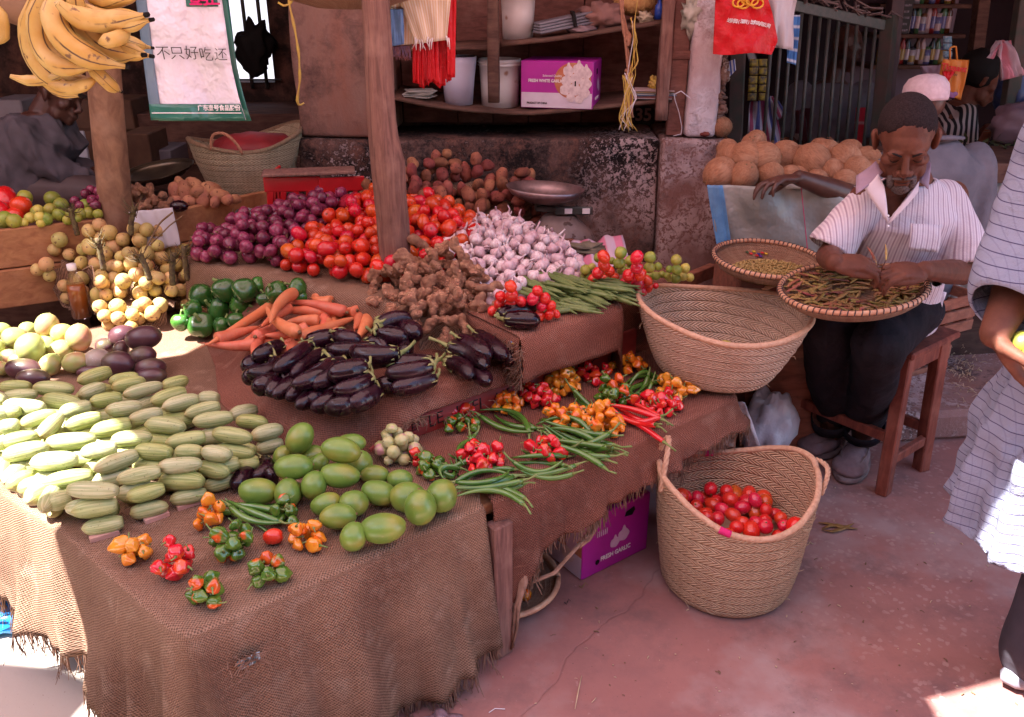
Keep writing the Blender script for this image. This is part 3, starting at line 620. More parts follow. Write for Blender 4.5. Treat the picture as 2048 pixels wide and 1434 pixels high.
# ================================================================ stall tables (burlap covers over trestles)
TZ = .45
def resample(P, n):
 P = [Vector(p) for p in P]; L = [0]
 for i in range(1, len(P)): L.append(L[-1] + (P[i] - P[i - 1]).length)
 out = []
 for k_ in range(n + 1):
  d = L[-1] * k_ / n; i = max(j for j in range(len(P)) if L[j] <= d + 1e-9); i = min(i, len(P) - 2)
  f = (d - L[i]) / max(L[i + 1] - L[i], 1e-9); out.append(P[i].lerp(P[i + 1], min(1, f)))
 return out
def curv(P, n):
 Q = resample(P, n)
 for _ in range(max(3, n // 3)): Q = [Q[0]] + [(Q[i - 1] + Q[i] * 2 + Q[i + 1]) / 4 for i in range(1, len(Q) - 1)] + [Q[-1]]
 return Q
def drape(name, inner, edge, drop, n=90, flare=.05, fold=.02, mat='burlap', seed=0, top_fn=None, rnd_r=.028, nd=12, ntop=10, ff=9., fr=.05, fr_n=260, lab='', close=False, frc='thread', nowob=0, holes=None):
 """burlap laid on a table: flat top from the inner line to the edge line, rolled over it, hanging with folds and a frayed hem"""
 E_ = resample(edge, n); I = resample(inner, n); rows = []
 nor = []
 for i in range(n + 1):
  t = E_[min(i + 1, n)] - E_[max(i - 1, 0)]; nn = Vector((t.y, -t.x, 0)).normalized()
  nor.append(nn)
 for _ in range(3): nor = [((nor[max(i - 1, 0)] + nor[i] * 2 + nor[min(i + 1, n)])).normalized() for i in range(n + 1)]
 L = [0]
 for i in range(n): L.append(L[-1] + (E_[i + 1] - E_[i]).length)
 for j in range(ntop + 1):
  f = j / ntop; rows.append([I[i].lerp(E_[i] - nor[i] * rnd_r, f) + Vector((0, 0, (top_fn(I[i].lerp(E_[i], f)) if top_fn else .003 * nz(I[i].lerp(E_[i], f).x * 9, I[i].lerp(E_[i], f).y * 9, seed)))) for i in range(n + 1)])
 for a in (25, 50, 75):
  r = R(a); rows.append([E_[i] - nor[i] * (rnd_r - rnd_r * math.sin(r)) - Vector((0, 0, rnd_r - rnd_r * math.cos(r) - (top_fn(E_[i]) if top_fn else 0))) for i in range(n + 1)])
 for j in range(1, nd + 1):
  f = j / nd; row = []
  for i in range(n + 1):
   dz = drop(L[i] / L[-1]); h = rnd_r + f * max(dz - rnd_r, .005)
   fo = fold * f * (nz(L[i] * ff, seed * 3.3, f * .6) * 1.4 + .6 * nz(L[i] * ff * 2.3, 5 + seed, f)) + flare * f * (1 + .5 * nz(L[i] * 3, seed))
   wig = .012 * f * nz(L[i] * 14, seed + 9)
   row.append(E_[i] + nor[i] * fo + Vector((0, 0, -h - wig + (top_fn(E_[i]) * (1 - f) if top_fn else 0))))
  rows.append(row)
 uvs = []
 for j, r in enumerate(rows):
  for i in range(n, -1, -1):
   q = ist(rows[j][i].x, rows[j][i].y); e0 = ist(E_[i].x, E_[i].y); no = (nor[i].x * UX + nor[i].y * UY, -nor[i].x * UY + nor[i].y * UX); dd = E_[i].z - rows[j][i].z; uvs.append(q if j <= ntop + 2 else (e0[0] + no[0] * dd, e0[1] + no[1] * dd))
 m = MB(); m.grid([r[::-1] for r in rows], uvs=uvs); o = m.build(name, M[mat], solid=.004)
 if holes:
  me = o.data; bm = bmesh.new(); bm.from_mesh(me)
  bmesh.ops.delete(bm, geom=[f_ for f_ in bm.faces if any((f_.calc_center_median() - Vector(h_)).length < r_ for h_, r_ in holes)], context='FACES'); bm.to_mesh(me); bm.free()
 if fr:
  m = MB(); rr = random.Random(seed + 50); last = rows[-1]
  for k_ in range(fr_n):
   q = rr.random() * (n - .001); i = int(q); p = last[i].lerp(last[i + 1], q - i); nn = nor[i]; ln = fr * rr.uniform(.3, 1.3) * (1 + .6 * nz(q * .6, seed)); tt = (E_[i + 1] - E_[i]).normalized()
   dx = tt * rr.uniform(-.5, .5) + nn * rr.uniform(-.3, .5)
   path = [p + Vector((0, 0, .006)), p + dx * ln * .25 - Vector((0, 0, ln * .45)), p + dx * ln * .7 - Vector((0, 0, ln))]
   for q_ in path: q_.z = max(q_.z, .004)
   m.tube(path, [.0016, .0013, .0007], 3, cap=False)
  fo = m.build('frayed_hem', M[frc]); fo.parent = o
 return tag(o, lab, 'cloth')
# front table
A_, B_ = st(0, 0, TZ), st(.685, 0, TZ)
lft = [st(-.42, 1.72, TZ), st(-.19, .82, TZ), st(-.10, .50, TZ), st(-.02, .06, TZ), st(.0, .012, TZ), st(.02, 0, TZ), st(.35, -.004, TZ), B_]
inr = [st(1.0, 1.72, TZ), st(.9, 1.2, TZ), st(.8, .8, TZ), st(.74, .5, TZ), st(.73, .4, TZ), st(.72, .25, TZ), st(.71, .15, TZ), st(.706, .05, TZ)]
def dropA(f):
 return pl([0, .3, .42, .52, .60, .66, .70, .74, .80, .86, .93, .97, 1], [.36, .34, .31, .34, .37, .40, .42, .42, .40, .415, .41, .385, .37], f)
drape('burlap_cover', inr, lft, dropA, n=200, flare=.05, fold=.052, ff=11., mat='burlap2', seed=2, rnd_r=.017, lab='frayed burlap cover hanging over the front table under the cucumbers', fr=.06, fr_n=900, frc='thread', nd=16)
# pepper bench
def dropB(f): return pl([0, .035, .09, .2, .3, .42, .5, .62, .75, .9, 1], [.24, .30, .18, .155, .135, .115, .12, .09, .08, .05, .04], f)
drape('burlap_cover', [st(.708, .40, TZ), st(1.2, .40, TZ), st(1.62, .42, TZ)], [st(.712, .004, TZ), st(.75, -.004, TZ), st(1.2, -.01, TZ), st(1.59, -.012, TZ), st(1.625, .02, TZ), st(1.64, .3, TZ)], dropB, n=110, flare=.03, fold=.026, ff=12., mat='burlap', seed=5, lab='reddish burlap cover on the pepper bench with a torn hem', fr=.035, fr_n=420)
# trestles
def trestle(name, s0, s1, t0, t1, z, legs, lab):
 root = empty(name, st(s0, t0, 0), lab, 'table'); a = math.atan2(UY, UX)
 m = MB(); c = st((s0 + s1) / 2, (t0 + t1) / 2, z - .03); m.box(c, (s1 - s0, t1 - t0, .03), rot=a); adopt(root, m.build('tabletop', M['plankx']))
 for s_, t_ in legs:
  m = MB(); m.box(st(s_, t_, (z - .047) / 2), (.055, .04, z - .05), rot=a, b=.004); adopt(root, m.build('leg', M['logwood']))
 return root
trestle('table', .03, .69, .03, 1.6, TZ - .006, [(.08, .07), (.665, .04), (.1, 1.5), (.6, 1.5)], 'low wooden table under the cucumbers and mangoes')
trestle('bench', .70, 1.58, .03, 1.2, TZ - .006, [(.722, -.004), (1.53, .05), (1.5, 1.1), (.78, 1.1)], 'low wooden bench under the hot peppers')
# torn strip and knot of cloth hanging at the gap between the covers
m = MB(); P0 = [st(.80, -.015, .26), st(.775, -.03, .21), st(.755, -.03, .15), st(.752, -.028, .08), st(.745, -.03, .02)]
for k_ in range(5): m.tube([p + Vector((rnd.uniform(-.006, .006), rnd.uniform(-.006, .006), 0)) for p in P0], [.006, .007, .005, .004, .003], 5)
m.tube([st(.79, -.03, .20), st(.86, -.045, .205), st(.95, -.035, .24), st(1.02, -.03, .28)], [.008, .007, .006, .008], 6, flat=.5)
m.tube([st(1.02, -.03, .285), st(.98, -.04, .25), st(.95, -.035, .235)], [.012, .008, .006], 6, flat=.6)
tag(m.build('cloth_strip', M['thread']), 'knotted torn burlap strip hanging beside the table leg', 'strip')
# second tier: heightfield of burlap over boards
LT = [(0.36, .585), (.50, .47), (.709, .41), (.903, .42), (1.14, .50), (1.5, .58)]
def leftline(t): return pl([a_ for a_, _ in LT], [b__ for _, b__ in LT], t)
T2 = .575
def h2(s, t):
 d = s - leftline(t); z = .453 + (T2 - .453) * sm(d / .17 + .02 * nz(s * 9, t * 9))
 return z + .004 * nz(s * 14, t * 14)
m = MB(); rows = []
for j in range(64):
 t = lerp(1.62, .352, (j / 63) ** .8); rows.append([st(s, t, h2(s, t) - .032 * (1 - math.sqrt(max(0, 1 - (1 - min(1, max(0, (t - .352) / .05))) ** 2)))) for s in [lerp(leftline(t) - .01, 1.14, k_ / 60) for k_ in range(61)]])
lip = rows[-1]; rows.append([p + Vector((UY, -UX, 0)) * .004 - Vector((0, 0, .012 + .004 * nz(i * .3))) for i, p in enumerate(lip)])
rows.append([p + Vector((UY, -UX, 0)) * .004 - Vector((0, 0, .015 + .004 * nz(i * .5, 4))) for i, p in enumerate(lip)])
m.grid([r[::-1] for r in rows]); o = m.build('burlap_cover', M['burlap'], solid=.004); tag(o, 'raised burlap cover under the aubergines and carrots', 'cloth')
m = MB(); rr = random.Random(3)
for k_ in range(110):
 s_ = rr.gauss(.735, .02) if k_ < 60 else rr.uniform(.60, 1.1); p = st(s_, .345, .50 + (.02 if k_ < 60 else -.005)); m.tube([p, p + Vector((rr.uniform(-.02, .02), rr.uniform(-.02, 0), rr.uniform(-.02, .01)))], .001, 3, cap=False)
fo = m.build('frayed_hem', M['thread']); fo.parent = o
# red lettered board under the tier
root = empty('lettered_board', st(.6, .37, .45), 'red painted board with dark hand lettering behind the peppers', 'board')
m = MB(); rows = [[st(s_, t_, z_) for s_ in (.60, .68, .80, 1.2, 1.56)] for t_, z_ in ((.371, .448), (.371, 0))]; rows[1] = [st(s_, .371, z_) for s_, z_ in zip((.60, .68, .80, 1.2, 1.56), (.462, .505, .535, .55, .55))]; rows.append([p + Vector((-UY, UX, 0)) * .014 for p in rows[1]]); m.grid(rows); adopt(root, m.build('plank', M['redboard']))
for s_, tx in ((.655, 'E'), (.735, 'CEFT'), (.80, 'LE'), (.87, 'I'), (.935, 'FI'), (1.03, 'HE'), (1.12, 'E'), (1.20, 'I S'), (1.30, 'LI'), (1.38, 'C'), (1.455, 'USI')):
 text(tx, .052 if len(tx) < 3 else .03, frame(st(s_, .3695, .482 + .006 * nz(s_ * 31)), (UX, UY, .05), (0, 0, 1)), M['inkdark'], parent=root, bold=-.0006)
# third tier right: box with the okra, limes and small tomatoes
T3 = .68
S3, TT3 = 1.035, .30
def t3(s): return pl([S3, 1.42, 1.47, 1.8], [TT3, TT3, TT3 + .10, TT3 + .10], s)
def h3(s, t): return T3 + .004 * nz(s * 11, t * 11, 4)
m = MB(); rows = []; Ss = [lerp(S3, 1.78, k_ / 50) for k_ in range(51)]
for j in range(20): rows.append([st(s, lerp(1.3, t3(s) + .02, j / 19), h3(s, j)) for s in Ss])
for a in (30, 60, 90): rows.append([st(s, t3(s) + .02 - .02 * math.sin(R(a)), T3 - .02 + .02 * math.cos(R(a))) for s in Ss])
def hem3(s): return pl([S3, 1.1, 1.40, 1.42, 1.52, 1.8], [.545, .547, .552, .47, .46, .44], s)
for j in range(1, 9): rows.append([st(s, t3(s) - .004 - .006 * nz(s * 12, j * .2) * j / 4, lerp(T3 - .02, hem3(s), j / 8)) for s in Ss])
m.grid([r[::-1] for r in rows])
# left end face of the box
rows = []
for j in range(9): rows.append([st(S3 + .018 - .02 * math.sin(R(90) * min(1, j / 2)) - (.012 * nz(t * 20, j) if j > 2 else 0), t, (T3 - .0 - .01 * j if j < 3 else lerp(T3 - .02, .53, (j - 2) / 6))) for t in [lerp(1.0, TT3 + .01, k_ / 20) for k_ in range(21)]])
m.grid([r[::-1] for r in rows]); o = m.build('burlap_cover', M['burlap'], solid=.004); tag(o, 'burlap covered box edge under the okra and the small tomatoes', 'cloth')
m = MB(); rr = random.Random(8)
for k_ in range(220):
 t_ = rr.gauss(TT3 + .03, .03); p = st(S3 - .004, max(t_, TT3 - .005), rr.uniform(.53, T3 - .02)); m.tube([p, p + Vector((rr.uniform(-.03, .01), rr.uniform(-.02, .01), rr.uniform(-.03, .01)))], .0012, 3, cap=False)
fo = m.build('frayed_edge', M['thread']); fo.parent = o
m = MB(); m.box(st(1.41, .83, .34), (.70, .78, .66), rot=math.atan2(UY, UX)); tag(m.build('wooden_box', M['cratewood']), 'wooden box standing under the burlap beneath the okra', 'box')
for nm, mat_, pts in (('blue_twine', M['bluetarp'], [(1022, 683), (1035, 700), (1040, 720), (1046, 745), (1040, 760)]), ('orange_twine', M['yrope'], [(1024, 686), (1038, 694), (1054, 703)])):
 m = MB(); m.tube([at(u, v, z) for (u, v), z in zip(pts, (.66, .63, .60, .56, .53))], .0016, 5); tag(m.build(nm, mat_), nm.split('_')[0] + ' twine caught on the torn burlap corner', 'twine')
# onion and tomato tier: lofted burlap step
lipP = [at(u, v, .665) for u, v in [(370, 520), (400, 530), (440, 540), (500, 548), (570, 562), (650, 580), (760, 604), (830, 612)]]
N = 70; lp = resample(lipP, N); rows = []
for y in range(8): rows.append([Vector((p.x + (y_ := (1 - y / 8)) * .0, lerp(3.58, p.y + .03, y / 8), .668)) for p in lp])
for a in (0, 30, 60, 90): rows.append([p + Vector((0, .03 - .035 * math.sin(R(a)), -.03 + .03 * math.cos(R(a)) + .002)) for p in lp])
for j in range(1, 7):
 rows.append([p + Vector((0, -.006 - .035 * (j / 6) * (1 + .4 * nz(i * .12, 2)) + .012 * nz(i * .2, j * .2), -.03 - .115 * j / 6)) for i, p in enumerate(lp)])
m = MB(); m.grid([r[::-1] for r in rows]); tag(m.build('burlap_cover', M['burlap2'], solid=.004), 'burlap covered step carrying the onions and tomatoes', 'cloth')
m = MB()
for u0, v0 in ((690, 575), (720, 580)):
 p = at(u0, v0, .61) + Vector((0, -.02, 0))
m = MB(); pc = at(690, 583, .60) + Vector((0, -.015, 0))
for k_ in range(70): a = rr.uniform(0, 6.28); m.tube([pc + Vector((rr.gauss(0, .014), rr.gauss(0, .004), rr.gauss(0, .012))), pc + Vector((rr.gauss(0, .03), -.008, rr.gauss(0, .025)))], .0012, 3, cap=False)
tag(m.build('frayed_patch', M['thread']), 'frayed hole in the burlap step below the tomatoes', 'patch')
# posts
def log(name, base, top, r0, r1, mat, lab, seed, knots=.06, facet=.5):
 m = MB(); n = 40; vs = []; rr_ = 24
 base, top = Vector(base), Vector(top)
 for i in range(n + 1):
  f = i / n; p = base.lerp(top, f); r = lerp(r0, r1, f)
  bend = Vector((.010 * math.sin(f * 7 + seed) + .006 * nz(f * 6, seed), .008 * nz(f * 5, seed + 4), 0)); bend.x += LOGB(f) if seed == 1 else 0
  for k_ in range(rr_):
   a = 2 * math.pi * k_ / rr_; q = r * (1 + knots * nz(math.cos(a) * 1.5 + seed, math.sin(a) * 1.5, f * 7) + .03 * nz(math.cos(a) * 6, math.sin(a) * 6, f * 20)) * (1 - facet * .16 * abs(math.sin(a * 2)))
   vs.append(p + bend + Vector((math.cos(a) * q, math.sin(a) * q, 0)))
 m.add(vs, [(i * rr_ + k_, i * rr_ + (k_ + 1) % rr_, (i + 1) * rr_ + (k_ + 1) % rr_, (i + 1) * rr_ + k_) for i in range(n) for k_ in range(rr_)] + [tuple(range(rr_))[::-1], tuple(n * rr_ + k_ for k_ in range(rr_))])
 return tag(m.build(name, mat), lab, 'post')
pb = at(790, 575, .64); PBY = pb.y
LOGZ = [.62, .70, .80, .90, 1.0, 1.1, 1.2, 1.35, 1.55, 2.5]
def logx(z, tab):
 return pl([t_[0] for t_ in tab], [t_[1] for t_ in tab], z)
TAB = []
for v, ul, ur in ((560, 762, 820), (500, 757, 821), (440, 752, 818), (380, 745, 812), (330, 740, 812), (260, 735, 795), (190, 732, 790), (120, 728, 787), (60, 725, 783), (0, 722, 780)):
 pc = aty((ul + ur) / 2, v, PBY); TAB.append((pc.z, pc.x, (ur - ul) / 2 / ppm(pc)))
m = MB(); n = 60; vs = []; rr_ = 28
for i in range(n + 1):
 z = lerp(.0, 2.5, i / n); cx = logx(z, TAB); r = logx(z, [(t_[0], t_[2]) for t_ in TAB])
 for k_ in range(rr_):
  a = 2 * math.pi * k_ / rr_; q = r * (.99 + .05 * nz(math.cos(a) * 1.6, math.sin(a) * 1.6, z * 5) + .02 * nz(math.cos(a) * 7, math.sin(a) * 7, z * 14)) * (1 - .08 * abs(math.sin(a * 2)))
  if abs(a - 4.6) < .13: q *= .94
  vs.append(Vector((cx + math.cos(a) * q, PBY + math.sin(a) * q * .9, z)))
m.add(vs, [(i * rr_ + k_, i * rr_ + (k_ + 1) % rr_, (i + 1) * rr_ + (k_ + 1) % rr_, (i + 1) * rr_ + k_) for i in range(n) for k_ in range(rr_)] + [tuple(range(rr_))[::-1], tuple(n * rr_ + k_ for k_ in range(rr_))])
tag(m.build('wooden_post', M['logwood']), 'cracked weathered post standing between the tomatoes in the middle', 'post')
lb = at(244, 490, .62); lt = aty(205, 130, lb.y + .02); dirv = (lt - lb) / (lt.z - lb.z)
LOGB = lambda f: 0
log('wooden_post', lb - dirv * lb.z, lb + dirv * (2.5 - lb.z), 32 / ppm(lb) * 1.02, 30 / ppm(lt), M['logwood2'], 'round brown post at the left behind the orange fruit', 3, knots=.05, facet=0)
# wooden bins on the left
root = empty('wooden_bin', (-1.8, 2.9, .4), 'long wooden bin of rough planks behind the orange fruit', 'bin')
Q0, Q1 = at(-40, 462, .74), at(205, 436, .74)
Q2, Q3 = at(262, 437, .76), at(540, 378, .76)
def binfront(a, c, z0, root, mat='plankx', th=.025, n=2, tilt=.04):
 d = (c - a); d.z = 0; L = d.length; ang = math.atan2(d.y, d.x); hh = (a.z - z0) / n
 for k_ in range(n):
  m = MB(); cc = (a + c) / 2; cc.z = a.z - hh * (k_ + .5); cc += Vector((math.sin(ang), -math.cos(ang), 0)) * (tilt * k_ * .3)
  m.box(cc, (L, th, hh - .004), rot=ang, b=.004); adopt(root, m.build('plank', M[mat]))
binfront(Q0, Q1, .45, root)
back = Vector((-math.sin(.6), math.cos(.6), 0))
m = MB(); m.box((Q0 + Q1) / 2 + Vector((-.2, .28, -.13)), (.95, .62, .03), rot=math.atan2((Q1 - Q0).y, (Q1 - Q0).x)); adopt(root, m.build('bin_floor', M['shelfwood']))
root = empty('wooden_bin', tuple(Q2 - Vector((0, 0, .3))), 'wooden bin of broken planks holding the ginger and potatoes', 'bin')
binfront(Q2, Q3, .50, root, n=2)
m = MB(); m.box((Q2 + Q3) / 2 + Vector((-.22, .30, -.09)), (.95, .60, .03), rot=math.atan2((Q3 - Q2).y, (Q3 - Q2).x)); adopt(root, m.build('bin_floor', M['shelfwood']))
# ================================================================ produce: shared shapes
K = {}   # kind -> list of variants; a variant is a list of (part name, mesh)
def V1(kind, mb, mats, name=None): K.setdefault(kind, []).append([(name or kind, mb.mesh(kind, mats))])
rs = random.Random(11)
ITEMS = []
def inst(kind, Mx, label=None, cat=None, group=None, var=None, auto=None, name=None):
 vs = K[kind]; v = vs[rs.randrange(len(vs)) if var is None else var % len(vs)]; nm = name or NAMES.get(kind, kind); cat = cat or CATS.get(kind, kind.replace('_', ' '))
 if len(v) == 1: o = link(nm, v[0][1], M=Mx)
 else:
  o = link(nm, None, M=Mx); o.empty_display_size = .02
  for pn, me in v: c = link(pn, me); c.parent = o
 tag(o, label or cat, cat, group)
 if auto: ITEMS.append((o, auto[0], auto[1], tuple(Mx.translation)))
 return o
NAMES = {}; CATS = {}
def TRS(p, rot=(0, 0, 0), s=1.):
 if not hasattr(s, '__len__'): s = (s, s, s)
 q = rot if isinstance(rot, Matrix) else Euler(rot).to_matrix().to_4x4()
 return Matrix.Translation(Vector(p)) @ q @ Matrix.Diagonal((*s, 1))
def rrot(tilt=3.14): return Euler((rs.uniform(-tilt, tilt), rs.uniform(-tilt, tilt), rs.uniform(0, 6.28))).to_matrix().to_4x4()
# tomatoes (unit length along z about .03 half)
for i in range(5):
 m = MB(); e = [1.0, 1.25, 1.1, 1.4, .92][i]
 m.ell((0, 0, 0), (.027, .027 * rs.uniform(.92, 1), .027 * e), nu=20, nv=14, fn=lambda p: p * (1 + .05 * nz(p.x * 1.2 + i * 5, p.y * 1.2, p.z) - .16 * math.exp(-((1 - p.z) / .10))) + Vector((0, 0, 0)))
 m.ell((0, 0, .027 * e * .83), (.0035, .0035, .002), nu=8, nv=5, mi=1); V1('tomato', m, [M['tomato'] if i != 3 else M['tomato_o'], M['stemdry']])
for i in range(2):
 m = MB(); m.ell((0, 0, 0), (.021, .021, .023 + .004 * i), nu=16, nv=12, fn=lambda p: p * (1 + .04 * nz(p.x + i * 7, p.y, p.z) - .12 * math.exp(-((1 - p.z) / .10)))); m.ell((0, 0, .0215), (.003, .003, .0015), nu=6, nv=4, mi=1); V1('cherry', m, [M['cherry'], M['stemgreen']])
for i in range(4):
 m = MB(); sq = [.85, .95, .8, 1.05][i]
 m.ell((0, 0, 0), (.027, .027, .027 * sq), nu=20, nv=14, fn=lambda p: Vector((p.x, p.y, p.z + (.28 * max(0, p.z - .72) / .28 if p.z > .72 else 0))) * (1 + .03 * nz(p.x * 2 + i * 3, p.y * 2, p.z)))
 m.tube([(0, 0, .027 * sq * 1.2), (.002, .001, .027 * sq * 1.2 + .008), (.005, .002, .027 * sq * 1.2 + .014)], [.004, .0022, .001], 5, mi=1)
 for k in range(9): a = rs.uniform(0, 6.28); m.tube([(0, 0, -.026 * sq), (math.cos(a) * .004, math.sin(a) * .004, -.026 * sq - .006)], .0005, 3, mi=1)
 V1('onion', m, [M['onion'], M['stemdry']])
for i in range(4):
 m = MB(); lob = 8 + i
 def gf(p, lob=lob, i=i):
  a = math.atan2(p.y, p.x); rr_ = math.hypot(p.x, p.y); k = 1 + .07 * abs(math.sin(a * lob / 2 + i)) * rr_ - .03 + .05 * nz(p.x + i * 4, p.y, p.z)
  q = Vector((p.x * k, p.y * k, p.z))
  if p.z > .45: f = (p.z - .45) / .55; q.x *= 1 - .55 * f; q.y *= 1 - .55 * f; q.z += f * f * .35
  return q
 m.ell((0, 0, 0), (.0235, .0235, .0195), nu=32, nv=14, fn=gf)
 L = [.012, .035, .014, .02][i]; m.tube([(0, 0, .023), (.002, 0, .027 + L * .5), (.006 * i, .002, .027 + L)], [.0055, .0032, .0026], 7)
 V1('garlic', m, M['garlic'])
for i in range(6):
 m = MB(); m.ell((0, 0, 0), (.036 * rs.uniform(.9, 1.3), .028, .026), nu=20, nv=14, fn=lambda p: p * (1 + .22 * nz(p.x * 1.1 + i * 9, p.y * 1.1, p.z * 1.1) + .04 * nz(p.x * 4, p.y * 4 + i, p.z * 4)))
 V1('potato', m, M['potato']);
 K.setdefault('potato_pale', []).append([('potato', (lambda me: (me.materials.clear(), me.materials.append(M['potato2']), me)[2])(K['potato'][-1][0][1].copy()))])
for i in range(5):
 m = MB(); r_ = random.Random(40 + i); pts = [(Vector((0, 0, 0)), Vector((1, 0, 0)))]
 for k in range(11):
  p, d = r_.choice(pts[-5:]); d2 = (d * .7 + Vector((r_.uniform(-1, 1), r_.uniform(-1, 1), r_.uniform(-.5, .5)))).normalized(); q = p + d2 * r_.uniform(.012, .018)
  r2 = r_.uniform(.012, .019); m.ell(q, (r2 * 1.35, r2, r2 * .85), rot=d2.to_track_quat('X', 'Z').to_matrix().to_4x4(), nu=12, nv=8); m.ell((p + q) / 2, r2 * .85, nu=10, nv=7); pts.append((q, d2))
 for k in range(16): q = r_.choice(pts)[0]; d2 = Vector((r_.uniform(-1, 1), r_.uniform(-1, 1), r_.uniform(-1, 1))).normalized(); m.ell(q + d2 * .014, r_.uniform(.006, .0095), nu=9, nv=7)
 m.ell((0, 0, 0), (.018, .013, .012)); o = fuse(m, 'ginger', M['ginger'], vox=.0028, smooth=2, fn=lambda p: p + noise.noise_vector(p * 130 + Vector((i, 0, 0))) * .0022)
 K.setdefault('ginger', []).append([('ginger_root', o.data)]); c0 = sum((v.co for v in o.data.vertices), Vector()) / len(o.data.vertices); o.data.transform(Matrix.Translation(-c0)); bpy.data.objects.remove(o)
# elongated ones lie along x, native length 1 unit = given L
def spine(fn_r, L, n=14, rr_=14, bend=0., mi=0, rib=0, ribn=8, m=None, seed=0, flat=1., sag=0):
 m = m or MB(); P = []; Rr = []; vs = []
 for i in range(n + 1):
  f = i / n; x = (f - .5) * L; P.append(Vector((x, bend * (4 * (f - .5) ** 2 - .5) * L, sag * f * f))); Rr.append(max(fn_r(f), 1e-4))
 for i in range(n + 1):
  t = (P[min(i + 1, n)] - P[max(0, i - 1)]).normalized(); ny = Vector((-t.y, t.x, 0)).normalized(); nz_ = t.cross(ny)
  for k in range(rr_):
   a = 2 * math.pi * k / rr_; q = Rr[i] * (1 + rib * math.cos(a * ribn) + .04 * nz(i * .6 + seed * 9, math.cos(a), math.sin(a)))
   vs.append(P[i] + (ny * math.cos(a) + nz_ * math.sin(a) * flat) * q)
 m.add(vs, [(i * rr_ + k, i * rr_ + (k + 1) % rr_, (i + 1) * rr_ + (k + 1) % rr_, (i + 1) * rr_ + k) for i in range(n) for k in range(rr_)] + [tuple(range(rr_))[::-1], tuple(n * rr_ + k for k in range(rr_))], mi=mi)
 return m, P
def rcap(f, a=.5, pw=.5): return max(0, 1 - abs(2 * f - 1) ** (1 / a * 1.6)) ** pw
for i in range(5):
 m, _ = spine(lambda f: .0225 * [1, .95, 1.05, .92, 1][i] * max(0, 1 - abs(2 * (f - .02 * i) - 1) ** 2.7) ** .5 * (1 - .08 * f), .112, 18, 20, bend=[.02, -.03, .05, 0, -.02][i], rib=.012, ribn=9, seed=i); V1('cucumber', m, M['cucumber'])
for i in range(4):
 m = MB(); ml, cl = MB(), MB(); L = [.15, .13, .165, .14][i]; bd_ = [.10, -.06, .16, .02][i]
 rf = lambda f: (.0235 + .0015 * i) * (max(0, 1 - abs(1 - 2 * f) ** 2.6) ** .5 if f < .5 else (1 - .30 * ((f - .5) * 2) ** 2) * max(0, 1 - max(0, (f - .93) / .07) ** 2 * .5) ** .5)
 spine(rf, L, 20, 18, bend=bd_, m=ml, seed=i)
 P = [Vector(((f - .5) * L, bd_ * (4 * (f - .5) ** 2 - .5) * L, 0)) for f in (.90, .97, 1.02, 1.12, 1.24)]; P[3] += Vector((0, .006, .006)); P[4] += Vector((-.01, .016, .012))
 cl.tube(P, [.0195, .018, .007, .0042, .0048], 10)
 for k in range(5):
  a = k * 1.257 + i; b0 = Vector(((.93 - .5) * L, P[0].y, 0)); r0 = .0185
  cl.tube([b0 + Vector((.004, math.cos(a) * r0 * .95, math.sin(a) * r0 * .95)), b0 + Vector((-.012, math.cos(a) * (r0 + .003), math.sin(a) * (r0 + .003))), b0 + Vector((-.026, math.cos(a + .2) * (r0 + .005), math.sin(a + .2) * (r0 + .005)))], [.006, .0045, .0008], 5, flat=.5)
 K.setdefault('aubergine', []).append([('body', ml.mesh('aubergine', M['eggplant'])), ('calyx', cl.mesh('calyx', M['calyx']))])
for i in range(4):
 m, _ = spine(lambda f: (.0175 + .001 * i) * (.10 + .90 * min(1, f * 1.15) ** .62) * max(0, 1 - max(0, (f - .93) / .07) ** 2.2) ** .5, [.19, .16, .17, .21][i], 26, 14, bend=[.04, -.06, .09, .0][i], seed=i, sag=0)
 m.v = [(x, y * (1 + .02 * math.sin(x * 900 + i)), z * (1 + .02 * math.sin(x * 900 + i))) for x, y, z in m.v]; e = m.v[-1]; m.tube([(max(p[0] for p in m.v) - .002, m.v[-1][1], 0), (max(p[0] for p in m.v) + .004, m.v[-1][1], 0)], [.006, .004], 7, mi=1); m.tube([(-[.19, .16, .17, .21][i] / 2, m.v[0][1], 0), (-[.19, .16, .17, .21][i] / 2 - .02, m.v[0][1] + .003, 0)], [.0016, .0004], 4); V1('carrot', m, [M['carrot'], M['stemdry']])
for i in range(5):
 for col, mt_ in (('green', 'chili_gr'), ('red', 'chili_rd')):
  m, P = spine(lambda f: .0062 * (.15 + .85 * min(1, f * 1.7) ** .6) * (1 if f < .9 else 1 - (f - .9) * 2.5), [.13, .12, .10, .11, .09][i], 18, 8, bend=[.05, -.10, .22, .35, -.28][i], seed=i)
  e = P[-1]; d = (P[-1] - P[-2]).normalized(); m.tube([e, e + d * .012, e + d * .026 + Vector((0, .005, .004))], [.0042, .0018, .0021], 6, mi=1); V1('chili_' + col, m, [M[mt_], M['stemgreen']])
for i in range(3):
 m, P = spine(lambda f: .0062 * (.2 + .8 * min(1, f * 2.4) ** .7) * (1 if f < .88 else 1 - (f - .88) * .6), [.135, .12, .145][i], 12, 6, bend=[.02, -.03, .05][i], seed=i, rib=.10, ribn=6)
 e = P[-1]; m.tube([e - Vector((.003, 0, 0)), e + Vector((.005, 0, 0)), e + Vector((.012, 0, 0))], [.0075, .0035, .003], 6); V1('okra', m, M['okra'])
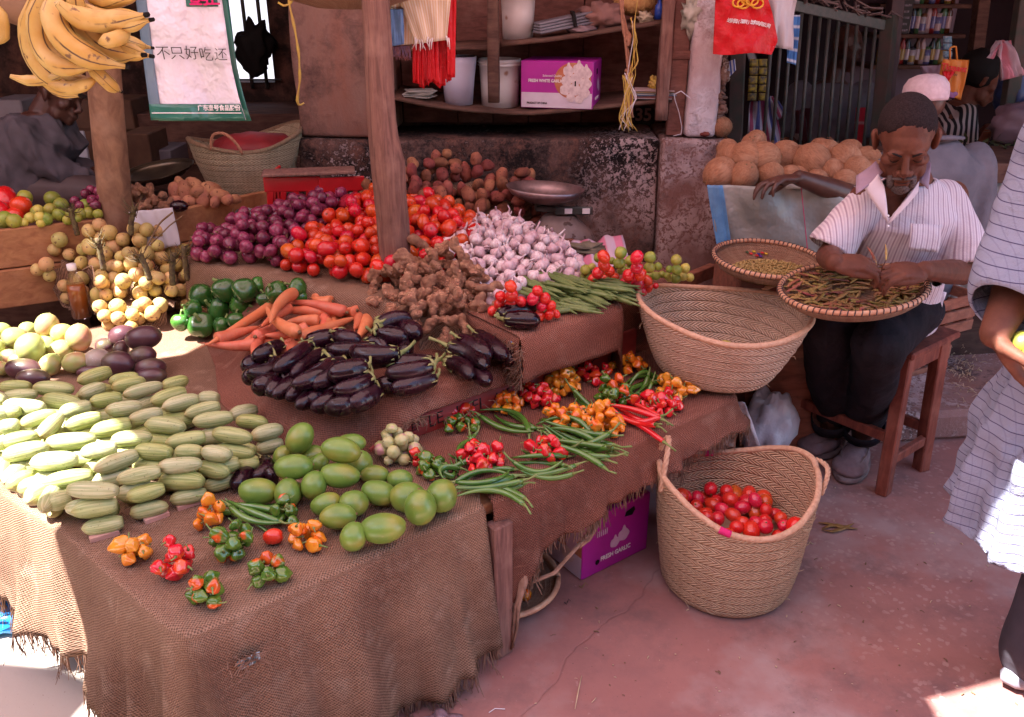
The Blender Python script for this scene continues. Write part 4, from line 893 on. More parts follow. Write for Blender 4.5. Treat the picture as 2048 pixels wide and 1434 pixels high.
for i in range(5):     # scotch bonnets
 for col in ('or', 'ye', 'red', 'gr'):
  m = MB()
  def bf(p, i=i):
   a = math.atan2(p.y, p.x); rr_ = math.hypot(p.x, p.y); lob = 3 + i % 2; k = 1 + .14 * math.cos(a * lob + i) * rr_ + .26 * nz(p.x * 1.7 + i * 5, p.y * 1.7, p.z * 1.7) + .07 * nz(p.x * 5, p.y * 5 + i, p.z * 5)
   sh = 1.0 if p.z > -.1 else 1 + .55 * (p.z + .1)
   return Vector((p.x * k * sh, p.y * k * sh, p.z - (.25 * math.exp(-((1 - p.z) / .12)))))
  m.ell((0, 0, 0), (.019, .018, [.019, .023, .017, .025, .021][i]), nu=22, nv=14, fn=bf); zt = [.015, .018, .013, .02, .017][i]
  m.tube([(0, 0, zt * .85), (.001, .002, zt + .006), (.004, .008, zt + .016)], [.005, .0016, .0019], 6, mi=1); V1('bonnet_' + col, m, [M['bon_' + col], M['stemgreen']])
for i in range(3):
 bb = MB(); ss = MB()
 def bf(p, i=i):
  a = math.atan2(p.y, p.x); rr_ = math.hypot(p.x, p.y); k = (1 + .17 * abs(math.cos(a * 2 + i)) * rr_ + .07 * nz(p.x * 1.5 + i * 5, p.y * 1.5, p.z)) * (1.0 if p.z > 0 else 1 + .22 * p.z)
  return Vector((p.x * k, p.y * k, p.z * .98 - .30 * math.exp(-((1 - p.z) / .10))))
 bb.ell((0, 0, 0), (.032, .032, .036), nu=28, nv=16, fn=bf); ss.tube([(0, 0, .021), (0, .001, .028), (.003, .004, .037), (.008, .01, .044)], [.010, .0045, .004, .005], 8)
 K.setdefault('bell_pepper', []).append([('body', bb.mesh('bell', M['bell'])), ('stem', ss.mesh('stem', M['stemgreen']))])
for col in ('mango', 'mango_y', 'mango_d', 'mango_s'):
 for i in range(3):
  m = MB(); m.ell((0, 0, 0), (.052, .041, .039), nu=24, nv=16, fn=lambda p: Vector((p.x, p.y + .10 * p.x * p.x * (1 if i else -1), p.z)) * (1 + .05 * p.x + .04 * nz(p.x + i * 3, p.y, p.z)))
  m.tube([(.051 + .001 * i, .004, 0), (.056, .005, .001)], [.004, .003], 7, mi=1); K.setdefault(col, []).append([('mango', m.mesh('mango', [M[col], M['stemdry']]))])
for nm, mt_, n_ in (('lime', 'lime', 2), ('lime_y', 'lime_y', 1), ('citrus', 'citrus', 3), ('garden_egg', 'tomatillo', 2)):
 for i in range(n_):
  m = MB(); lob = 6 if nm == 'garden_egg' else 0
  m.ell((0, 0, 0), (.027, .027, .026), nu=20, nv=14, fn=lambda p: p * (1 + .05 * nz(p.x * 1.3 + i * 5, p.y * 1.3, p.z * 1.3) + (.06 * math.cos(math.atan2(p.y, p.x) * lob) * math.hypot(p.x, p.y) if lob else 0)) + Vector((0, 0, .08 * max(0, p.z - .85) / .15)))
  m.ell((0, 0, .0275), (.003, .003, .0018), nu=6, nv=4, mi=1); K.setdefault(nm, []).append([(nm, m.mesh(nm, [M[mt_], M['stemdry']]))])
for i in range(4):
 m = MB(); m.ell((0, 0, 0), (.062, .060, .065), nu=32, nv=20, fn=lambda p: p * (1 + .05 * nz(p.x + i * 5, p.y, p.z) + .015 * nz(p.x * 5, p.y * 5, p.z + i)))
 for a in (0, 2.1, 4.2): m.ell((math.cos(a) * .014, math.sin(a) * .014, .0625), (.005, .005, .003), nu=8, nv=5, mi=1)
 for k in range(26):
  a = rs.uniform(0, 6.28); ph = rs.uniform(-1.2, 1.2); d = Vector((math.cos(a) * math.cos(ph), math.sin(a) * math.cos(ph), math.sin(ph))); t = d.cross(Vector((0, 0, 1))).normalized()
  m.tube([d * .062, d * .068 + t * .01 + Vector((0, 0, .006)), d * .065 + t * .024 + Vector((0, 0, .012 * rs.uniform(-1, 1)))], [.0007, .0006, .0004], 3, cap=False)
 V1('coconut', m, [M['coco'], M['stemdry']])
NAMES.update(cherry='small_tomato', garlic='garlic_bulb', potato_pale='potato', ginger='ginger_root', chili_green='green_chili', chili_red='red_chili', okra='okra_pod', bonnet_or='bonnet_pepper', bonnet_ye='bonnet_pepper', bonnet_red='bonnet_pepper', bonnet_gr='bonnet_pepper', mango_y='mango', mango_d='mango', mango_s='mango', lime_y='lime', citrus='orange')
CATS.update(cherry='tomato', garlic='garlic', potato_pale='potato', ginger='ginger', chili_green='chili', chili_red='chili', okra='okra', bonnet_or='hot pepper', bonnet_ye='hot pepper', bonnet_red='hot pepper', bonnet_gr='hot pepper', bell_pepper='bell pepper', mango_y='mango', mango_d='mango', mango_s='mango', lime_y='lime', citrus='orange', garden_egg='garden egg')
# ---------------------------------------------------------------- heaps
def heap(outline, inner, rad, N, seed, power=2.2, base=None, minrel=1.5, K_=14):
 """drops balls on a heap surface given by control points; returns centres"""
 O = [at(*p) for p in outline]; C = O + [aty(*p) for p in inner]; arr = np.array([tuple(p) for p in C]); r_ = random.Random(seed)
 def g(x, y):
  d = (arr[:, 0] - x) ** 2 + (arr[:, 1] - y) ** 2 + 1e-5; w_ = d ** -power; return float((w_ * arr[:, 2]).sum() / w_.sum())
 P2 = [(p.x, p.y) for p in O]; xs = [p[0] for p in P2]; ys = [p[1] for p in P2]; out = []; fails = 0
 cand = []
 while len(out) < N:
  best = None
  for _ in range(K_):
   for _t in range(60):
    x, y = r_.uniform(min(xs), max(xs)), r_.uniform(min(ys), max(ys))
    if inpoly(x, y, P2): break
   rd = rad * r_.uniform(.84, 1.1); g0 = g(x, y); z = g0 + rd * .8
   for (a, b_, c, r2) in out:
    d2 = (a - x) ** 2 + (b_ - y) ** 2; s_ = (rd + r2) * .93
    if d2 < s_ * s_: z = max(z, c + math.sqrt(s_ * s_ - d2))
   rel = z - g0
   if best is None or rel < best[0]: best = (rel, x, y, z, rd)
  if best[0] > rad * minrel * 1.6: fails += 1
  if fails > 40: break
  if best[0] <= rad * minrel * 1.6: out.append(best[1:])
 out = [(x, y, z, r2) for x, y, z, r2 in out]
 return out, g, P2
def core(g, P2, mat, name, lab, drop=.022):
 xs = [p[0] for p in P2]; ys = [p[1] for p in P2]; m = MB(); n = 26; idx = {}; vs = []; fs = []
 for j in range(n + 1):
  for i in range(n + 1):
   x, y = lerp(min(xs), max(xs), i / n), lerp(min(ys), max(ys), j / n); idx[(i, j)] = len(vs); vs.append((x, y, g(x, y) - drop))
 for j in range(n):
  for i in range(n):
   q = [idx[(i, j)], idx[(i + 1, j)], idx[(i + 1, j + 1)], idx[(i, j + 1)]]
   if all(inpoly(vs[k][0], vs[k][1], P2) for k in q): fs.append(q)
 m.add(vs, fs); return tag(m.build(name, mat), lab, 'cloth')
def fill(kind, out, rad0, auto, tilt=3.14, group=None, sc=1.):
 for x, y, z, rd in out:
  k = kind if isinstance(kind, str) else kind[0] if rs.random() < kind[2] else kind[1]
  inst(k, TRS((x, y, z), rrot(tilt), rd / rad0 * sc), auto=auto, group=group)
Z3 = .675
o_, g_, p_ = heap([(388, 518, Z3), (430, 528, Z3), (500, 530, Z3), (565, 535, Z3), (600, 500, .70), (660, 455, .73), (700, 425, .74), (640, 425, .74), (560, 445, .72), (470, 465, .70), (410, 490, Z3)],
                  [(600, 440, 3.03), (640, 415, 3.18), (560, 470, 2.9), (500, 490, 2.83), (690, 425, 3.12), (650, 440, 3.03)], .0245, 210, 1, minrel=1.9)
core(g_, p_, M['burlap2'], 'burlap_cloth', 'burlap cloth hidden beneath the red onion heap')
fill('onion', o_, .027, ('red onion', 'onion heap'), group='red onions heaped by the red crate')
o_, g_, p_ = heap([(562, 540, Z3), (600, 552, Z3), (660, 562, Z3), (760, 570, Z3), (830, 560, Z3), (900, 540, .69), (955, 500, .70), (950, 468, .71), (905, 440, .74), (840, 420, .77), (780, 410, .78), (715, 425, .76), (670, 455, .74), (620, 495, .70)],
                  [(760, 480, 2.82), (840, 440, 2.97), (720, 440, 2.97), (650, 520, 2.71), (900, 470, 2.86), (700, 500, 2.77)], .0255, 260, 2, minrel=1.9)
core(g_, p_, M['burlap2'], 'burlap_cloth', 'burlap cloth hidden beneath the tomato heap')
fill('tomato', o_, .027, ('red tomato', 'tomato heap'), group='tomatoes heaped around the post')
for u, v, z in ((525, 560, .60), (703, 601, .60)):
 inst('tomato', TRS(at(u, v + 18, z) + Vector((0, 0, .02)), (.5, .4 if u < 600 else 1.5, .3), 1.05), label='single orange plum tomato lying against the bell peppers' if u < 600 else 'single red plum tomato lying behind the carrots', group=None, var=3 if u < 600 else 1)
o_, g_, p_ = heap([(700, 440, .72), (790, 460, .72), (900, 460, .70), (1000, 470, .69), (1075, 455, .68), (1085, 425, .69), (1040, 385, .80), (960, 350, .86), (880, 335, .88), (800, 370, .84), (720, 400, .78)],
                  [(880, 350, 3.40), (930, 360, 3.38), (830, 375, 3.35), (960, 410, 3.2), (1040, 430, 3.15), (1000, 390, 3.3), (870, 420, 3.1)], .027, 240, 3, minrel=1.9)
core(g_, p_, M['burlap2'], 'burlap_cloth', 'burlap cloth hidden beneath the potato heap')
fill('potato', o_, .032, ('reddish potato', 'potato heap'), group='potatoes heaped against the black wall')
o_, g_, p_ = heap([(885, 525, .70), (930, 560, .69), (965, 590, .675), (985, 622, .665), (1040, 605, .67), (1100, 590, .68), (1160, 575, .68), (1165, 545, .68), (1120, 500, .69), (1060, 470, .71), (990, 450, .73), (945, 465, .72)],
                  [(1000, 490, 2.78), (1050, 510, 2.7), (960, 510, 2.7), (1010, 560, 2.5), (1080, 545, 2.6)], .0225, 180, 4)
core(g_, p_, M['burlap2'], 'burlap_cloth', 'burlap cloth hidden beneath the garlic heap')
fill('garlic', o_, .024, ('garlic bulb', 'garlic heap'), tilt=.9, group='garlic bulbs heaped below the weighing scale')
o_, g_, p_ = heap([(742, 640, .59), (790, 672, .59), (850, 705, .585), (920, 690, .60), (975, 660, .62), (1000, 640, .66), (965, 600, .68), (940, 560, .70), (880, 530, .73), (835, 520, .73), (800, 560, .69), (750, 600, .63)],
                  [(860, 560, 2.55), (850, 620, 2.36), (900, 600, 2.42), (820, 640, 2.28), (930, 630, 2.32)], .030, 105, 5, minrel=1.7)
core(g_, p_, M['burlap2'], 'burlap_cloth', 'burlap cloth hidden beneath the ginger heap')
fill('ginger', o_, .034, ('knobbly ginger root', 'ginger heap'), group='ginger roots heaped below the post')
# orange fruit heap on the left
o_, g_, p_ = heap([(75, 600, .47), (130, 610, .46), (192, 622, .455), (212, 662, .455), (270, 668, .455), (335, 655, .455), (385, 620, .46), (400, 575, .50), (370, 530, .58), (300, 495, .66), (200, 488, .67), (120, 505, .63), (85, 560, .55)],
                  [(200, 530, 2.93), (280, 540, 2.91), (240, 590, 2.81), (160, 580, 2.85), (330, 590, 2.80)], .026, 170, 6, minrel=1.9)
core(g_, p_, M['burlap2'], 'burlap_cloth', 'burlap cloth hidden beneath the orange fruit heap')
fill('citrus', o_, .026, ('mottled orange', 'orange heap'), group='oranges heaped behind the mangoes')
# bins on the left
def pile(pts, kind, rad, auto, group, dz=0., tilt=3.14):
 for u, v, rp, z in pts:
  p = at(u, v, z); r = rp / ppm(p); inst(kind, TRS(p, rrot(tilt), r / rad), auto=auto, group=group)
ZB = .78
pile([(10, 400, 24, ZB), (42, 412, 20, ZB), (-5, 425, 24, .76), (30, 432, 18, .75)], 'tomato', .027, ('bright red tomato', 'bin at the far left'), 'tomatoes in the left bin')
pile([(50, 395, 15, .79), (105, 398, 16, ZB), (122, 410, 15, ZB), (100, 418, 12, ZB), (75, 425, 14, .77), (92, 438, 13, .76), (118, 430, 13, .76), (140, 428, 11, .76), (170, 410, 12, ZB), (178, 426, 12, .76), (162, 428, 12, .76), (28, 442, 15, .76), (10, 440, 18, .75), (135, 440, 10, .75), (196, 428, 10, .76), (155, 436, 9, .76)], 'lime', .027, ('green lime', 'left bin'), 'limes in the left bin')
pile([(76, 420, 11, ZB), (60, 436, 11, .76), (80, 434, 11, .77), (48, 445, 9, .75), (82, 446, 9, .75)], 'lime_y', .027, ('yellow lime', 'left bin'), 'limes in the left bin')
pile([(150, 402, 10, .79), (172, 388, 11, .81), (185, 400, 11, .80), (198, 383, 11, .82), (160, 412, 10, ZB), (192, 410, 10, .79), (203, 395, 10, .81), (182, 380, 10, .82)], 'onion', .027, ('small red onion', 'left bin beside the brown post'), 'onions in the left bin')
pile([(390, 372, 18, .80), (425, 380, 18, .80), (370, 385, 18, .79), (405, 395, 17, .78), (350, 385, 15, .79), (440, 392, 16, .78), (378, 402, 14, .77), (455, 400, 12, .78), (350, 405, 14, .77), (430, 405, 12, .77), (470, 398, 12, .78), (395, 385, 16, .80), (362, 372, 15, .80)], 'potato_pale', .032, ('pale brown potato', 'back bin'), 'pale potatoes in the back bin')
pile([(278, 385, 14, .80), (295, 395, 14, .79), (280, 400, 14, .78), (310, 402, 14, .78), (325, 392, 12, .79), (300, 380, 12, .80), (335, 408, 13, .77), (290, 412, 12, .77), (270, 375, 10, .81)], 'ginger', .034, ('small ginger root', 'back bin beside the brown post'), 'ginger in the back bin')
m = MB(); p = at(358, 412, .78); m.ell(p, (.035, .025, .022), nu=16, nv=10); tag(m.build('small_aubergine', M['eggplant']), 'small dark aubergine lying between ginger and potatoes in the back bin', 'aubergine')
# ---------------------------------------------------------------- laid one by one
def lay(kind, u, v, Lp, ang, z, Ln, wsc=None, var=None, auto=None, label=None, group=None, roll=None, tip=0., flip=False):
 a = R(ang); du, dv = math.cos(a) * Lp / 2, -math.sin(a) * Lp / 2; A = at(u - du, v - dv, z); B = at(u + du, v + dv, z)
 if flip: A, B = B, A
 d = B - A; L = d.length; s = L / Ln; yaw = math.atan2(d.y, d.x); w_ = s if wsc is None else wsc
 return inst(kind, Matrix.Translation((A + B) / 2) @ Matrix.Rotation(yaw, 4, 'Z') @ Matrix.Rotation(tip, 4, 'Y') @ Matrix.Rotation(rs.uniform(0, 6.28) if roll is None else roll, 4, 'X') @ Matrix.Diagonal((s, w_, w_, 1)), var=var, auto=auto, label=label, group=group)
k_ = .3027
CU = [(610,175,240,18),(355,255,270,-2),(90,240,220,0),(120,300,240,5),(155,370,270,-5),(410,335,240,-8),(600,270,180,20),(810,195,210,10),(850,225,230,12),(940,265,270,15),(690,330,230,10),(815,385,245,8),(485,395,230,15),(250,455,250,18),(335,500,200,45),(540,475,260,15),(720,515,285,12),(950,440,240,15),(1100,310,250,18),(1180,355,260,15),(1150,220,180,15),(1370,320,150,0),(1325,400,250,15),(1395,460,280,8),(1085,500,260,-5),(1600,415,200,15),(1665,475,210,-5),(1765,545,220,15),(1775,635,190,15),(1530,565,260,-8),(1565,655,240,-5),(1425,680,200,-8),(1215,595,280,10),(870,585,275,5),(1000,670,255,-5),(1240,670,190,0),(1190,760,295,5),(1455,770,245,12),(1630,750,160,10),(905,830,310,12),(1210,865,250,3),(1460,875,230,15),(470,600,340,5),(640,665,260,10),(750,745,320,20),(350,735,320,5),(430,860,360,10),(130,590,260,12),(60,500,150,8),(170,670,320,12),(595,925,350,-2),(952,945,270,15),(610,1045,320,10),(985,1055,260,12),(1235,970,260,12),(665,1160,290,10),(130,800,250,8),(-60,330,200,0),(-60,430,220,5),(-40,620,200,10),(-30,730,220,10),(290,545,200,10),(40,410,200,5)]
zc = {50:.555, 52:.475, 51:.52, 53:.475, 54:.475, 55:.472, 40:.51, 41:.475, 37:.515, 38:.49, 28:.475, 27:.51, 30:.50, 26:.51, 25:.50, 39:.552, 36:.55, 46:.53, 56:.51, 21:.52, 20:.52, 22:.535, 60:.5, 61:.52}
ctop = []
for i, (cx, cy_, L, a) in enumerate(CU):
 z = {51: .515, 52: .513, 53: .475, 55: .474}.get(i, zc.get(i, .553)) if i not in (50,) else .557
 if i == 52: z = .516
 if i == 53: z = .474
 if i == 51: z = .515
 lay('cucumber', cx * k_, 700 + cy_ * k_, L * k_ * 1.03, a, z, .112, wsc=rs.uniform(.87, 1.0), auto=('striped pale green cucumber', 'cucumber stack'), group='cucumbers stacked on the front table')
 ctop.append((cx, cy_, L, a, z))
for (cx, cy_, L, a, z) in ctop:   # the layer underneath
 if z > .54:
  for zz, sh in ((.513, 10), (.475, -8)):
   lay('cucumber', cx * k_ + rs.uniform(-6, 6), 700 + cy_ * k_ + (z - zz) * 560 + sh, L * k_ * 1.02, a + rs.uniform(-8, 8), zz, .112, wsc=1.0, auto=('striped pale green cucumber', 'cucumber stack'), group='cucumbers stacked on the front table')
for k in range(19):     # the low left edge of the stack
 f = k / 25; u, v = lerp(2, 160, f) + rs.uniform(-8, 8), lerp(925, 1045, f) + rs.uniform(-6, 4)
 lay('cucumber', u, v, 70 * rs.uniform(.8, 1), rs.uniform(15, 60), .474 + .04 * (k % 2), .112, wsc=1.0, auto=('sunlit pale cucumber', 'left edge of the stack'), group='cucumbers stacked on the front table')
for u, v, L, a in ((1245, 1020, 150, 20), (1035, 1105, 160, 22), (690, 1225, 180, 15)):
 m = MB(); p = at(u * k_, 700 + v * k_, .457); m.box(p, (L * k_ / ppm(p), .014, .012), rot=R(a) + .3, b=.001); tag(m.build('wood_wedge', pm('pale wedge %d' % u, (.55, .33, .27), (.45, .25, .2), 30, .8)), {1245: 'pale wooden wedge holding the right cucumber stack', 1035: 'thin wooden wedge holding the middle cucumber stack', 690: 'wooden wedge holding the front corner cucumber stack'}[u], 'wedge')
# mangoes and dark mangoes left
def mg(kind, pts, ox, oy, k, lab):
 for i, (cx, cy_, rx, ry, a, z) in enumerate(pts):
  p = at(ox + cx * k, oy + cy_ * k, z); gk = 1.08 if kind == 'mango' else 1.; r = rx * k * gk / ppm(p); ry_ = ry * k * gk / ppm(p); up = ray(ox + cx * k, oy + cy_ * k).normalized()
  x = (Vector((1, 0, 0)) * math.cos(R(a)) + Vector((0, .4, .91)) * math.sin(R(a))).normalized(); Mx = frame(p, x, Vector((0, 1, 0)) if abs(x.y) < .8 else (0, 0, 1)) @ Matrix.Diagonal((r / .052, ry_ / .041, ry_ / .041, 1))
  inst(kind, Mx, auto=lab)
mg('mango_y', [(90,1110,85,75,0,.50),(200,1180,102,95,100,.515),(310,1030,82,78,80,.54),(405,1080,75,68,10,.52),(520,1110,92,85,95,.52),(330,1290,80,72,60,.485),(495,1270,88,72,15,.49),(290,1160,80,70,0,.49),(400,1190,80,72,20,.485),(60,1240,70,60,0,.485),(110,1260,60,50,0,.48),(5,1060,60,55,0,.52),(0,1310,60,50,0,.48),(-60,1180,90,80,0,.5),(180,1060,60,60,0,.50)], 0, 340, k_, ('yellow green mango', 'mango pile at the left'))
mg('mango_d', [(800,1095,90,72,20,.52),(940,1110,122,85,10,.55),(690,1165,64,58,0,.49),(780,1275,112,85,-5,.50),(800,1190,62,55,80,.50),(935,1230,92,70,10,.51),(985,1310,105,75,5,.48),(990,1365,105,62,5,.475),(150,1315,125,75,-5,.485),(210,1375,112,66,0,.475),(600,1335,100,45,0,.47),(760,1345,90,45,0,.47)], 0, 340, k_, ('dark purple mango', 'dark pile beside the cucumbers'))
mg('mango_s', [(640,1255,86,80,0,.49)], 0, 340, k_, ('speckled grey mango', 'dark pile beside the cucumbers'))
# green mangoes on the front table
mg('mango', [(590,655,105,85,60,.55),(860,725,125,82,-10,.56),(545,840,122,82,5,.53),(850,895,125,80,-5,.515),(310,1000,122,85,-3,.495),(512,1020,95,84,95,.49),(685,965,92,82,75,.50),(480,770,70,62,60,.49),(680,760,90,65,0,.50),(720,820,70,60,60,.50),(985,820,80,90,0,.49),(760,1085,98,70,20,.485),(840,1165,115,82,5,.49),(945,1080,92,84,0,.49),(1085,890,92,62,0,.485),(1110,1010,112,80,-15,.49),(1250,920,80,62,0,.485),(1300,1040,112,98,0,.49),(1390,1110,112,104,95,.50),(1530,1035,105,100,80,.495),(1135,1245,142,96,5,.50),(945,1305,92,85,80,.49),(560,1000,60,60,0,.48),(930,680,90,60,0,.52)], 420, 680, k_, ('green mango', 'green mango group on the front table'))
for cx, cy_, L, a in ((345, 855, 90, 60), (210, 920, 110, 50), (400, 900, 60, 20)):
 lay('aubergine', 420 + cx * k_, 680 + cy_ * k_, L * k_ * 1.5, a, .475, .15, wsc=.8, auto=('small black aubergine', 'gap between the cucumbers and green mangoes'))
# bell peppers
pile([(x * k_, 340 + y * k_, r * k_, z + .015) for x, y, r, z in [(1195,1005,62,.50),(1330,1025,88,.49),(1475,1030,65,.49),(1445,915,78,.53),(1330,835,85,.56),(1480,800,85,.59),(1620,800,85,.61),(1600,890,82,.55),(1275,920,62,.54),(1560,1000,62,.515),(1690,960,60,.53),(1750,860,55,.60),(1830,810,75,.63),(1965,780,68,.64),(1990,840,60,.61),(1800,900,60,.58),(1640,1010,40,.50),(1490,745,60,.60),(1880,880,55,.58),(1700,760,55,.62)]], 'bell_pepper', .034, ('glossy green bell pepper', 'bell pepper pile'), 'green bell peppers piled left of the carrots', tilt=1.3)
# carrots (crop origin 380,340)
for cx, cy_, L, a, z in [(600,900,270,50,.66),(400,985,560,31,.60),(310,1080,260,17,.595),(270,1155,330,0,.585),(450,1150,190,58,.585),(560,970,260,35,.63),(640,1075,330,10,.61),(840,900,440,-10,.63),(780,930,360,-2,.615),(740,1000,270,3,.61),(600,1000,290,-38,.64),(900,1045,360,20,.605),(870,860,150,-10,.64),(850,1130,250,60,.59),(700,1120,250,80,.585),(570,1140,220,-5,.58),(1110,985,170,75,.61),(960,985,160,60,.60),(890,1000,170,80,.60),(520,1050,250,35,.60),(1040,920,150,-20,.62),(900,830,160,20,.63),(420,1120,240,20,.575),(760,1060,300,28,.585),(1150,1040,140,60,.60),(660,1160,260,-4,.58),(820,1050,300,-12,.585)]:
 lay('carrot', 380 + cx * k_, 340 + cy_ * k_, L * k_, a, z, .18, wsc=rs.uniform(.98, 1.12), auto=('orange carrot', 'carrot pile'), group='carrots piled in the middle', flip=rs.random() < .2)
# aubergines (crop origin 420,680)
EG = [(380,80,230,25,.625),(550,115,290,35,.64),(640,160,300,35,.62),(760,210,300,25,.62),(690,230,280,30,.635),(790,250,250,25,.63),(905,205,290,12,.655),(950,300,270,20,.63),(1010,390,240,28,.60),(860,430,160,15,.595),(300,230,130,25,.59),(370,290,150,25,.59),(440,280,120,60,.59),(510,290,130,50,.59),(590,320,140,45,.59),(650,370,130,50,.59),(710,380,150,25,.59),(780,390,140,40,.59),(1080,90,300,-5,.65),(1100,130,260,8,.64),(1320,200,330,10,.64),(1340,290,330,15,.61),(1310,150,310,0,.62),(1150,30,260,-8,.62),(1660,190,180,-35,.61),(1720,110,250,-30,.63),(1770,230,120,-35,.60),(1755,55,250,-30,.64),(1860,40,270,-38,.64),(1930,80,120,-45,.61),(1180,290,160,10,.60),(290,160,120,20,.60),(360,200,150,25,.61),(560,220,150,40,.60),(840,320,150,30,.60),
      (930,60,320,2,.63),(700,30,300,20,.62),(880,100,300,8,.61)]
for i, (cx, cy_, L, a, z) in enumerate(EG):
 lay('aubergine', 420 + cx * k_, 680 + cy_ * k_, max(L * k_, 60), a, z, .15, wsc=rs.uniform(.95, 1.1), auto=('glossy black aubergine', 'aubergine pile'), group='aubergines piled at the edge of the raised cover', flip=(a < -20), roll=rs.uniform(-.5, .5))
for cx, cy_, L, a, z in [(1350,1000,260,12,.68),(1330,1095,240,-10,.655),(1240,1160,160,-15,.63),(1040,1110,200,-15,.65),(1450,1060,160,-30,.66),(1400,1170,120,-60,.63),(880,1120,240,10,.63)]:
 lay('aubergine', 380 + cx * k_, 340 + cy_ * k_, L * k_, a, z, .15, wsc=1.05, auto=('glossy black aubergine', 'aubergines in front of the ginger'), group='aubergines piled at the edge of the raised cover', flip=True, roll=rs.uniform(-.5, .5))
for cx, cy_, L, a, z in [(775,930,280,14,.715),(810,990,260,-3,.71)]:
 lay('aubergine', 800 + cx * k_, 340 + cy_ * k_, L * k_, a, z, .15, wsc=.95, label='long black aubergine on the box edge, ' + ('the upper of two' if a > 0 else 'the lower of two'), group='two aubergines on the box edge', flip=True, roll=0, var=3)
# small tomatoes and limes in pyramids (crop origin 800,340)
def pyr(pts, kind, rad, auto, group): pile([(800 + x * k_, 340 + y * k_, r * k_, z) for x, y, r, z in pts], kind, rad, auto, group, tilt=.6)
pyr([(731,768,41,.81),(738,830,42,.77),(665,835,37,.76),(735,885,42,.735),(657,890,38,.73),(800,870,36,.745),(612,930,34,.70),(670,930,34,.70),(795,910,36,.71)], 'cherry', .021, ('small round tomato', 'small tomato pyramid left of the okra'), 'small tomatoes in pyramids')
pyr([(908,797,36,.78),(878,850,40,.755),(957,845,38,.755),(935,900,36,.73),(998,900,34,.73),(925,960,34,.70),(985,955,34,.705),(1032,950,26,.70)], 'cherry', .021, ('small round tomato', 'small tomato pyramid in front of the okra'), 'small tomatoes in pyramids')
pyr([(1345,572,40,.83),(1348,630,40,.79),(1308,680,40,.755),(1385,670,36,.76),(1275,725,38,.715),(1355,722,38,.72),(1418,710,28,.72),(1235,765,32,.69),(1285,770,30,.69),(1340,765,30,.69)], 'cherry', .021, ('small round tomato', 'small tomato pyramid behind the okra'), 'small tomatoes in pyramids')
pyr([(1565,577,43,.83),(1565,645,42,.79),(1510,695,42,.755),(1590,690,38,.76),(1570,750,44,.72),(1635,730,32,.73),(1485,750,36,.715),(1560,795,34,.695),(1640,775,32,.70),(1600,800,30,.69),(1690,765,20,.70)], 'cherry', .021, ('small round tomato', 'small tomato pyramid nearest the big basket'), 'small tomatoes in pyramids')
pyr([(1458,547,42,.81),(1450,615,42,.77),(1315,580,36,.78),(1225,662,38,.73),(1400,600,25,.77),(1520,600,36,.76),(1465,660,34,.735),(1210,720,34,.695),(1240,700,30,.71)], 'lime', .027, ('green lime', 'lime pyramid behind the small tomatoes'), 'limes in pyramids')
pyr([(1652,577,40,.80),(1648,645,38,.76),(1705,638,28,.76),(1690,700,30,.72),(1650,700,36,.715),(1730,690,24,.72)], 'lime', .027, ('green lime', 'middle lime pyramid'), 'limes in pyramids')
pyr([(1825,594,37,.79),(1828,660,36,.75),(1780,655,26,.75),(1822,715,38,.71),(1765,700,26,.72)], 'lime', .027, ('green lime', 'rightmost lime pyramid'), 'limes in pyramids')
pyr([(1885,650,34,.75),(1870,705,30,.715),(1915,710,30,.71),(1780,715,26,.71)], 'lime_y', .027, ('yellow lime', 'rightmost lime pyramid'), 'limes in pyramids')
pyr([(1175,705,28,.70),(1270,640,26,.74),(1640,690,28,.72),(1500,660,30,.73)], 'lime_y', .027, ('yellow lime', 'lime pyramid behind the small tomatoes'), 'limes in pyramids')
# okra
for x0, y0, x1, y1, n_, z0 in [(960, 700, 1250, 790, 13, .72), (900, 745, 1060, 800, 8, .71), (1150, 800, 1330, 850, 12, .70), (1010, 820, 1180, 890, 11, .69), (1320, 740, 1520, 775, 9, .72), (1330, 800, 1560, 850, 12, .695), (1060, 880, 1330, 900, 12, .69), (780, 790, 900, 830, 6, .70), (1050, 930, 1150, 920, 5, .69), (1200, 760, 1400, 820, 9, .71)]:
 for k in range(n_):
  cx = (x0 + x1) / 2 + rs.uniform(-40, 40); cy_ = lerp(y0, y1, .5) + (k - n_ / 2) * 7; a = -math.degrees(math.atan2(y1 - y0, x1 - x0)) + rs.uniform(-9, 6)
  lay('okra', 800 + cx * k_, 340 + cy_ * k_, 88 * rs.uniform(.9, 1.08), a, z0 + .004 * (k % 3), .145, wsc=1.0, auto=('ridged green okra pod', 'okra rows on the box'), group='okra pods laid in rows', flip=True)
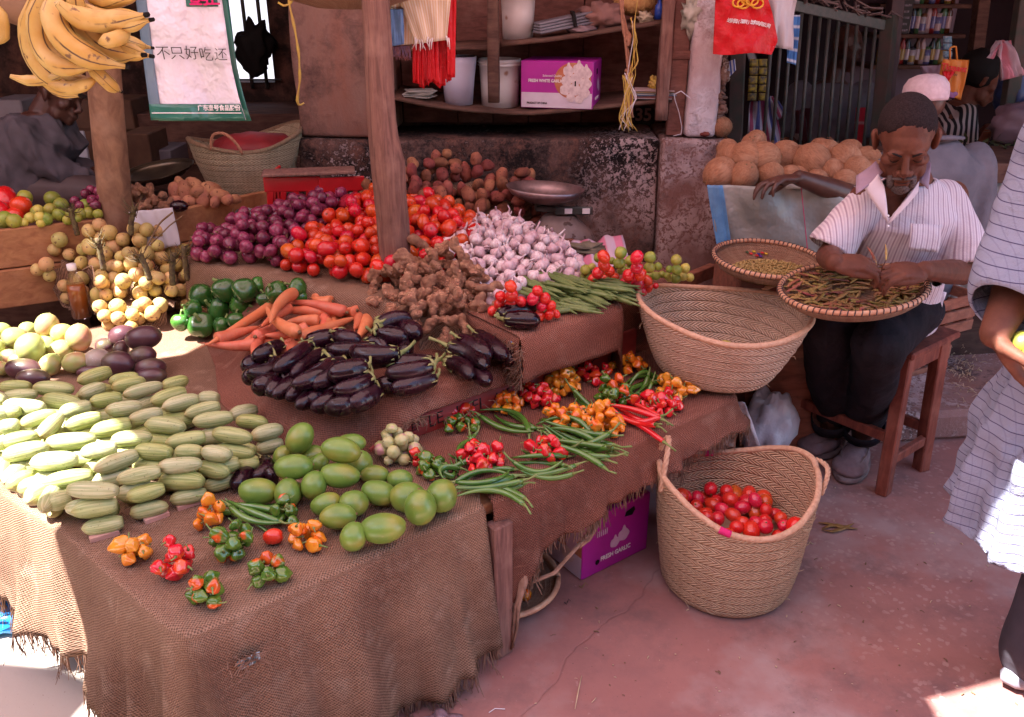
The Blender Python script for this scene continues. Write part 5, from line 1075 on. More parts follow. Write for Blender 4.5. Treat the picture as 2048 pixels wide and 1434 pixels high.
# hot pepper piles: (centre u, v, colour, count, spread px, label)
PP = [(423, 1042, 'or', 8, 34, 'orange pile below the left cucumbers'), (272, 1112, 'ye', 7, 34, 'yellow orange pile nearest the left table edge'), (352, 1142, 'red', 9, 40, 'red pile nearest the front corner'), (468, 1100, 'gr', 11, 42, 'green pile in the middle of the front table'),
      (538, 1150, 'gr', 8, 42, 'green pile near the front edge'), (418, 1192, 'gr', 9, 42, 'green and red pile at the front corner'), (610, 1082, 'or', 8, 36, 'orange pile beside the single red pepper'), (575, 1040, 'gr', 6, 28, 'green pile behind the single red pepper'),
      (795, 905, 'egg', 18, 44, 'pale garden egg pile'), (870, 938, 'gr', 7, 34, 'green pile beside the garden eggs'), (845, 925, 'red', 3, 18, 'small red cluster beside the garden eggs'), (965, 925, 'red', 13, 46, 'red pile beside the curled chilies'), (1095, 905, 'red', 9, 40, 'red pile above the front chilies'),
      (925, 830, 'red', 4, 26, 'red cluster against the lettered board'), (925, 850, 'gr', 7, 38, 'green pile against the lettered board'), (1015, 812, 'or', 9, 32, 'orange pile against the lettered board'), (1075, 800, 'red', 12, 40, 'red pile beside the lettered board'), (1130, 775, 'ye', 14, 36, 'yellow orange pile in the back row'),
      (1195, 752, 'red', 9, 38, 'red pile in the back row'), (1225, 795, 'gr', 12, 34, 'green pile in the middle of the bench'), (1130, 840, 'or', 12, 44, 'orange pile in the middle of the bench'), (1200, 855, 'or', 18, 46, 'large orange pile near the bench edge'), (1310, 810, 'red', 14, 52, 'red pile near the right bench edge'),
      (1350, 782, 'ye', 13, 42, 'orange pile under the big basket'), (1268, 735, 'or', 8, 26, 'orange pile at the far back of the bench'), (1228, 732, 'or', 2, 10, 'two oranges ones at the far back of the bench')]
for u, v, col, n_, sp, lb_ in PP:
 r_ = random.Random(int(u * 7 + v)); z0 = .457; placed = []; kind = 'garden_egg' if col == 'egg' else 'bonnet_' + col; base = {'egg': .016}.get(col, .0155); r0 = .027 if col == 'egg' else .019
 p0 = at(u, v + 6, z0); spm = sp / ppm(p0) * (.84 if v > 1000 else .90); n_ = int(n_ * (1.1 if v > 1000 else 1.42)) if n_ > 2 else n_
 for k in range(n_):
  best = None
  for _ in range(14):
   a = r_.uniform(0, 6.28); q = math.sqrt(r_.random()) * spm * (1.0 if k < n_ * .8 else .65); x, y = p0.x + math.cos(a) * q, p0.y + math.sin(a) * q * .95; rd = base * r_.uniform(.85, 1.15) * (1.06 if v > 1000 else 1.0); z = z0 + rd * .85
   for (a_, b_, c_, r2) in placed:
    d2 = (a_ - x) ** 2 + (b_ - y) ** 2; s_ = (rd + r2) * .9
    if d2 < s_ * s_: z = max(z, c_ + math.sqrt(s_ * s_ - d2))
   if best is None or z < best[2]: best = (x, y, z, rd)
  placed.append(best); x, y, z, rd = best
  kd = kind
  inst(kd, TRS((x, y, z), Euler((r_.uniform(-1.7, 1.7), r_.uniform(-1.7, 1.7), r_.uniform(0, 6.28))).to_matrix().to_4x4(), (rd / r0 * r_.uniform(.85, 1.1), rd / r0, rd / r0 * r_.uniform(.85, 1.2))), auto=({'or': 'orange bonnet pepper', 'ye': 'yellow bonnet pepper', 'red': 'red bonnet pepper', 'gr': 'green bonnet pepper', 'egg': 'pale green garden egg'}[col], lb_), group=lb_)
inst('tomato', TRS(at(547, 1073, .472), (0, 1.5, .1), .66), label='single small red tomato lying before the green chilies', var=1)
# chilies laid in bundles (photo pixels: centre, length, angle, z, curl variant)
CH = [(1035,940,0,0,0,'x')]
def bundle(col, u, v, n_, L, ang, lab, sp=6, curl=(0, 1, 1, 2, 3), z=.462, jit=11):
 for k in range(n_):
  if k % 3 == 2 and col == 'green' and n_ > 5 and 'front' not in lab: continue
  lay('chili_' + col, u + rs.uniform(-10, 10), v + (k - n_ / 2) * sp + rs.uniform(-2, 2), L * rs.uniform(.85, 1.1), ang + rs.uniform(-jit, jit), z + .009 * (k % 3), .12, wsc=rs.uniform(1.05, 1.4), var=rs.choice(curl), auto=(('long green chili' if col == 'green' else 'long red chili'), lab), group=lab, flip=rs.random() < .25)
bundle('green', 975, 970, 9, 135, 4, 'front chili bundle beside the round green mango', 5.5)
bundle('green', 1085, 935, 9, 130, -3, 'chili bundle along the bench edge', 6)
bundle('green', 1150, 878, 12, 140, -14, 'long chili bundle in front of the orange peppers', 5)
bundle('green', 1020, 845, 6, 110, -22, 'thin chili bundle beside the lettered board', 6)
bundle('green', 935, 905, 5, 60, 70, 'curled chilies behind the red peppers', 2, (2, 3, 4), jit=40)
bundle('green', 1175, 820, 7, 80, -10, 'curled chilies between the orange piles', 5, (2, 3, 4), jit=40)
bundle('green', 1280, 775, 8, 80, 30, 'curled chilies under the big basket', 4, (2, 3, 4), jit=50)
bundle('green', 500, 1028, 7, 115, -14, 'chili bundle on the front table', 5, jit=12)
bundle('red', 1265, 830, 7, 110, -20, 'red chili bundle near the bench edge', 7, (0, 1, 2), jit=16)
bundle('green', 895, 942, 4, 50, 30, 'short chilies beside the garden eggs', 4, (2, 3))
# crumbs on the cover
for i in range(60):
 s_, t_ = rs.uniform(.05, .68), rs.uniform(.03, .4); m = MB(); p = st(s_, t_, .4545); d = Vector((rs.uniform(-1, 1), rs.uniform(-1, 1), 0)) * rs.uniform(.002, .012)
 if i == 0: allm = MB()
 allm.tube([p, p + d + Vector((0, 0, .001))], .0007, 3)
tag(allm.build('chaff', pm('straw chaff', (.5, .32, .2), (.3, .12, .08), 60)), 'loose straw bits and stalks scattered on the front burlap', 'chaff', kind='stuff')
# ================================================================ baskets
def basket(name, c, rb, rt, h, zrim, mat, lab, M0=None, tilt=(0, 0), n=72, thick=.012, floor_mat='palm', flare=.5, wob=.01, seed=0, wall='wall', lap=None):
 """plaited basket: zrim(angle) gives the rim height"""
 root = empty(name, c, lab, 'basket'); T = Matrix.Translation(Vector(c)) @ Euler((tilt[0], tilt[1], 0)).to_matrix().to_4x4()
 rows = 26; out = []; inn = []
 def rad(f): return lerp(rb, rt, f ** flare)
 def prof(f, a, off):
  H = zrim(a); z = H * f; r = rad(f * H / h) - off; r *= 1 + wob * nz(math.cos(a) * 2 + seed, math.sin(a) * 2, f * 3) + .004 * math.cos(z / .03 * 6.283)
  if f < .06: r -= .008 * (1 - f / .06)
  return Vector((r * math.cos(a), r * math.sin(a), z))
 R1, R2, U1 = [], [], []
 for j in range(rows + 1):
  f = j / rows; R1.append([prof(f, 2 * math.pi * k / n, 0) for k in range(n + 1)]); R2.append([prof(f, 2 * math.pi * k / n, thick) for k in range(n + 1)])
 uv = [(2 * math.pi * k / n * (rb + rt) / 2, R1[j][k].z) for j in range(rows + 1) for k in range(n + 1)]
 m = MB(); m.grid(R1, uvs=uv); m.grid(R2, uvs=uv, flip=True)
 m.lathe([(0.001, .006), (rb * .5, .006), (rb - .004, .006)], 40, ); w_ = m.build('wall', M[mat]); w_.data.transform(T)
 rim = MB(); rim.tube([p * 1 for p in [(R1[-1][k] + R2[-1][k]) / 2 for k in range(n)]] + [(R1[-1][0] + R2[-1][0]) / 2], .0085, 8); r_ = rim.build('rim', M['palm'] if mat == 'palm3' else M['rimcane2']); r_.data.transform(T)
 # loose leaf ends
 rr = random.Random(seed); m = MB()
 for k in range(34):
  a = rr.uniform(0, 6.28); f = rr.uniform(.02, .95); p = prof(f, a, -.001); t = Vector((-math.sin(a), math.cos(a), 0)); o = Vector((math.cos(a), math.sin(a), 0)); L = rr.uniform(.008, .03)
  m.tube([p, p + t * L * .5 + o * .006, p + t * L + o * .010 + Vector((0, 0, rr.uniform(-.012, .012)))], [.0012, .001, .0004], 3)
 l_ = m.build('loose_fibres', M['palmleaf']); l_.data.transform(T)
 adopt(root, w_, r_, l_);
 return root, T, prof
M['rimcane2'] = pm('plaited rim', (.60, .37, .24), (.48, .27, .17), 90, .6, .6, 150)
M['palmleaf'] = pm('dry palm leaf', (.62, .46, .30), (.5, .34, .22), 40, .7)
def handle(root, T, pts, r, mat='rope', name='handle'):
 m = MB(); P = [T @ Vector(p) for p in pts]; Q = curv(P, 24)
 for s_ in range(3):
  path = []
  for i, p in enumerate(Q):
   t = (Q[min(i + 1, 24)] - Q[max(i - 1, 0)]).normalized(); nx = t.cross(Vector((0, .3, 1))).normalized(); ny = t.cross(nx); a = i * 1.1 + s_ * 2.094; path.append(p + (nx * math.cos(a) + ny * math.sin(a)) * r * .5)
  m.tube(path, r * .62, 6)
 adopt(root, m.build(name, M[mat]))
# floor basket with tomatoes: sides rise to the handles at left and right
c = at(1448, 1160, 0); c.z = .004
def zr1(a):
 s_ = abs(math.cos(a - .12)); return .292 + .082 * s_ ** 2.2 + (.0 if math.sin(a) > 0 else -.012)
root, T, pf = basket('palm_basket', c, .170, .212, .335, zr1, 'palm', 'tall plaited palm basket on the floor holding small tomatoes', seed=3, flare=.55)
handle(root, T, [pf(.90, math.pi - .25, -.006), pf(1.02, math.pi - .20, .0) + Vector((.004, 0, .03)), pf(1.02, math.pi - .1, .0) + Vector((.03, 0, .085)), pf(1.02, math.pi + .15, 0) + Vector((.012, 0, .03)), pf(.90, math.pi + .25, -.006)], .0075, 'rimcane2')
handle(root, T, [pf(.90, -.25, -.006), pf(1.0, -.18, -.006) + Vector((.01, 0, .01)), pf(1.0, 0, -.012) + Vector((.012, 0, .01)), pf(1.0, .18, -.004), pf(.90, .25, -.006)], .0065, 'rimcane2')
for a0 in (1.65, -2.0):
 m = MB(); m.tube([T @ ((pf(1, a0 + k * .035, 0) + pf(1, a0 + k * .035, .012)) / 2) for k in range(5)], .0098, 8, cap=True); adopt(root, m.build('rim_binding', M['pinkstitch']))
m = MB(); m.lathe([(0.001, .20), (.19, .20)], 30, M=T);
C2 = []; r_ = random.Random(5)
for k in range(74):
 best = None
 for _ in range(16):
  a = r_.uniform(0, 6.28); q = math.sqrt(r_.random()) * .168; x, y = q * math.cos(a), q * math.sin(a); rd = .0215 * r_.uniform(.85, 1.12); z = .135 + rd + .05 * (1 - (q / .18) ** 2)
  for (a_, b_, c_, r2) in C2:
   d2 = (a_ - x) ** 2 + (b_ - y) ** 2; s_ = (rd + r2) * .93
   if d2 < s_ * s_: z = max(z, c_ + math.sqrt(s_ * s_ - d2))
  if best is None or z < best[2]: best = (x, y, z, rd)
 C2.append(best)
for x, y, z, rd in C2: inst('cherry' if r_.random() < .75 else 'tomato', TRS((c.x + x, c.y + y, c.z + z), rrot(), rd / .0225 * (1 if r_.random() < 2 else 1) * (.98)), auto=('small bright tomato', 'floor basket'), group='small tomatoes in the floor basket')
m = MB(); m.lathe([(0.001, .14), (.18, .14)], 30, M=T); adopt(root, m.build('inner_tray', M['palmleaf']))
# basket on the bench
c = Vector((.61, 2.345, TZ + .012))
def zr2(a): return .185 + .004 * math.sin(a) + .035 * abs(math.cos(a)) ** 2
root, T, pf = basket('palm_basket', c, .160, .250, .195, zr2, 'palm2', 'wide shallow palm basket standing on the right end of the bench', seed=8, flare=.75, tilt=(-.02, .06), wob=.02)
handle(root, T, [pf(1, .35, -.002) + Vector((0, 0, -.01)), pf(1, .5, .0) + Vector((.0, .0, .035)), pf(1, .72, 0) + Vector((0, 0, .03)), pf(1, .85, 0)], .008, 'rimcane2')
for dx, dy in ((.02, -.07), (.07, -.05), (-.06, -.06), (.12, .0), (.0, .02), (-.1, .02), (.05, .08), (-.04, .1)): inst('lime_y', TRS(T @ Vector((dx, dy, .048)), rrot(), .95), auto=('yellow lime', 'wide basket on the bench'), group='limes in the wide basket')
# big basket at the back
c = aty(505, 392, 3.62)
def zr3(a): return .245 + .03 * math.sin(a * 2 + .6) + .02 * math.cos(a)
root, T, pf = basket('palm_basket', c, .15, .235, .26, zr3, 'palm3', 'pale palm basket with a rope handle on the back bin', seed=12, flare=.8, wob=.03)
handle(root, T, [pf(.97, -1.9, 0), pf(1, -1.85, 0) + Vector((0, 0, .06)), pf(1, -1.6, 0) + Vector((0, 0, .075)), pf(1, -1.4, 0) + Vector((0, 0, .03)), pf(.97, -1.35, 0)], .006, 'rope')
m = MB(); m.ell(T @ Vector((.02, .04, .20)), (.18, .14, .06), nu=20, nv=8, fn=lambda p: p * (1 + .2 * nz(p.x * 3, p.y * 3, p.z))); tag(m.build('red_cloth', pm('dark red cloth', (.25, .015, .02), (.15, .01, .015), 9)), 'dark red cloth stuffed into the pale back basket', 'cloth')
# ================================================================ flat winnowing trays
def tray(name, c, r, tilt, lab, seed, depth=.05, pattern=False):
 root = empty(name, c, lab, 'tray'); T = Matrix.Translation(Vector(c)) @ tilt; m = MB()
 prof = [(0.001, 0), (r * .35, .002), (r * .65, .009), (r * .86, .022), (r * .96, .038), (r, depth)]
 m.lathe(prof, 56); m.lathe([(a + .003, b - .007) for a, b in prof][::-1], 56); w_ = m.build('woven_dish', M['cane']); w_.data.transform(T); adopt(root, w_)
 m = MB(); m.tube([(r * math.cos(a), r * math.sin(a), depth) for a in [2 * math.pi * k / 56 for k in range(57)]], .0075, 8); q = m.build('rim', M['rimcane']); q.data.transform(T); adopt(root, q)
 m = MB()
 for k in range(70):
  a = 2 * math.pi * k / 70; d = Vector((math.cos(a), math.sin(a), 0)); t = Vector((-math.sin(a), math.cos(a), 0)); p = d * r + Vector((0, 0, depth))
  m.tube([p + d * .0085 - Vector((0, 0, .004)), p + d * .006 + Vector((0, 0, .0065)) + t * .002, p - d * .004 + Vector((0, 0, .0085)) + t * .003, p - d * .009 - Vector((0, 0, .002)) + t * .004], .0018, 4, cap=False)
 q = m.build('rim_binding', M['darkstitch']); q.data.transform(T); adopt(root, q)
 if pattern:
  for k, (x, y, cl) in enumerate([(-.03, .13, (.03, .08, .03)), (-.018, .125, (.6, .02, .03)), (-.006, .135, (.6, .4, .02)), (.008, .125, (.05, .02, .2)), (.02, .13, (.6, .02, .03)), (.032, .125, (.6, .4, .02)), (.0, .118, (.6, .02, .03)), (.012, .115, (.08, .02, .25))]):
   m = MB(); z = .0035 + .032 * ((math.hypot(x, y) / r - .35) / .6) ** 2; m.box((x, y, z + .002), (.009, .016, .001), b=.0002); q = m.build('coloured_stitch', pm('stitch %d' % k, cl)); q.data.transform(T); adopt(root, q)
 return root, T
cT2 = at(1705, 592, .735) + Vector((0, 0, -.02))
troot, TT, = tray('winnowing_tray', cT2, .193, Euler((.02, -.14, 0)).to_matrix().to_4x4(), 'round winnowing tray of dried pods held on the lap of the seated man', 1)
cT1 = at(1531, 546, .700)
_, TB = tray('winnowing_tray', cT1, .168, Euler((.05, .03, 0)).to_matrix().to_4x4(), 'round winnowing tray of hulled beans beside the seated man', 2, pattern=True)
for i in range(4):
 m, _ = spine(lambda f: .0062 * (.15 + .85 * math.sin(math.pi * min(1, max(0, f))) ** .5) * (1 + .25 * math.sin(f * 25 + i)), .075, 12, 6, bend=[.15, -.2, .3, .05][i], flat=.5, seed=i); V1('pod', m, M['bean'])
NAMES['pod'] = 'dried_pod'; CATS['pod'] = 'bean pod'
for k in range(230):
 a = rs.uniform(0, 6.28); q = math.sqrt(rs.random()) * .168; p = TT @ Vector((q * math.cos(a), q * math.sin(a), .012 + .016 * rs.random() + .035 * (q / .19) ** 3));
 inst('pod', Matrix.Translation(p) @ Euler((rs.uniform(-.3, .3), rs.uniform(-.35, .35), rs.uniform(-.9, .9) + (3.14 if rs.random() < .5 else 0))).to_matrix().to_4x4() @ Matrix.Diagonal((rs.uniform(.6, 1.1), 1, 1, 1)), auto=('dried bean pod', 'tray on the lap'), group='dried pods in the tray on the lap')
m = MB()
for k in range(1500):
 a = rs.uniform(0, 6.28); q = math.sqrt(rs.random()) * .125; x, y = q * math.cos(a) + .01, q * math.sin(a) * .8 - .03
 m.ell((x, y, .007 + .020 * (1 - (q / .15) ** 2) * rs.random() + .012 * (q / .15) ** 2), (.0048, .0032, .003), rot=(rs.random() * 3, rs.random() * 3, rs.random() * 6), nu=6, nv=4)
m.lathe([(0.001, .018), (.06, .014), (.10, .008), (.128, .006)], 24, fn=lambda p, a, i: Vector((p.x + .01, p.y * .8 - .03, p.z)))
o = m.build('hulled_beans', M['grain']); o.data.transform(TB); tag(o, 'layer of small hulled beans spread in the tray beside the man', 'beans', kind='stuff')
# support under the bean tray: a plank box corner
m = MB(); a1, a2 = at(1300, 592, .56), at(1425, 540, .56); m.bar(a1, a2, .03, .05); p = cT1; m.box((p.x + .10, p.y + .19, .335), (.36, .26, .69), rot=.1, b=.006); tag(m.build('wooden_box', M['cratewood']), 'brown wooden box under the tray of hulled beans', 'box')
# ================================================================ garlic cartons
def carton(name, c, d, rotz, lab, front, end, floorbox=False):
 root = empty(name, c, lab, 'carton'); T = Matrix.Translation(Vector(c)) @ Matrix.Rotation(rotz, 4, 'Z'); x, y, z = d
 m = MB(); m.box((0, 0, z / 2), d, b=.003); q = m.build('carton_body', M['magenta']); q.data.transform(T); adopt(root, q)
 def panel(face, x0, x1, z0, z1, mat, nm, o=.0012, poly=None):
  m = MB()
  if face == 'f': P = [(x0, -y / 2 - o, z0), (x1, -y / 2 - o, z0), (x1, -y / 2 - o, z1), (x0, -y / 2 - o, z1)] if not poly else [(a, -y / 2 - o, b) for a, b in poly]
  elif face == 'r': P = [(x / 2 + o, x0, z0), (x / 2 + o, x1, z0), (x / 2 + o, x1, z1), (x / 2 + o, x0, z1)] if not poly else [(x / 2 + o, a, b) for a, b in poly]
  else: P = [(-x / 2 - o, -x0, z0), (-x / 2 - o, -x1, z0), (-x / 2 - o, -x1, z1), (-x / 2 - o, -x0, z1)] if not poly else [(-x / 2 - o, -a, b) for a, b in poly]
  m.add(P, [tuple(range(len(P)))], smooth=False); q = m.build(nm, mat); q.data.transform(T); adopt(root, q)
 def face_frame(face, a, b, o=.002):
  if face == 'f': return T @ frame((a, -y / 2 - o, b), (1, 0, 0), (0, 0, 1))
  if face == 'r': return T @ frame((x / 2 + o, a, b), (0, 1, 0), (0, 0, 1))
  return T @ frame((-x / 2 - o, -a, b), (0, -1, 0), (0, 0, 1))
 def bulb(face, a, b, r, mat, o=.0022, cloves=5):
  P = []
  for k in range(26):
   t = 2 * math.pi * k / 26; q = r * (1 + .05 * math.cos(t * cloves)); px, pz = q * math.cos(t), q * .92 * math.sin(t)
   if abs(t - math.pi / 2) < .25: pz += r * .55
   P.append((a + px, b + pz))
  panel(face, 0, 0, 0, 0, mat, 'printed_bulb', o, P)
 return root, T, panel, face_frame, bulb
bulbw = pm('printed garlic white', (.72, .60, .60), (.55, .42, .44), 60); bulbp = pm('printed garlic lilac', (.62, .42, .58), (.55, .36, .5), 60); orng = pm('printed orange', (.45, .12, .05), (.5, .2, .1), 20)
a0, a1 = aty(1044, 214, WY + .06), aty(1186, 203, WY - .01)
X = .335; ang = math.atan2(a1.y - a0.y, a1.x - a0.x); cxy = (a0 + a1) / 2 + Vector((-math.sin(ang), math.cos(ang), 0)) * .09
root, T, panel, ff, bulb = carton('garlic_carton', (cxy.x, cxy.y, SH1(cxy.x) + .002), ((a1 - a0).length, .22, .185), ang, 'magenta and white printed carton on the lower wall shelf', 'f', 'r'); X = (a1 - a0).length
panel('f', -X / 2 + .003, X / 2 - .003, .003, .062, M['cartonwhite'], 'white_band')
P = [(X * .22 + .075 * math.cos(t), .11 + .07 * math.sin(t)) for t in [2 * math.pi * k / 30 for k in range(30)]]; P = [(min(a, X / 2 - .003), min(max(b, .02), .181)) for a, b in P]; panel('f', 0, 0, 0, 0, orng, 'orange_picture', .0016, P)
for k, (dx, z, r) in enumerate([(.16, .148, .022), (.30, .155, .024), (.40, .14, .024), (.14, .11, .022), (.27, .118, .025), (.40, .10, .024), (.12, .075, .022), (.25, .078, .026), (.38, .066, .024), (.20, .045, .018), (.32, .04, .018)]): bulb('f', X * dx, z, r, bulbw, .0022 + k * .0002)
text('Selected Quality', .012, ff('f', X * -.06, .128), M['inkwhite'], parent=root); text('FRESH WHITE GARLIC', .017, ff('f', -X * .15, .108), M['inkwhite'], parent=root, bold=.0003, sx=.86)
text('PRODUCT OF CHINA', .011, ff('f', -X * .27, .020), M['inkdark'], parent=root, bold=.0004, sx=.8)
panel('f', X * .25, X * .27, .09, .11, M['black'], 'hole', .005)
panel('r', -.035, .0, .13, .152, M['black'], 'torn_hole', .0015); bulb('r', .01, .09, .022, bulbp, .002); bulb('r', .035, .075, .018, bulbp, .0024); text('FRESH GARLIC', .017, ff('r', -.005, .035), M['inkwhite'], parent=root, sx=.85)
# carton on the floor under the bench
g0, g1, g2 = at(1163, 1163, 0), at(1293, 1098, 0), at(1075, 1112, 0)
ang = math.atan2((g1 - g0).y, (g1 - g0).x); Lx = (g1 - g0).length; Ly = .30
cx_ = g0 + (g1 - g0) / 2 + Vector((-math.sin(ang), math.cos(ang), 0)) * Ly / 2
root, T, panel, ff, bulb = carton('garlic_carton', (cx_.x, cx_.y, .002), (Lx, Ly, .20), ang, 'magenta printed carton standing on the floor under the bench', 'f', 'l')
P = [(Lx * .10, .155), (Lx * .22, .150), (Lx * .26, .165), (Lx * .24, .178), (Lx * .12, .170)]; panel('f', 0, 0, 0, 0, M['black'], 'torn_hole', .0016, P)
bulb('f', Lx * .10, .095, .022, bulbp, .002); bulb('f', -Lx * .03, .082, .018, bulbp, .0024); text('FRESH GARLIC', .021, ff('f', -.002, .045) @ Matrix.Rotation(.0, 4, 'Z'), M['inkwhite'], parent=root, bold=.0004, sx=.85)
P = [(-Lx * .28 + .008 * math.cos(t), .04 + .009 * math.sin(t)) for t in [k * .7 for k in range(9)]]; panel('f', 0, 0, 0, 0, M['black'], 'round_hole', .0016, P)
for k in range(6): panel('f', -Lx * .30 + k * .007, -Lx * .30 + k * .007 + .003, .125, .145, M['cartonwhite'], 'vent_mark', .0014)
panel('l', -Ly / 2 + .003, Ly / 2 - .003, .003, .075, M['cartonwhite'], 'white_band'); panel('l', -Ly / 2 + .003, Ly / 2 - .003, .0755, .197, orng, 'orange_picture')
for k in range(12): bulb('l', -Ly / 2 + .03 + (k % 4) * .07 + (k // 4) * .015, .06 + (k // 4) * .045, .028, bulbp if k % 3 else bulbw, .0022 + k * .0002)
# ================================================================ buckets, bottles and things on the shelves
def bucket(name, c, r0, r1, h, mat, lab, lid=True, rings=True):
 root = empty(name, c, lab, 'bucket'); m = MB(); T = Matrix.Translation(Vector(c))
 m.lathe([(.001, 0), (r0, 0), (lerp(r0, r1, .5), h * .5), (r1, h * .86)] + ([(r1 + .006, h * .87), (r1 + .006, h * .885), (r1 + .001, h * .89), (r1 + .002, h * .93), (r1 + .007, h * .935), (r1 + .007, h * .95), (r1 + .002, h * .955)] if rings else []) + [(r1 + .002, h), (r1 - .003, h), (r0 - .003, .01)], 36)
 q = m.build('shell', mat); q.data.transform(T); adopt(root, q)
 if lid: m = MB(); m.lathe([(r1 + .008, h * .975), (r1 + .009, h * 1.02), (r1 + .004, h * 1.03), (.001, h * 1.03)], 36); q = m.build('lid', mat); q.data.transform(T); adopt(root, q)
 return root
p = aty(1036, 80, WY + .12); bucket('bucket', (p.x, p.y, aty(1036, 82, WY - .01).z), .062, .070, .20, M['bucket'], 'white lidded bucket with rusty stains on the upper shelf')
p = aty(1000, 212, WY + .14); bucket('bucket', (p.x, p.y, SH1(p.x)), .078, .086, .19, M['bucket'], 'stained white bucket on the lower shelf beside the carton', lid=False)
p = aty(918, 210, WY + .10); bucket('container', (p.x, p.y, SH1(p.x)), .058, .075, .19, M['milky'], 'milky plastic container on the lower shelf below the red bags', lid=False, rings=False)
def crumple(name, c, r, mat, lab, cat, seed=0, amp=.35, sc=2.2, flat=1., rot=None, nu=28, nv=18, sub=True, parent=None):
 m = MB(); m.ell(c, r, rot=rot, nu=nu, nv=nv, fn=lambda p: p * (1 + amp * nz(p.x * sc + seed * 7, p.y * sc, p.z * sc) + amp * .35 * nz(p.x * sc * 3 + seed, p.y * sc * 3, p.z * sc * 3)))
 return tag(m.build(name, mat), lab, cat)
# folded tarp roll and jacket on the upper shelf
p = aty(1120, 58, WY + .12); z0 = aty(1120, 72, WY).z
root = empty('folded_sheet', (p.x, p.y, z0), 'folded grey plastic sheet tied with a black strap on the upper shelf', 'sheet')
for k in range(4):
 m = MB(); a, c_ = Vector((p.x - .10, WY + .02 + k * .01, z0 + .012 + k * .010)), Vector((p.x + .15, WY + .10, z0 + .055 + k * .012)); m.bar(a, c_, .10, .010, b=.004); adopt(root, m.build('fold', M['foldgrey'] if 'foldgrey' in M else M.setdefault('foldgrey', pm('grey plastic sheet', (.14, .13, .16), (.20, .19, .22), 9, .5, .3, 20))))
m = MB(); c_ = Vector((p.x + .05, WY + .055, z0 + .062)); m.box(c_, (.014, .115, .058), rot=Euler((0, -.2, 0)).to_matrix().to_4x4(), b=.003); adopt(root, m.build('strap', M['black']))
jk = pm('brown jacket', (.27, .14, .12), (.2, .1, .09), 14, .9, .4, 30)
p = aty(1205, 42, WY + .08); crumple('jacket', (p.x, p.y, aty(1205, 58, WY).z + .045), (.085, .07, .05), jk, 'crumpled brown jacket on the upper shelf behind the rope', 'jacket', 3, .5)
p = aty(1165, 62, WY + .05); crumple('cloth_roll', (p.x, p.y, aty(1165, 66, WY).z + .012), (.06, .05, .018), pm('mauve rag', (.24, .16, .17), (.18, .11, .12), 9), 'flat mauve rag on the upper shelf before the jacket', 'cloth', 9)
p = aty(1268, 22, WY + .15); m = MB(); m.ell((p.x, p.y, p.z + .03), (.085, .08, .05), nu=20, nv=12);
for k in range(60): a = rs.uniform(0, 6.28); d = Vector((math.cos(a) * .08, math.sin(a) * .08, rs.uniform(-.03, .03))); m.tube([Vector((p.x, p.y, p.z + .03)) + d * .9, Vector((p.x, p.y, p.z + .03)) + d * 1.15 + Vector((0, 0, rs.uniform(-.03, .01)))], .0012, 3)
tag(m.build('straw_hat', pm('yellow straw', (.38, .19, .08), (.5, .3, .12), 60, .9, .6, 120)), 'frayed yellow straw hat on the upper shelf', 'hat')
p = aty(1318, 28, WY + .05); m = MB(); m.lathe([(.001, 0), (.018, 0), (.018, .05), (.008, .06), (.008, .075), (.001, .075)], 16, M=Matrix.Translation((p.x, p.y, aty(1318, 40, WY).z))); tag(m.build('blue_bottle', pm('blue plastic', (.02, .06, .35), rough=.3)), 'small blue bottle beside the leaning shelf post', 'bottle')
for u, v, s_, mt_, lb_ in ((1385, 30, .05, pm('pale crumpled bag', (.5, .46, .4), (.35, .32, .25), 18, .5, .8, 25), 'crumpled pale plastic bag wedged at the top of the white column'), (1290, 36, .035, pm('cream paper', (.5, .42, .3), (.4, .3, .2), 20), 'crumpled cream paper beside the straw hat')):
 p = aty(u, v, WY + (.0 if u > 1300 else .05)); crumple('crumpled_bag' if u > 1300 else 'crumpled_paper', p, (s_ * .8, s_ * .6, s_ * 1.3 if u > 1300 else s_ * .6), mt_, lb_, 'bag' if u > 1300 else 'paper', u, .8, 3)
p = aty(835, 190, WY + .08)
for k in range(5):
 m = MB(); m.box((p.x + rs.uniform(-.01, .02), p.y, SH1(p.x) + .008 + k * .006), (.12, .10, .004), rot=rs.uniform(-.4, .4), b=.001); tag(m.build('folded_newspaper', pm('newsprint %d' % k, (.34, .32, .29), (.26, .24, .22), 30)), ['lowest', 'second', 'third', 'fourth', 'topmost'][k] + ' folded newspaper of the stack on the lower shelf', 'newspaper', 'newspapers stacked on the lower shelf')
p = aty(1305, 190, WY + .05)
for k in range(6): m = MB(); m.box((p.x + rs.uniform(-.01, .01), p.y, SH1(p.x) + .004 + k * .006), (.16, .12, .003), rot=rs.uniform(-.15, .15), b=.001); tag(m.build('magazine', pm('magazine %d' % k, [(.5, .4, .4), (.35, .12, .12), (.15, .2, .3), (.5, .5, .5), (.3, .2, .1), (.5, .35, .35)][k])), ['lowest', 'second lowest', 'third lowest', 'fourth', 'second from top', 'topmost'][k] + ' magazine in the stack behind the leaning post', 'magazine', 'magazines on the lower shelf')
p = aty(1308, 168, WY + .08); crumple('yellow_cloth', p, (.02, .02, .03), M['yrope'], 'small yellow scrap hanging behind the leaning post', 'scrap', 4, .8, 3)
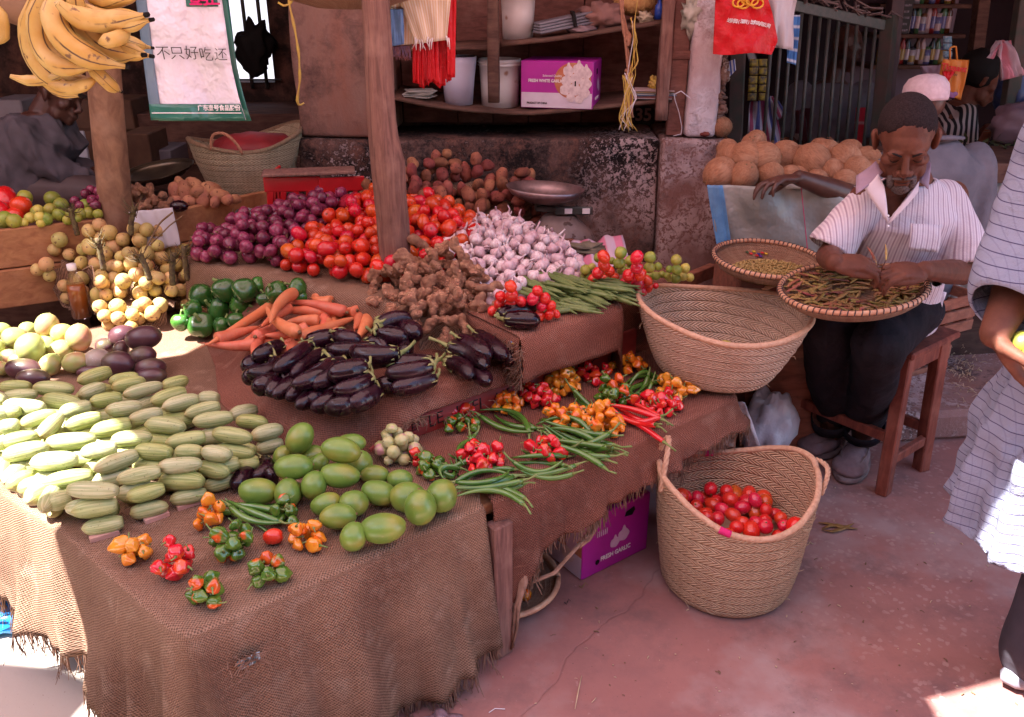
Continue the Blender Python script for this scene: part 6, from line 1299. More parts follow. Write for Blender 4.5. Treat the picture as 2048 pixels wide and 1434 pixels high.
# hanging rope knot and twine
root = empty('rope_bundle', aty(1255, 0, WY - .22), 'bundle of sisal rope and yellow twine hanging before the shelves', 'rope')
yR = WY - .20
for k in range(5):
 m = MB(); P = [aty(u + rs.uniform(-5, 5), v, yR + rs.uniform(-.01, .01)) for u, v in ((1240, -60), (1243, 0), (1250, 60), (1256, 110), (1262, 160), (1258, 200), (1262, 235))]; m.tube(resample(P, 20), .0045, 5); adopt(root, m.build('rope_strand', M['rope']))
m = MB(); P = [aty(u, v, yR) for u, v in ((1252, 62), (1262, 75), (1250, 82), (1260, 70), (1256, 92))]; m.tube(resample(P, 14), .009, 6); P = [aty(u, v, yR) for u, v in ((1250, 140), (1268, 150), (1245, 160), (1265, 135), (1252, 170))]; m.tube(resample(P, 14), .007, 6); adopt(root, m.build('knot', M['rope']))
for k in range(16):
 m = MB(); P = [aty(u + rs.uniform(-14, 14), v + rs.uniform(-6, 6), yR - .01) for u, v in ((1272, 40), (1270, 80), (1258, 150), (1260, 195), (1250, 230), (1248 + 20 * rs.random(), 258))]; P = P[2:] if k > 3 else P; m.tube(resample(P, 14), .0018, 4); adopt(root, m.build('twine_strand', M['yrope'] if k % 4 else M['whitestring'] if 'whitestring' in M else M.setdefault('whitestring', pm('white string', (.62, .55, .58), None))))
m = MB(); P = [aty(u, v, yR - .02) for u, v in ((1278, -40), (1275, 0), (1268, 50), (1272, 90), (1276, 125), (1262, 145))]; m.tube(resample(P, 20), [.006 + .003 * math.sin(i * .8) for i in range(21)], 6, flat=.35); adopt(root, m.build('yellow_ribbon', M['yrope']))
m = MB(); P = [aty(u, v, WY - .03) for u, v in ((1348, 188), (1350, 200), (1358, 225), (1364, 255), (1362, 268), (1346, 272))]; m.tube(resample(P, 18), .0035, 5, flat=.5); P = [aty(u, v, WY - .03) for u, v in ((1350, 188), (1362, 182), (1385, 200))]; m.tube(resample(P, 10), .002, 5); tag(m.build('white_string', pm('white tape', (.66, .6, .66))), 'white string hanging from the end of the lower shelf', 'string')
m = MB(); P = [aty(u, v, WY - .06) for u, v in ((580, -20), (578, 5), (590, 60), (598, 110), (600, 160), (594, 200), (598, 212), (608, 206))]; m.tube(resample(P, 30), [.005 + .0015 * math.sin(i) for i in range(31)], 6); P = [aty(u, v, WY - .06) for u, v in ((556, 5), (568, 12), (580, 8), (592, -10))]; m.tube(resample(P, 12), .0045, 6); tag(m.build('yellow_twine', M['yrope']), 'long yellow twine hanging before the brown pillar', 'twine')
# cotton towels and red bags hanging from above the shelf
yC = PBY + .25; towel = stripes('towel weave', (.62, .42, .26), [(.62, .5, .38), (.7, .6, .5)], .02, 0, .3)
def cloth_quad(name, P, mat, n=14, m_=16, amp=.006, th=.002, seed=0, parent=None, lab=None, cat=None):
 """cloth between four corners (top left, top right, bottom right, bottom left) with soft folds"""
 tl, tr, br, bl = [Vector(p) for p in P]; nn = (tr - tl).cross(bl - tl).normalized(); rows = []
 for j in range(m_ + 1):
  f = j / m_; a, b_ = tl.lerp(bl, f), tr.lerp(br, f); rows.append([a.lerp(b_, i / n) + nn * amp * (nz(i / n * 5 + seed, f * 1.2, seed) * 2 + .6 * nz(i / n * 14 + seed, f * 3, 2)) for i in range(n + 1)])
 uv = [(i / n * (tr - tl).length, j / m_ * (bl - tl).length) for j in range(m_ + 1) for i in range(n + 1)]
 mb = MB(); mb.grid(rows, uvs=uv); o = mb.build(name, mat, solid=th)
 if parent: adopt(parent, o)
 return tag(o, lab, cat)
root = empty('striped_towel', aty(840, 0, yC), 'blue and tan striped cotton towel hanging by the post', 'towel')
cloth_quad('towel_fold', [aty(785, -30, yC), aty(905, -30, yC), aty(893, 80, yC), aty(832, 88, yC - .01)], towel, parent=root, seed=2)
cloth_quad('towel_fold', [aty(780, -30, yC + .01), aty(840, -30, yC + .01), aty(834, 88, yC + .01), aty(784, 92, yC + .01)], towel, parent=root, seed=5)
cloth_quad('blue_stripe', [aty(779, 18, yC - .006), aty(806, 18, yC - .006), aty(808, 88, yC - .006), aty(784, 93, yC - .006)], pm('blue towel stripe', (.10, .20, .42), (.15, .27, .5), 30), parent=root, seed=5)
m = MB()
for u, v in [(830, 75), (834, 78), (838, 80), (843, 76), (848, 78), (856, 74), (860, 78), (865, 76), (893, 72), (897, 76)]:
 P = [aty(u, v, yC - .008), aty(u + rs.uniform(-4, 4), v + 10, yC - .014), aty(u + rs.uniform(-6, 6), v + 22, yC - .008)]; m.tube(P, [.0028, .0022, .0016], 5)
adopt(root, m.build('fringe', pm('white fringe', (.68, .6, .6)))); m = MB()
for k in range(26): u = lerp(786, 818, k / 25); m.tube([aty(u, 92, yC), aty(u + rs.uniform(-3, 3) + 3, 108 + rs.uniform(-4, 4), yC - .004), aty(u + 5 + rs.uniform(-4, 4), 118 + rs.uniform(-4, 4), yC)], .0012, 3)
adopt(root, m.build('fringe', pm('brown fringe', (.35, .12, .1), (.15, .1, .2), 60)))
root = empty('red_bag_bundle', aty(870, 80, yC), 'bundle of folded red shopping bags hanging beside the post', 'bags')
for k in range(10):
 u = lerp(828, 892, k / 9); cloth_quad('folded_bag', [aty(u - 4 + k, 30, yC + .02 + .004 * k), aty(u + 12, 30, yC + .025 + .004 * k), aty(u + 10 + (k % 3) * 3, 168 + 10 * math.sin(k * 1.3), yC + .0 + .004 * k), aty(u - 2 + 6 * math.sin(k), 165 + 9 * math.sin(k * 2.1), yC + .004 * k)], M['bagred'], n=6, amp=.008, seed=k, parent=root)
cloth_quad('folded_bag', [aty(890, -30, yC + .03), aty(913, -30, yC + .03), aty(910, 155, yC + .02), aty(895, 155, yC + .02)], M['bagred'], n=6, amp=.006, seed=33, parent=root)
# underside of a hanging woven tray at the top
p = aty(700, -20, yC - .05); m = MB(); m.lathe([(.001, -.055), (.10, -.05), (.19, -.025), (.225, .0), (.22, .03)], 48, M=Matrix.Translation(p)); tag(m.build('hanging_tray', M['cane']), 'underside of a shallow woven tray hanging above the post', 'tray')
# ================================================================ white plastic bag, bananas, scoop bowl, crate
yB = 2.45
root = empty('carrier_bag', aty(370, 0, yB), 'white carrier bag with dark green edges hanging above the oranges', 'bag')
def bagpt(fu, fv):
 uL = pl([0, .5, 1], [268, 285, 303], fv); uR = pl([0, .3, .6, .85, 1], [438, 450, 462, 478, 492], fv); u = lerp(uL, uR, fu); v = lerp(-40, 240, fv) - 12 * fv * fu * 0
 return aty(u, v, yB + .016 * math.sin(fu * 9 + fv * 2) * fv + .03 * nz(fu * 3, fv * 2, 1) + .012 * abs(nz(fu * 9 + fv * 3, fv * 5, 4)) + (.03 * fu * fu * fv))
def bagpart(nm, u0, u1, v0, v1, mat, off=0., n=30, k=24):
 rows = [[bagpt(lerp(u0, u1, i / n), lerp(v0, v1, j / k)) + Vector((0, -off, 0)) for i in range(n + 1)] for j in range(k + 1)]; m = MB(); m.grid(rows); o = m.build(nm, mat, solid=.0015); adopt(root, o); return o
bagpart('bag_front', 0, 1, 0, 1, M['bagwhite']); bagpart('side_band', 0, .12, 0, 1, M['bagblue'], .0025, 4); bagpart('bottom_band', .0, 1, .885, 1, M['baggreen'], .003, 30, 4); bagpart('white_line', .02, .98, .945, .952, M['inkwhite'], .0045, 30, 1)
bagpart('printed_mark', .58, .95, .0, .19, M['baggreen'], .0025, 12, 8)
rows = [[bagpt(i / 30, f) + Vector((0, .05, -.01)) for i in range(31)] for f in [j / 10 for j in range(11)]]; m = MB(); m.grid(rows); adopt(root, m.build('bag_back', M['baggreen'], solid=.0015))
def onbag(fu, fv, s, ch, mat, bold=0):
 o_ = bagpt(fu, fv); x = bagpt(min(1, fu + .05), fv) - o_; y = bagpt(fu, fv - .03) - o_; text(ch, s, frame(o_ - Vector((0, .0095, 0)), x, y), mat, parent=root, bold=bold)
for i, ch in enumerate('不只好吃还'): onbag([.25, .41, .58, .74, .91][i], .525 + (.01 if i > 2 else 0), .040 if i < 4 else .036, ch, M['inkdark'], -.0004)
for i, ch in enumerate('广东壹号食品股份'): onbag(.56 + i * .058, .912, .017, ch, M['inkwhite'], .0003)
for i, ch in enumerate('壹号土'): onbag(.70 + i * .10, .135, .040, ch, M['pinkstitch'], .001)
# plantains
root = empty('plantain_bunch', aty(170, -20, 2.05), 'large bunch of ripe yellow plantains hanging at the top left', 'plantains')
def nana(P, r, yy):
 m = MB(); Q = curv([aty(u, v, y_) for (u, v), y_ in zip(P, yy)], 16)
 rr_ = [r * (.35 + .65 * min(1, i / 4)) if i < 5 else r * (1 if i < 11 else [1, .9, .74, .5, .28, .22][i - 11]) for i in range(17)]
 m.tube(Q, rr_, 10); e = Q[-1]; d = (Q[-1] - Q[-2]).normalized(); m.tube([e, e + d * .01], [r * .25, r * .22], 6, mi=1)
 o = m.build('plantain', [M['banana'], M['black']]); adopt(root, o)
yb = 2.0
for P, r, dy in [([(75, -20), (55, 60), (65, 120), (110, 165), (160, 190)], 24, .04), ([(95, -30), (72, 40), (82, 100), (120, 140), (188, 135)], 25, -.03), ([(120, -30), (100, 30), (125, 85), (180, 120), (250, 133)], 27, -.05), ([(150, -40), (150, 30), (185, 80), (230, 110), (285, 110)], 24, -.02), ([(60, 40), (60, 100), (80, 150), (120, 185), (165, 192)], 18, .06), ([(115, 5), (140, 30), (185, 45), (235, 42), (290, 30)], 24, -.07), ([(170, 12), (210, 40), (260, 48), (300, 40)], 20, -.05), ([(180, 0), (215, 5), (250, -10), (290, -25)], 20, -.03), ([(185, 65), (220, 90), (260, 105), (300, 112)], 20, 0), ([(190, 55), (230, 75), (270, 90), (300, 95)], 16, .02), ([(20, 152), (50, 162), (90, 160), (130, 150)], 13, .05), ([(100, 170), (140, 178), (175, 168), (200, 150)], 15, .0), ([(175, 130), (200, 150), (222, 172), (240, 182)], 16, .0), ([(110, 120), (130, 150), (170, 165), (190, 155)], 14, .01), ([(200, 85), (225, 80), (240, 75), (262, 60)], 16, -.06)]:
 nana(P, r / 1010, [yb + dy + .03 * math.sin(k * 1.2 + r) for k in range(len(P))])
m = MB(); m.tube([aty(130, -60, yb), aty(128, -10, yb), aty(140, 30, yb + .03)], [.03, .035, .02], 10); adopt(root, m.build('stalk', M['stemdry']))
p = aty(2, 45, 2.6); m = MB()
for k in range(3): m.tube(resample([aty(-30, 0 + k * 12, 2.6), aty(2, 30 + k * 8, 2.6), aty(8, 60 + k * 6, 2.6), aty(-10, 82 + k * 3, 2.6)], 10), [.012, .016, .018, .018, .018, .018, .018, .017, .014, .01, .006], 8)
tag(m.build('plantain_hand', M['banana']), 'few yellow plantains cut off by the left edge', 'plantains')
m = MB(); m.ell(aty(60, -10, 2.9), (.13, .1, .10), nu=16, nv=10); tag(m.build('clay_pot', pm('orange brown pot', (.30, .16, .09), (.2, .1, .06), 9)), 'brown rounded pot behind the plantains', 'pot')
# red crate behind the onions
def crate_side(root, T, w_, h, th, slots, mat):
 m = MB(); n = slots; sw = w_ / (n * 2 + 1)
 m.box((0, 0, h * .86), (w_, th, h * .28), b=.003); m.box((0, 0, h * .04), (w_, th, h * .08), b=.003)
 for k in range(n + 1): x = -w_ / 2 + sw * (2 * k + .5); m.box((x + .0, 0, h * .4), (sw * .9, th * .8, h * .66), rot=Euler((0, .18, 0)).to_matrix().to_4x4(), b=.002)
 o = m.build('side', mat); o.data.transform(T); adopt(root, o)
ca, cb, cc = at(528, 352, .885), at(628, 352, .885), at(700, 352, .885)
root = empty('red_crate', (ca.x, ca.y, .66), 'broken red plastic crate standing behind the red onions', 'crate')
d1 = Vector((1, .16, 0)).normalized();
crate_side(root, frame((ca.x + .10, ca.y + .01, .68), (1, .08, 0), (-.08, 1, 0)), .21, .20, .012, 4, M['redplastic'])
crate_side(root, frame((cb.x + .095, cb.y + .03, .68), (1, .25, 0), (-.25, 1, 0)), .17, .195, .012, 4, M['redplastic'])
crate_side(root, frame((ca.x + .0, ca.y + .12, .68), (0, 1, 0), (-1, 0, 0)), .22, .20, .012, 4, M['redplastic'])
m = MB(); a, b_ = at(520, 350, .895), at(705, 345, .895); m.bar(a + Vector((0, .03, 0)), b_ + Vector((0, .05, 0)), .10, .012); tag(m.build('thin_board', M['logwood']), 'thin grey board lying across the red crate', 'board')
p = at(715, 405, .80); crumple('red_net', p, (.07, .05, .035), pm('red net', (.40, .02, .05), (.25, .015, .03), 60, .8, .5, 90), 'crumpled red net bag between the onions and the post', 'net', 6, .4)
p = at(480, 430, .74); crumple('grey_rag', at(500, 428, .715), (.055, .03, .015), pm('blue grey rag', (.28, .32, .36), (.2, .22, .25), 60), 'small blue grey rag behind the onions', 'rag', 2, .9, 4)
# metal bowl in the back
p = aty(320, 352, 3.75); m = MB(); m.lathe([(.001, 0), (.06, .004), (.12, .03), (.155, .06), (.16, .062), (.12, .036), (.001, .01)], 40, M=Matrix.Translation((p.x, p.y, p.z - .03)) @ Euler((.1, -.12, 0)).to_matrix().to_4x4()); tag(m.build('metal_bowl', M['brass']), 'wide dull metal bowl behind the brown post', 'bowl')
# boxes in the back room
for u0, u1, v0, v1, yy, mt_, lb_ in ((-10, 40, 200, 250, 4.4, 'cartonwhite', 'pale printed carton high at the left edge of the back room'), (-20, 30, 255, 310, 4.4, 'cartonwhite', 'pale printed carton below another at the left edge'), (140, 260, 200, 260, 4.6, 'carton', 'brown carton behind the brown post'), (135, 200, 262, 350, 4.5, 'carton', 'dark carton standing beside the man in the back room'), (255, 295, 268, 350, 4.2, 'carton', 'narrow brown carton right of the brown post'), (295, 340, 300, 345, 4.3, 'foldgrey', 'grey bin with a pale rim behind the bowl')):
 a, b_ = aty(u0, v1, yy), aty(u1, v0, yy); m = MB(); m.box(((a.x + b_.x) / 2, yy + .12, (a.z + b_.z) / 2), (b_.x - a.x, .24, b_.z - a.z), b=.006); o = tag(m.build('storage_box', M[mt_] if mt_ != 'cartonwhite' else M['dimcarton'] if 'dimcarton' in M else M.setdefault('dimcarton', pm('dimmed pale carton', (.20, .18, .2), (.16, .13, .14), 9))), lb_, 'box')  # pale cartons get a dimmed copy, room shade in the colour
a, b_ = aty(142, 335, 4.35), aty(168, 262, 4.35); m = MB(); m.box(((a.x + b_.x) / 2, 4.35, (a.z + b_.z) / 2), (b_.x - a.x, .02, b_.z - a.z)); tag(m.build('paper_sheet', pm('blue white paper', (.42, .44, .5))), 'pale paper sheet standing before the dark carton', 'paper')
m = MB(); a = aty(120, 210, 4.3); m.box((-1.9, 4.9, .45), (2.2, .5, .9)); tag(m.build('back_counter', M['shelfwood']), 'dark counter at the rear of the back room', 'counter')
# blue bag on the floor at the left edge
crumple('blue_bag', at(20, 1185, .05), (.10, .07, .05), M['bluebag'] if 'bluebag' in M else M.setdefault('bluebag', pm('bright blue plastic', (.01, .22, .60), (.02, .3, .7), 6, .35, .5, 12)), 'bright blue plastic bag on the sunlit ground', 'bag', 5, .6)
crumple('blue_bag', at(30, 1225, .03), (.09, .06, .035), M['bluebag'], 'second flatter blue plastic bag nearer the table', 'bag', 8, .6)
# bottle of honey
c = at(165, 634, .457); root = empty('glass_bottle', c, 'clear glass bottle of amber honey with a white cap', 'bottle'); T = Matrix.Translation(c)
gg = G('bottle glass'); gg.P(Base_Color=(.95, .97, .96), Roughness=.03, Transmission_Weight=1., IOR=1.45, Alpha=.35); M['glass'] = gg.m
hh = G('honey'); hh.P(Base_Color=(.55, .16, .03), Roughness=.15, Transmission_Weight=.35, IOR=1.4, Coat_Weight=1.); M['honey'] = hh.m
m = MB(); m.lathe([(.001, 0), (.031, 0), (.033, .01), (.033, .10), (.030, .125), (.016, .155), (.0135, .185)], 28); q = m.build('glass', M['glass']); q.data.transform(T); adopt(root, q)
m = MB(); m.lathe([(.001, .004), (.0305, .004), (.0305, .10), (.028, .122), (.001, .122)], 28); q = m.build('honey', M['honey']); q.data.transform(T); adopt(root, q)
m = MB(); m.lathe([(.0135, .175), (.0155, .178), (.0155, .196), (.001, .197)], 24); q = m.build('cap', M['inkwhite']); q.data.transform(T); adopt(root, q)
# cut stalks with leaf bases and twigs standing in the orange heap
for u, v, z, h, ln in ((208, 540, .66, .11, 0), (262, 470, .72, .10, .5), (300, 560, .64, .09, -.3), (345, 570, .62, .11, .35), (375, 560, .60, .12, .1), (400, 560, .56, .09, .1), (155, 470, .70, .10, -.1)):
 m = MB(); p = at(u, v, z); P = [p, p + Vector((.02 * ln, 0, h * .5)), p + Vector((.06 * ln, 0, h))]; m.tube(resample(P, 12), [.009 + .0018 * (i % 2) for i in range(13)], 8)
 for k in range(16): a = rs.uniform(0, 6.28); q = P[2] - Vector((0, 0, rs.uniform(0, h * .4))); d = Vector((math.cos(a), math.sin(a), rs.uniform(.1, 1.4))).normalized() * rs.uniform(.025, .06); m.tube([q, q + d * .6, q + d + Vector((0, 0, .01))], [.0022, .0015, .0006], 4)
 tag(m.build('cut_stalk', pm('stalk %d' % u, (.16, .13, .06), (.08, .05, .04), 90, .8, .6, 120)), {208: 'ringed cut stalk standing left of the brown post', 262: 'ringed cut stalk in front of the brown post', 300: 'ringed cut stalk in the middle of the oranges', 345: 'ringed cut stalk at the right of the oranges', 375: 'tall dark cut stalk at the right end of the oranges', 400: 'dark brushy stalk nearest the bell peppers', 155: 'dark brushy stalk at the rim of the left bin'}[u], 'stalk')
m = MB(); m.tube(resample([at(290, 500, .70), at(320, 445, .76), at(345, 425, .80)], 8), .0035, 5); m.tube(resample([at(300, 490, .70), at(340, 450, .76), at(365, 432, .79)], 8), .0025, 5); tag(m.build('dry_twig', M['stemdry']), 'forked dry twig leaning on the paper bag', 'twig')
m = MB(); m.tube(resample([at(165, 540, .60), at(184, 530, .64), at(190, 560, .60), at(205, 590, .56), at(215, 600, .54)], 14), .0022, 5); tag(m.build('vine', M['palmleaf']), 'thin pale vine curling beside the honey bottle', 'vine')
# paper bag
root = None
yb_ = at(305, 500, .66).y
P = [aty(257, 424, yb_ + .06), aty(345, 415, yb_ + .06), aty(362, 490, yb_ + .02), aty(296, 503, yb_ + .0)]
cloth_quad('paper_bag', P, pm('grey white paper', (.46, .44, .47), (.40, .38, .42), 5, .7, .3, 9), amp=.008, lab='open pale paper bag in front of the brown post', cat='bag', seed=3)
# ================================================================ weighing scale
c = at(1118, 487, .655); c.y = 3.12; c = aty(1118, 484, 3.12)
root = empty('weighing_scale', c, 'old counter scale with a dented steel pan behind the garlic', 'scale'); T = Matrix.Translation(c)
def addp(nm, mb, mat): q = mb.build(nm, mat); q.data.transform(T); adopt(root, q)
m = MB(); m.lathe([(.001, 0), (.13, 0), (.135, .015), (.12, .045), (.075, .085), (.06, .105), (.001, .108)], 28, fn=lambda p, a, i: Vector((p.x, p.y * .7, p.z))); addp('base', m, M['scalebody'])
m = MB(); m.box((.01, 0, .125), (.20, .03, .022), rot=Euler((0, .06, 0)).to_matrix().to_4x4()); m.box((.05, -.03, .128), (.14, .012, .03)); m.box((-.08, 0, .15), (.03, .02, .05)); addp('beam', m, M['iron'])
for k, x in enumerate((.03, .095)): m = MB(); m.box((x, -.038, .128), (.028, .004, .02), b=.001); addp('dial_plate', m, M['inkwhite'])
m = MB(); m.lathe([(.001, .155), (.07, .16), (.125, .185), (.143, .208), (.146, .208), (.127, .181), (.07, .155), (.001, .150)], 40, fn=lambda p, a, i: Vector((p.x - .055, p.y * .8, p.z - p.x * .06))); addp('pan', m, M['metal'])
cloth_pts = [at(1180, 478, .70), at(1235, 480, .70), at(1262, 520, .69), at(1150, 528, .69)]
cloth_quad('pink_sack', [at(1140, 485, .70), at(1245, 470, .72), at(1262, 530, .69), at(1150, 555, .69)], stripes('pink sack weave', (.55, .42, .52), [(.6, .2, .3)], .06), amp=.012, lab='pale pink woven sack lying between the garlic and the wall', cat='sack', seed=7)
crumple('olive_rag', at(1165, 497, .71), (.075, .04, .016), pm('olive cloth', (.17, .14, .09), (.11, .09, .06), 15), 'crumpled olive rag on the pink sack behind the garlic', 'rag', 11, .9, 2.5)
# ================================================================ floor litter
lt_ = [((1680, 1060), .055, (.32, .16, .04), 'curled dry yellow husk on the floor behind the basket', 'husk', -10), ((1135, 1205), .008, (.04, .02, .02), 'small dark scrap on the floor before the carton', 'scrap', 0), ((1167, 1172), .012, (.3, .22, .06), 'dry leaf scrap beside the floor carton', 'leaf', 5)]
for (u, v), L, cl, lb_, ct, a_ in lt_:
 m = MB(); p = at(u, v, .004)
 for k in range(3 if L > .03 else 1):
  P = [p + Vector((t * L, .012 * math.sin(t * 3 + k * 2), .003 + .006 * abs(nz(t * 2, k)))) + Vector((0, k * .012, 0)) for t in (-1, -.5, 0, .5, 1)]; m.tube(P, [.002, L * .12, L * .15, L * .1, .001], 6, flat=.25)
 tag(m.build(ct, pm(lb_[:20], cl, tuple(x * .6 for x in cl), 60)), lb_, ct)
m = MB(); m.tube([at(1163, 1352, .003), at(1156, 1385, .004), at(1150, 1418, .003)], [.0012, .002, .0008], 5); tag(m.build('straw', M['palmleaf']), 'single pale straw on the bare floor in front', 'straw')
m = MB(); m.tube([at(978, 1425, .003), at(990, 1417, .003), at(1010, 1418, .004)], .0012, 4); tag(m.build('thread_scrap', M['inkwhite']), 'tiny pale thread on the floor at the bottom', 'thread')
crumple('plastic_bag', at(885, 1448, .02), (.045, .03, .02), pm('pink clear film', (.22, .14, .16), (.16, .10, .12), 9, .4), 'crumpled clear plastic bag at the bottom edge', 'bag', 3, .5)
# woven tray under the table
c = at(1000, 1175, .015); m = MB(); m.lathe([(.001, .0), (.10, .004), (.15, .022), (.16, .034)], 44); m.lathe([(.163, .03), (.155, .018), (.10, -.003), (.001, -.006)], 44); q = m.build('woven_dish', M['cane']); root = empty('woven_tray', c, 'shallow woven tray on the floor under the table', 'tray'); q.data.transform(Matrix.Translation(c)); adopt(root, q)
m = MB(); m.tube([(.16 * math.cos(a), .16 * math.sin(a), .034) for a in [6.2832 * k / 48 for k in range(49)]], .008, 8); q = m.build('rim', M['rimcane']); q.data.transform(Matrix.Translation(c)); adopt(root, q)
for dx, dy in ((.03, -.06), (.05, -.04), (.01, -.08), (.07, -.07)): inst('bonnet_or', TRS(c + Vector((dx, dy, .03)), rrot(), .9), auto=('orange bonnet pepper', 'tray under the table'), group='peppers in the tray under the table')
# junk under the right end of the bench
crumple('white_sack', at(1535, 850, .16), (.085, .06, .13), pm('blue white plastic', (.48, .50, .60), (.55, .55, .66), 5, .35, .7, 8, bd=.03), 'crumpled blue white plastic sack under the wide basket', 'sack', 1, .45)
cloth_quad('white_strip', [at(1468, 802, .38), at(1490, 806, .38), at(1525, 905, .1), at(1495, 900, .1)], M['bagwhite'], n=4, amp=.004, lab='torn white plastic strip beside the bench end', cat='strip')
crumple('olive_bag', at(1455, 850, .22), (.035, .03, .06), pm('olive plastic', (.12, .14, .07), (.07, .08, .05), 14, .4), 'dark olive plastic bag hanging under the bench end', 'bag', 6, .6)
crumple('brown_rag', at(1430, 880, .18), (.05, .04, .03), pm('brown rag', (.32, .17, .12), (.2, .1, .08), 14), 'brown rag under the bench end beside the tall basket', 'rag', 15, .7)
m = MB(); m.box((.72, 2.75, .2), (.45, .3, .4), rot=.6); tag(m.build('dark_crate', M['shelfwood']), 'dark crate in the shadow under the bench end', 'crate')
# small blue stripe of label on the cover near the front corner
pc = st(.10, -.022, .355)
root = empty('cloth_patch', pc, 'torn hole in the front cover showing a striped scrap', 'patch')
m = MB(); q = frame(pc, (UX, UY, 0), (0, 0, 1)); m.box((0, 0, .0), (.045, .022, .002), b=.0005); o = m.build('striped_scrap', stripes('scrap stripe', (.10, .14, .15), [(.35, .42, .45)], .012, uv=False)); o.data.transform(q); adopt(root, o)
m = MB()
for k in range(60): a = Vector((rs.gauss(0, .02), rs.gauss(0, .012), .002)); m.tube([q @ a, q @ (a + Vector((rs.uniform(-.02, .02), rs.uniform(-.02, .01), .004)))], .0011, 3, cap=False)
adopt(root, m.build('loose_threads', M['thread']))
# ================================================================ people
def eloft(m, C, lat, W, D, n=20, mi=0):
 """closed tube of elliptical sections; lat is the sideways axis"""
 C = [Vector(c) for c in C]; k = len(C); vs = []
 for i, c in enumerate(C):
  t = (C[min(i + 1, k - 1)] - C[max(i - 1, 0)]).normalized(); la = Vector(lat); la = (la - t * la.dot(t)).normalized(); fw = t.cross(la)
  for j in range(n): a = 2 * math.pi * j / n; vs.append(c + la * math.cos(a) * W[i] + fw * math.sin(a) * D[i])
 m.add(vs, [(i * n + j, i * n + (j + 1) % n, (i + 1) * n + (j + 1) % n, (i + 1) * n + j) for i in range(k - 1) for j in range(n)] + [tuple(range(n))[::-1], tuple((k - 1) * n + j for j in range(n))], mi=mi)
def limb(m, P, Rr, n=12, seg=6):
 P = [Vector(p) for p in P]; Q = []; Z = []
 for i in range(len(P) - 1):
  for s_ in range(seg): f = s_ / seg; Q.append(P[i].lerp(P[i + 1], f)); Z.append(lerp(Rr[i], Rr[i + 1], f))
 Q.append(P[-1]); Z.append(Rr[-1])
 for _ in range(2): Q = [Q[0]] + [(Q[i - 1] + Q[i] * 2 + Q[i + 1]) / 4 for i in range(1, len(Q) - 1)] + [Q[-1]]
 m.tube(Q, Z, n)
 m.ell(Q[0], Rr[0], nu=10, nv=8); m.ell(Q[-1], Rr[-1], nu=10, nv=8)
def hand(m, W, d, nrm, side, curls=(.5, .5, .55, .6), base=.25, thumb=(.55, .55, .5), sc=1., fan=.06):
 """palm, four fingers of different lengths and a thumb; nrm is the side the palm faces; side +1 puts the thumb on d x nrm"""
 W = Vector(W); d = Vector(d).normalized(); nn = Vector(nrm); nn = (nn - d * nn.dot(d)).normalized(); la = d.cross(nn) * side
 Mp = frame((0, 0, 0), d, la); Mp = Matrix.Translation(W + d * .045 * sc) @ Mp
 m.ell((0, 0, 0), (.052 * sc, .038 * sc, .0145 * sc), M=Mp, nu=14, nv=10); m.ell(W + d * .03 * sc + la * .022 * sc + nn * .006, (.03 * sc, .018 * sc, .015 * sc), rot=frame((0, 0, 0), d, la), nu=12, nv=8)
 for i, (off, L) in enumerate(((.027, .92), (.009, 1.0), (-.009, .94), (-.026, .76))):
  b_ = W + d * (.082 - .006 * abs(i - 1.2)) * sc + la * off * sc; dd = (d + la * fan * (1.5 - i)).normalized(); a = base; P = [b_ - dd * .03 * sc, b_]
  for k, sl in enumerate((.042, .026, .021)):
   P.append(P[-1] + (dd * math.cos(a) + nn * math.sin(a)) * sl * L * sc); a += curls[i] * (1.1 if k == 0 else .8)
  for q in range(len(P) - 1): m.tube([P[q], P[q + 1]], [r * sc for r in ((.0088, .0088), (.0086, .0082), (.0084, .0076), (.0076, .0062))[q]], 10); m.ell(P[q + 1], ((.0092, .0086, .008, .0063)[q]) * sc, nu=8, nv=6)
 b_ = W + d * .016 * sc + la * .026 * sc + nn * .004; td = (d * thumb[0] + la * thumb[1] + nn * thumb[2]).normalized(); t2 = (d * (thumb[0] + .5) + la * (thumb[1] - .35) + nn * thumb[2]).normalized()
 P = [b_, b_ + td * .040 * sc, b_ + td * .040 * sc + t2 * .030 * sc, b_ + td * .040 * sc + t2 * .052 * sc]
 for q in range(3): m.tube([P[q], P[q + 1]], [r * sc for r in ((.013, .0105), (.0102, .0095), (.0095, .007))[q]], 10); m.ell(P[q + 1], (.0105, .0098, .0072)[q] * sc, nu=8, nv=6)
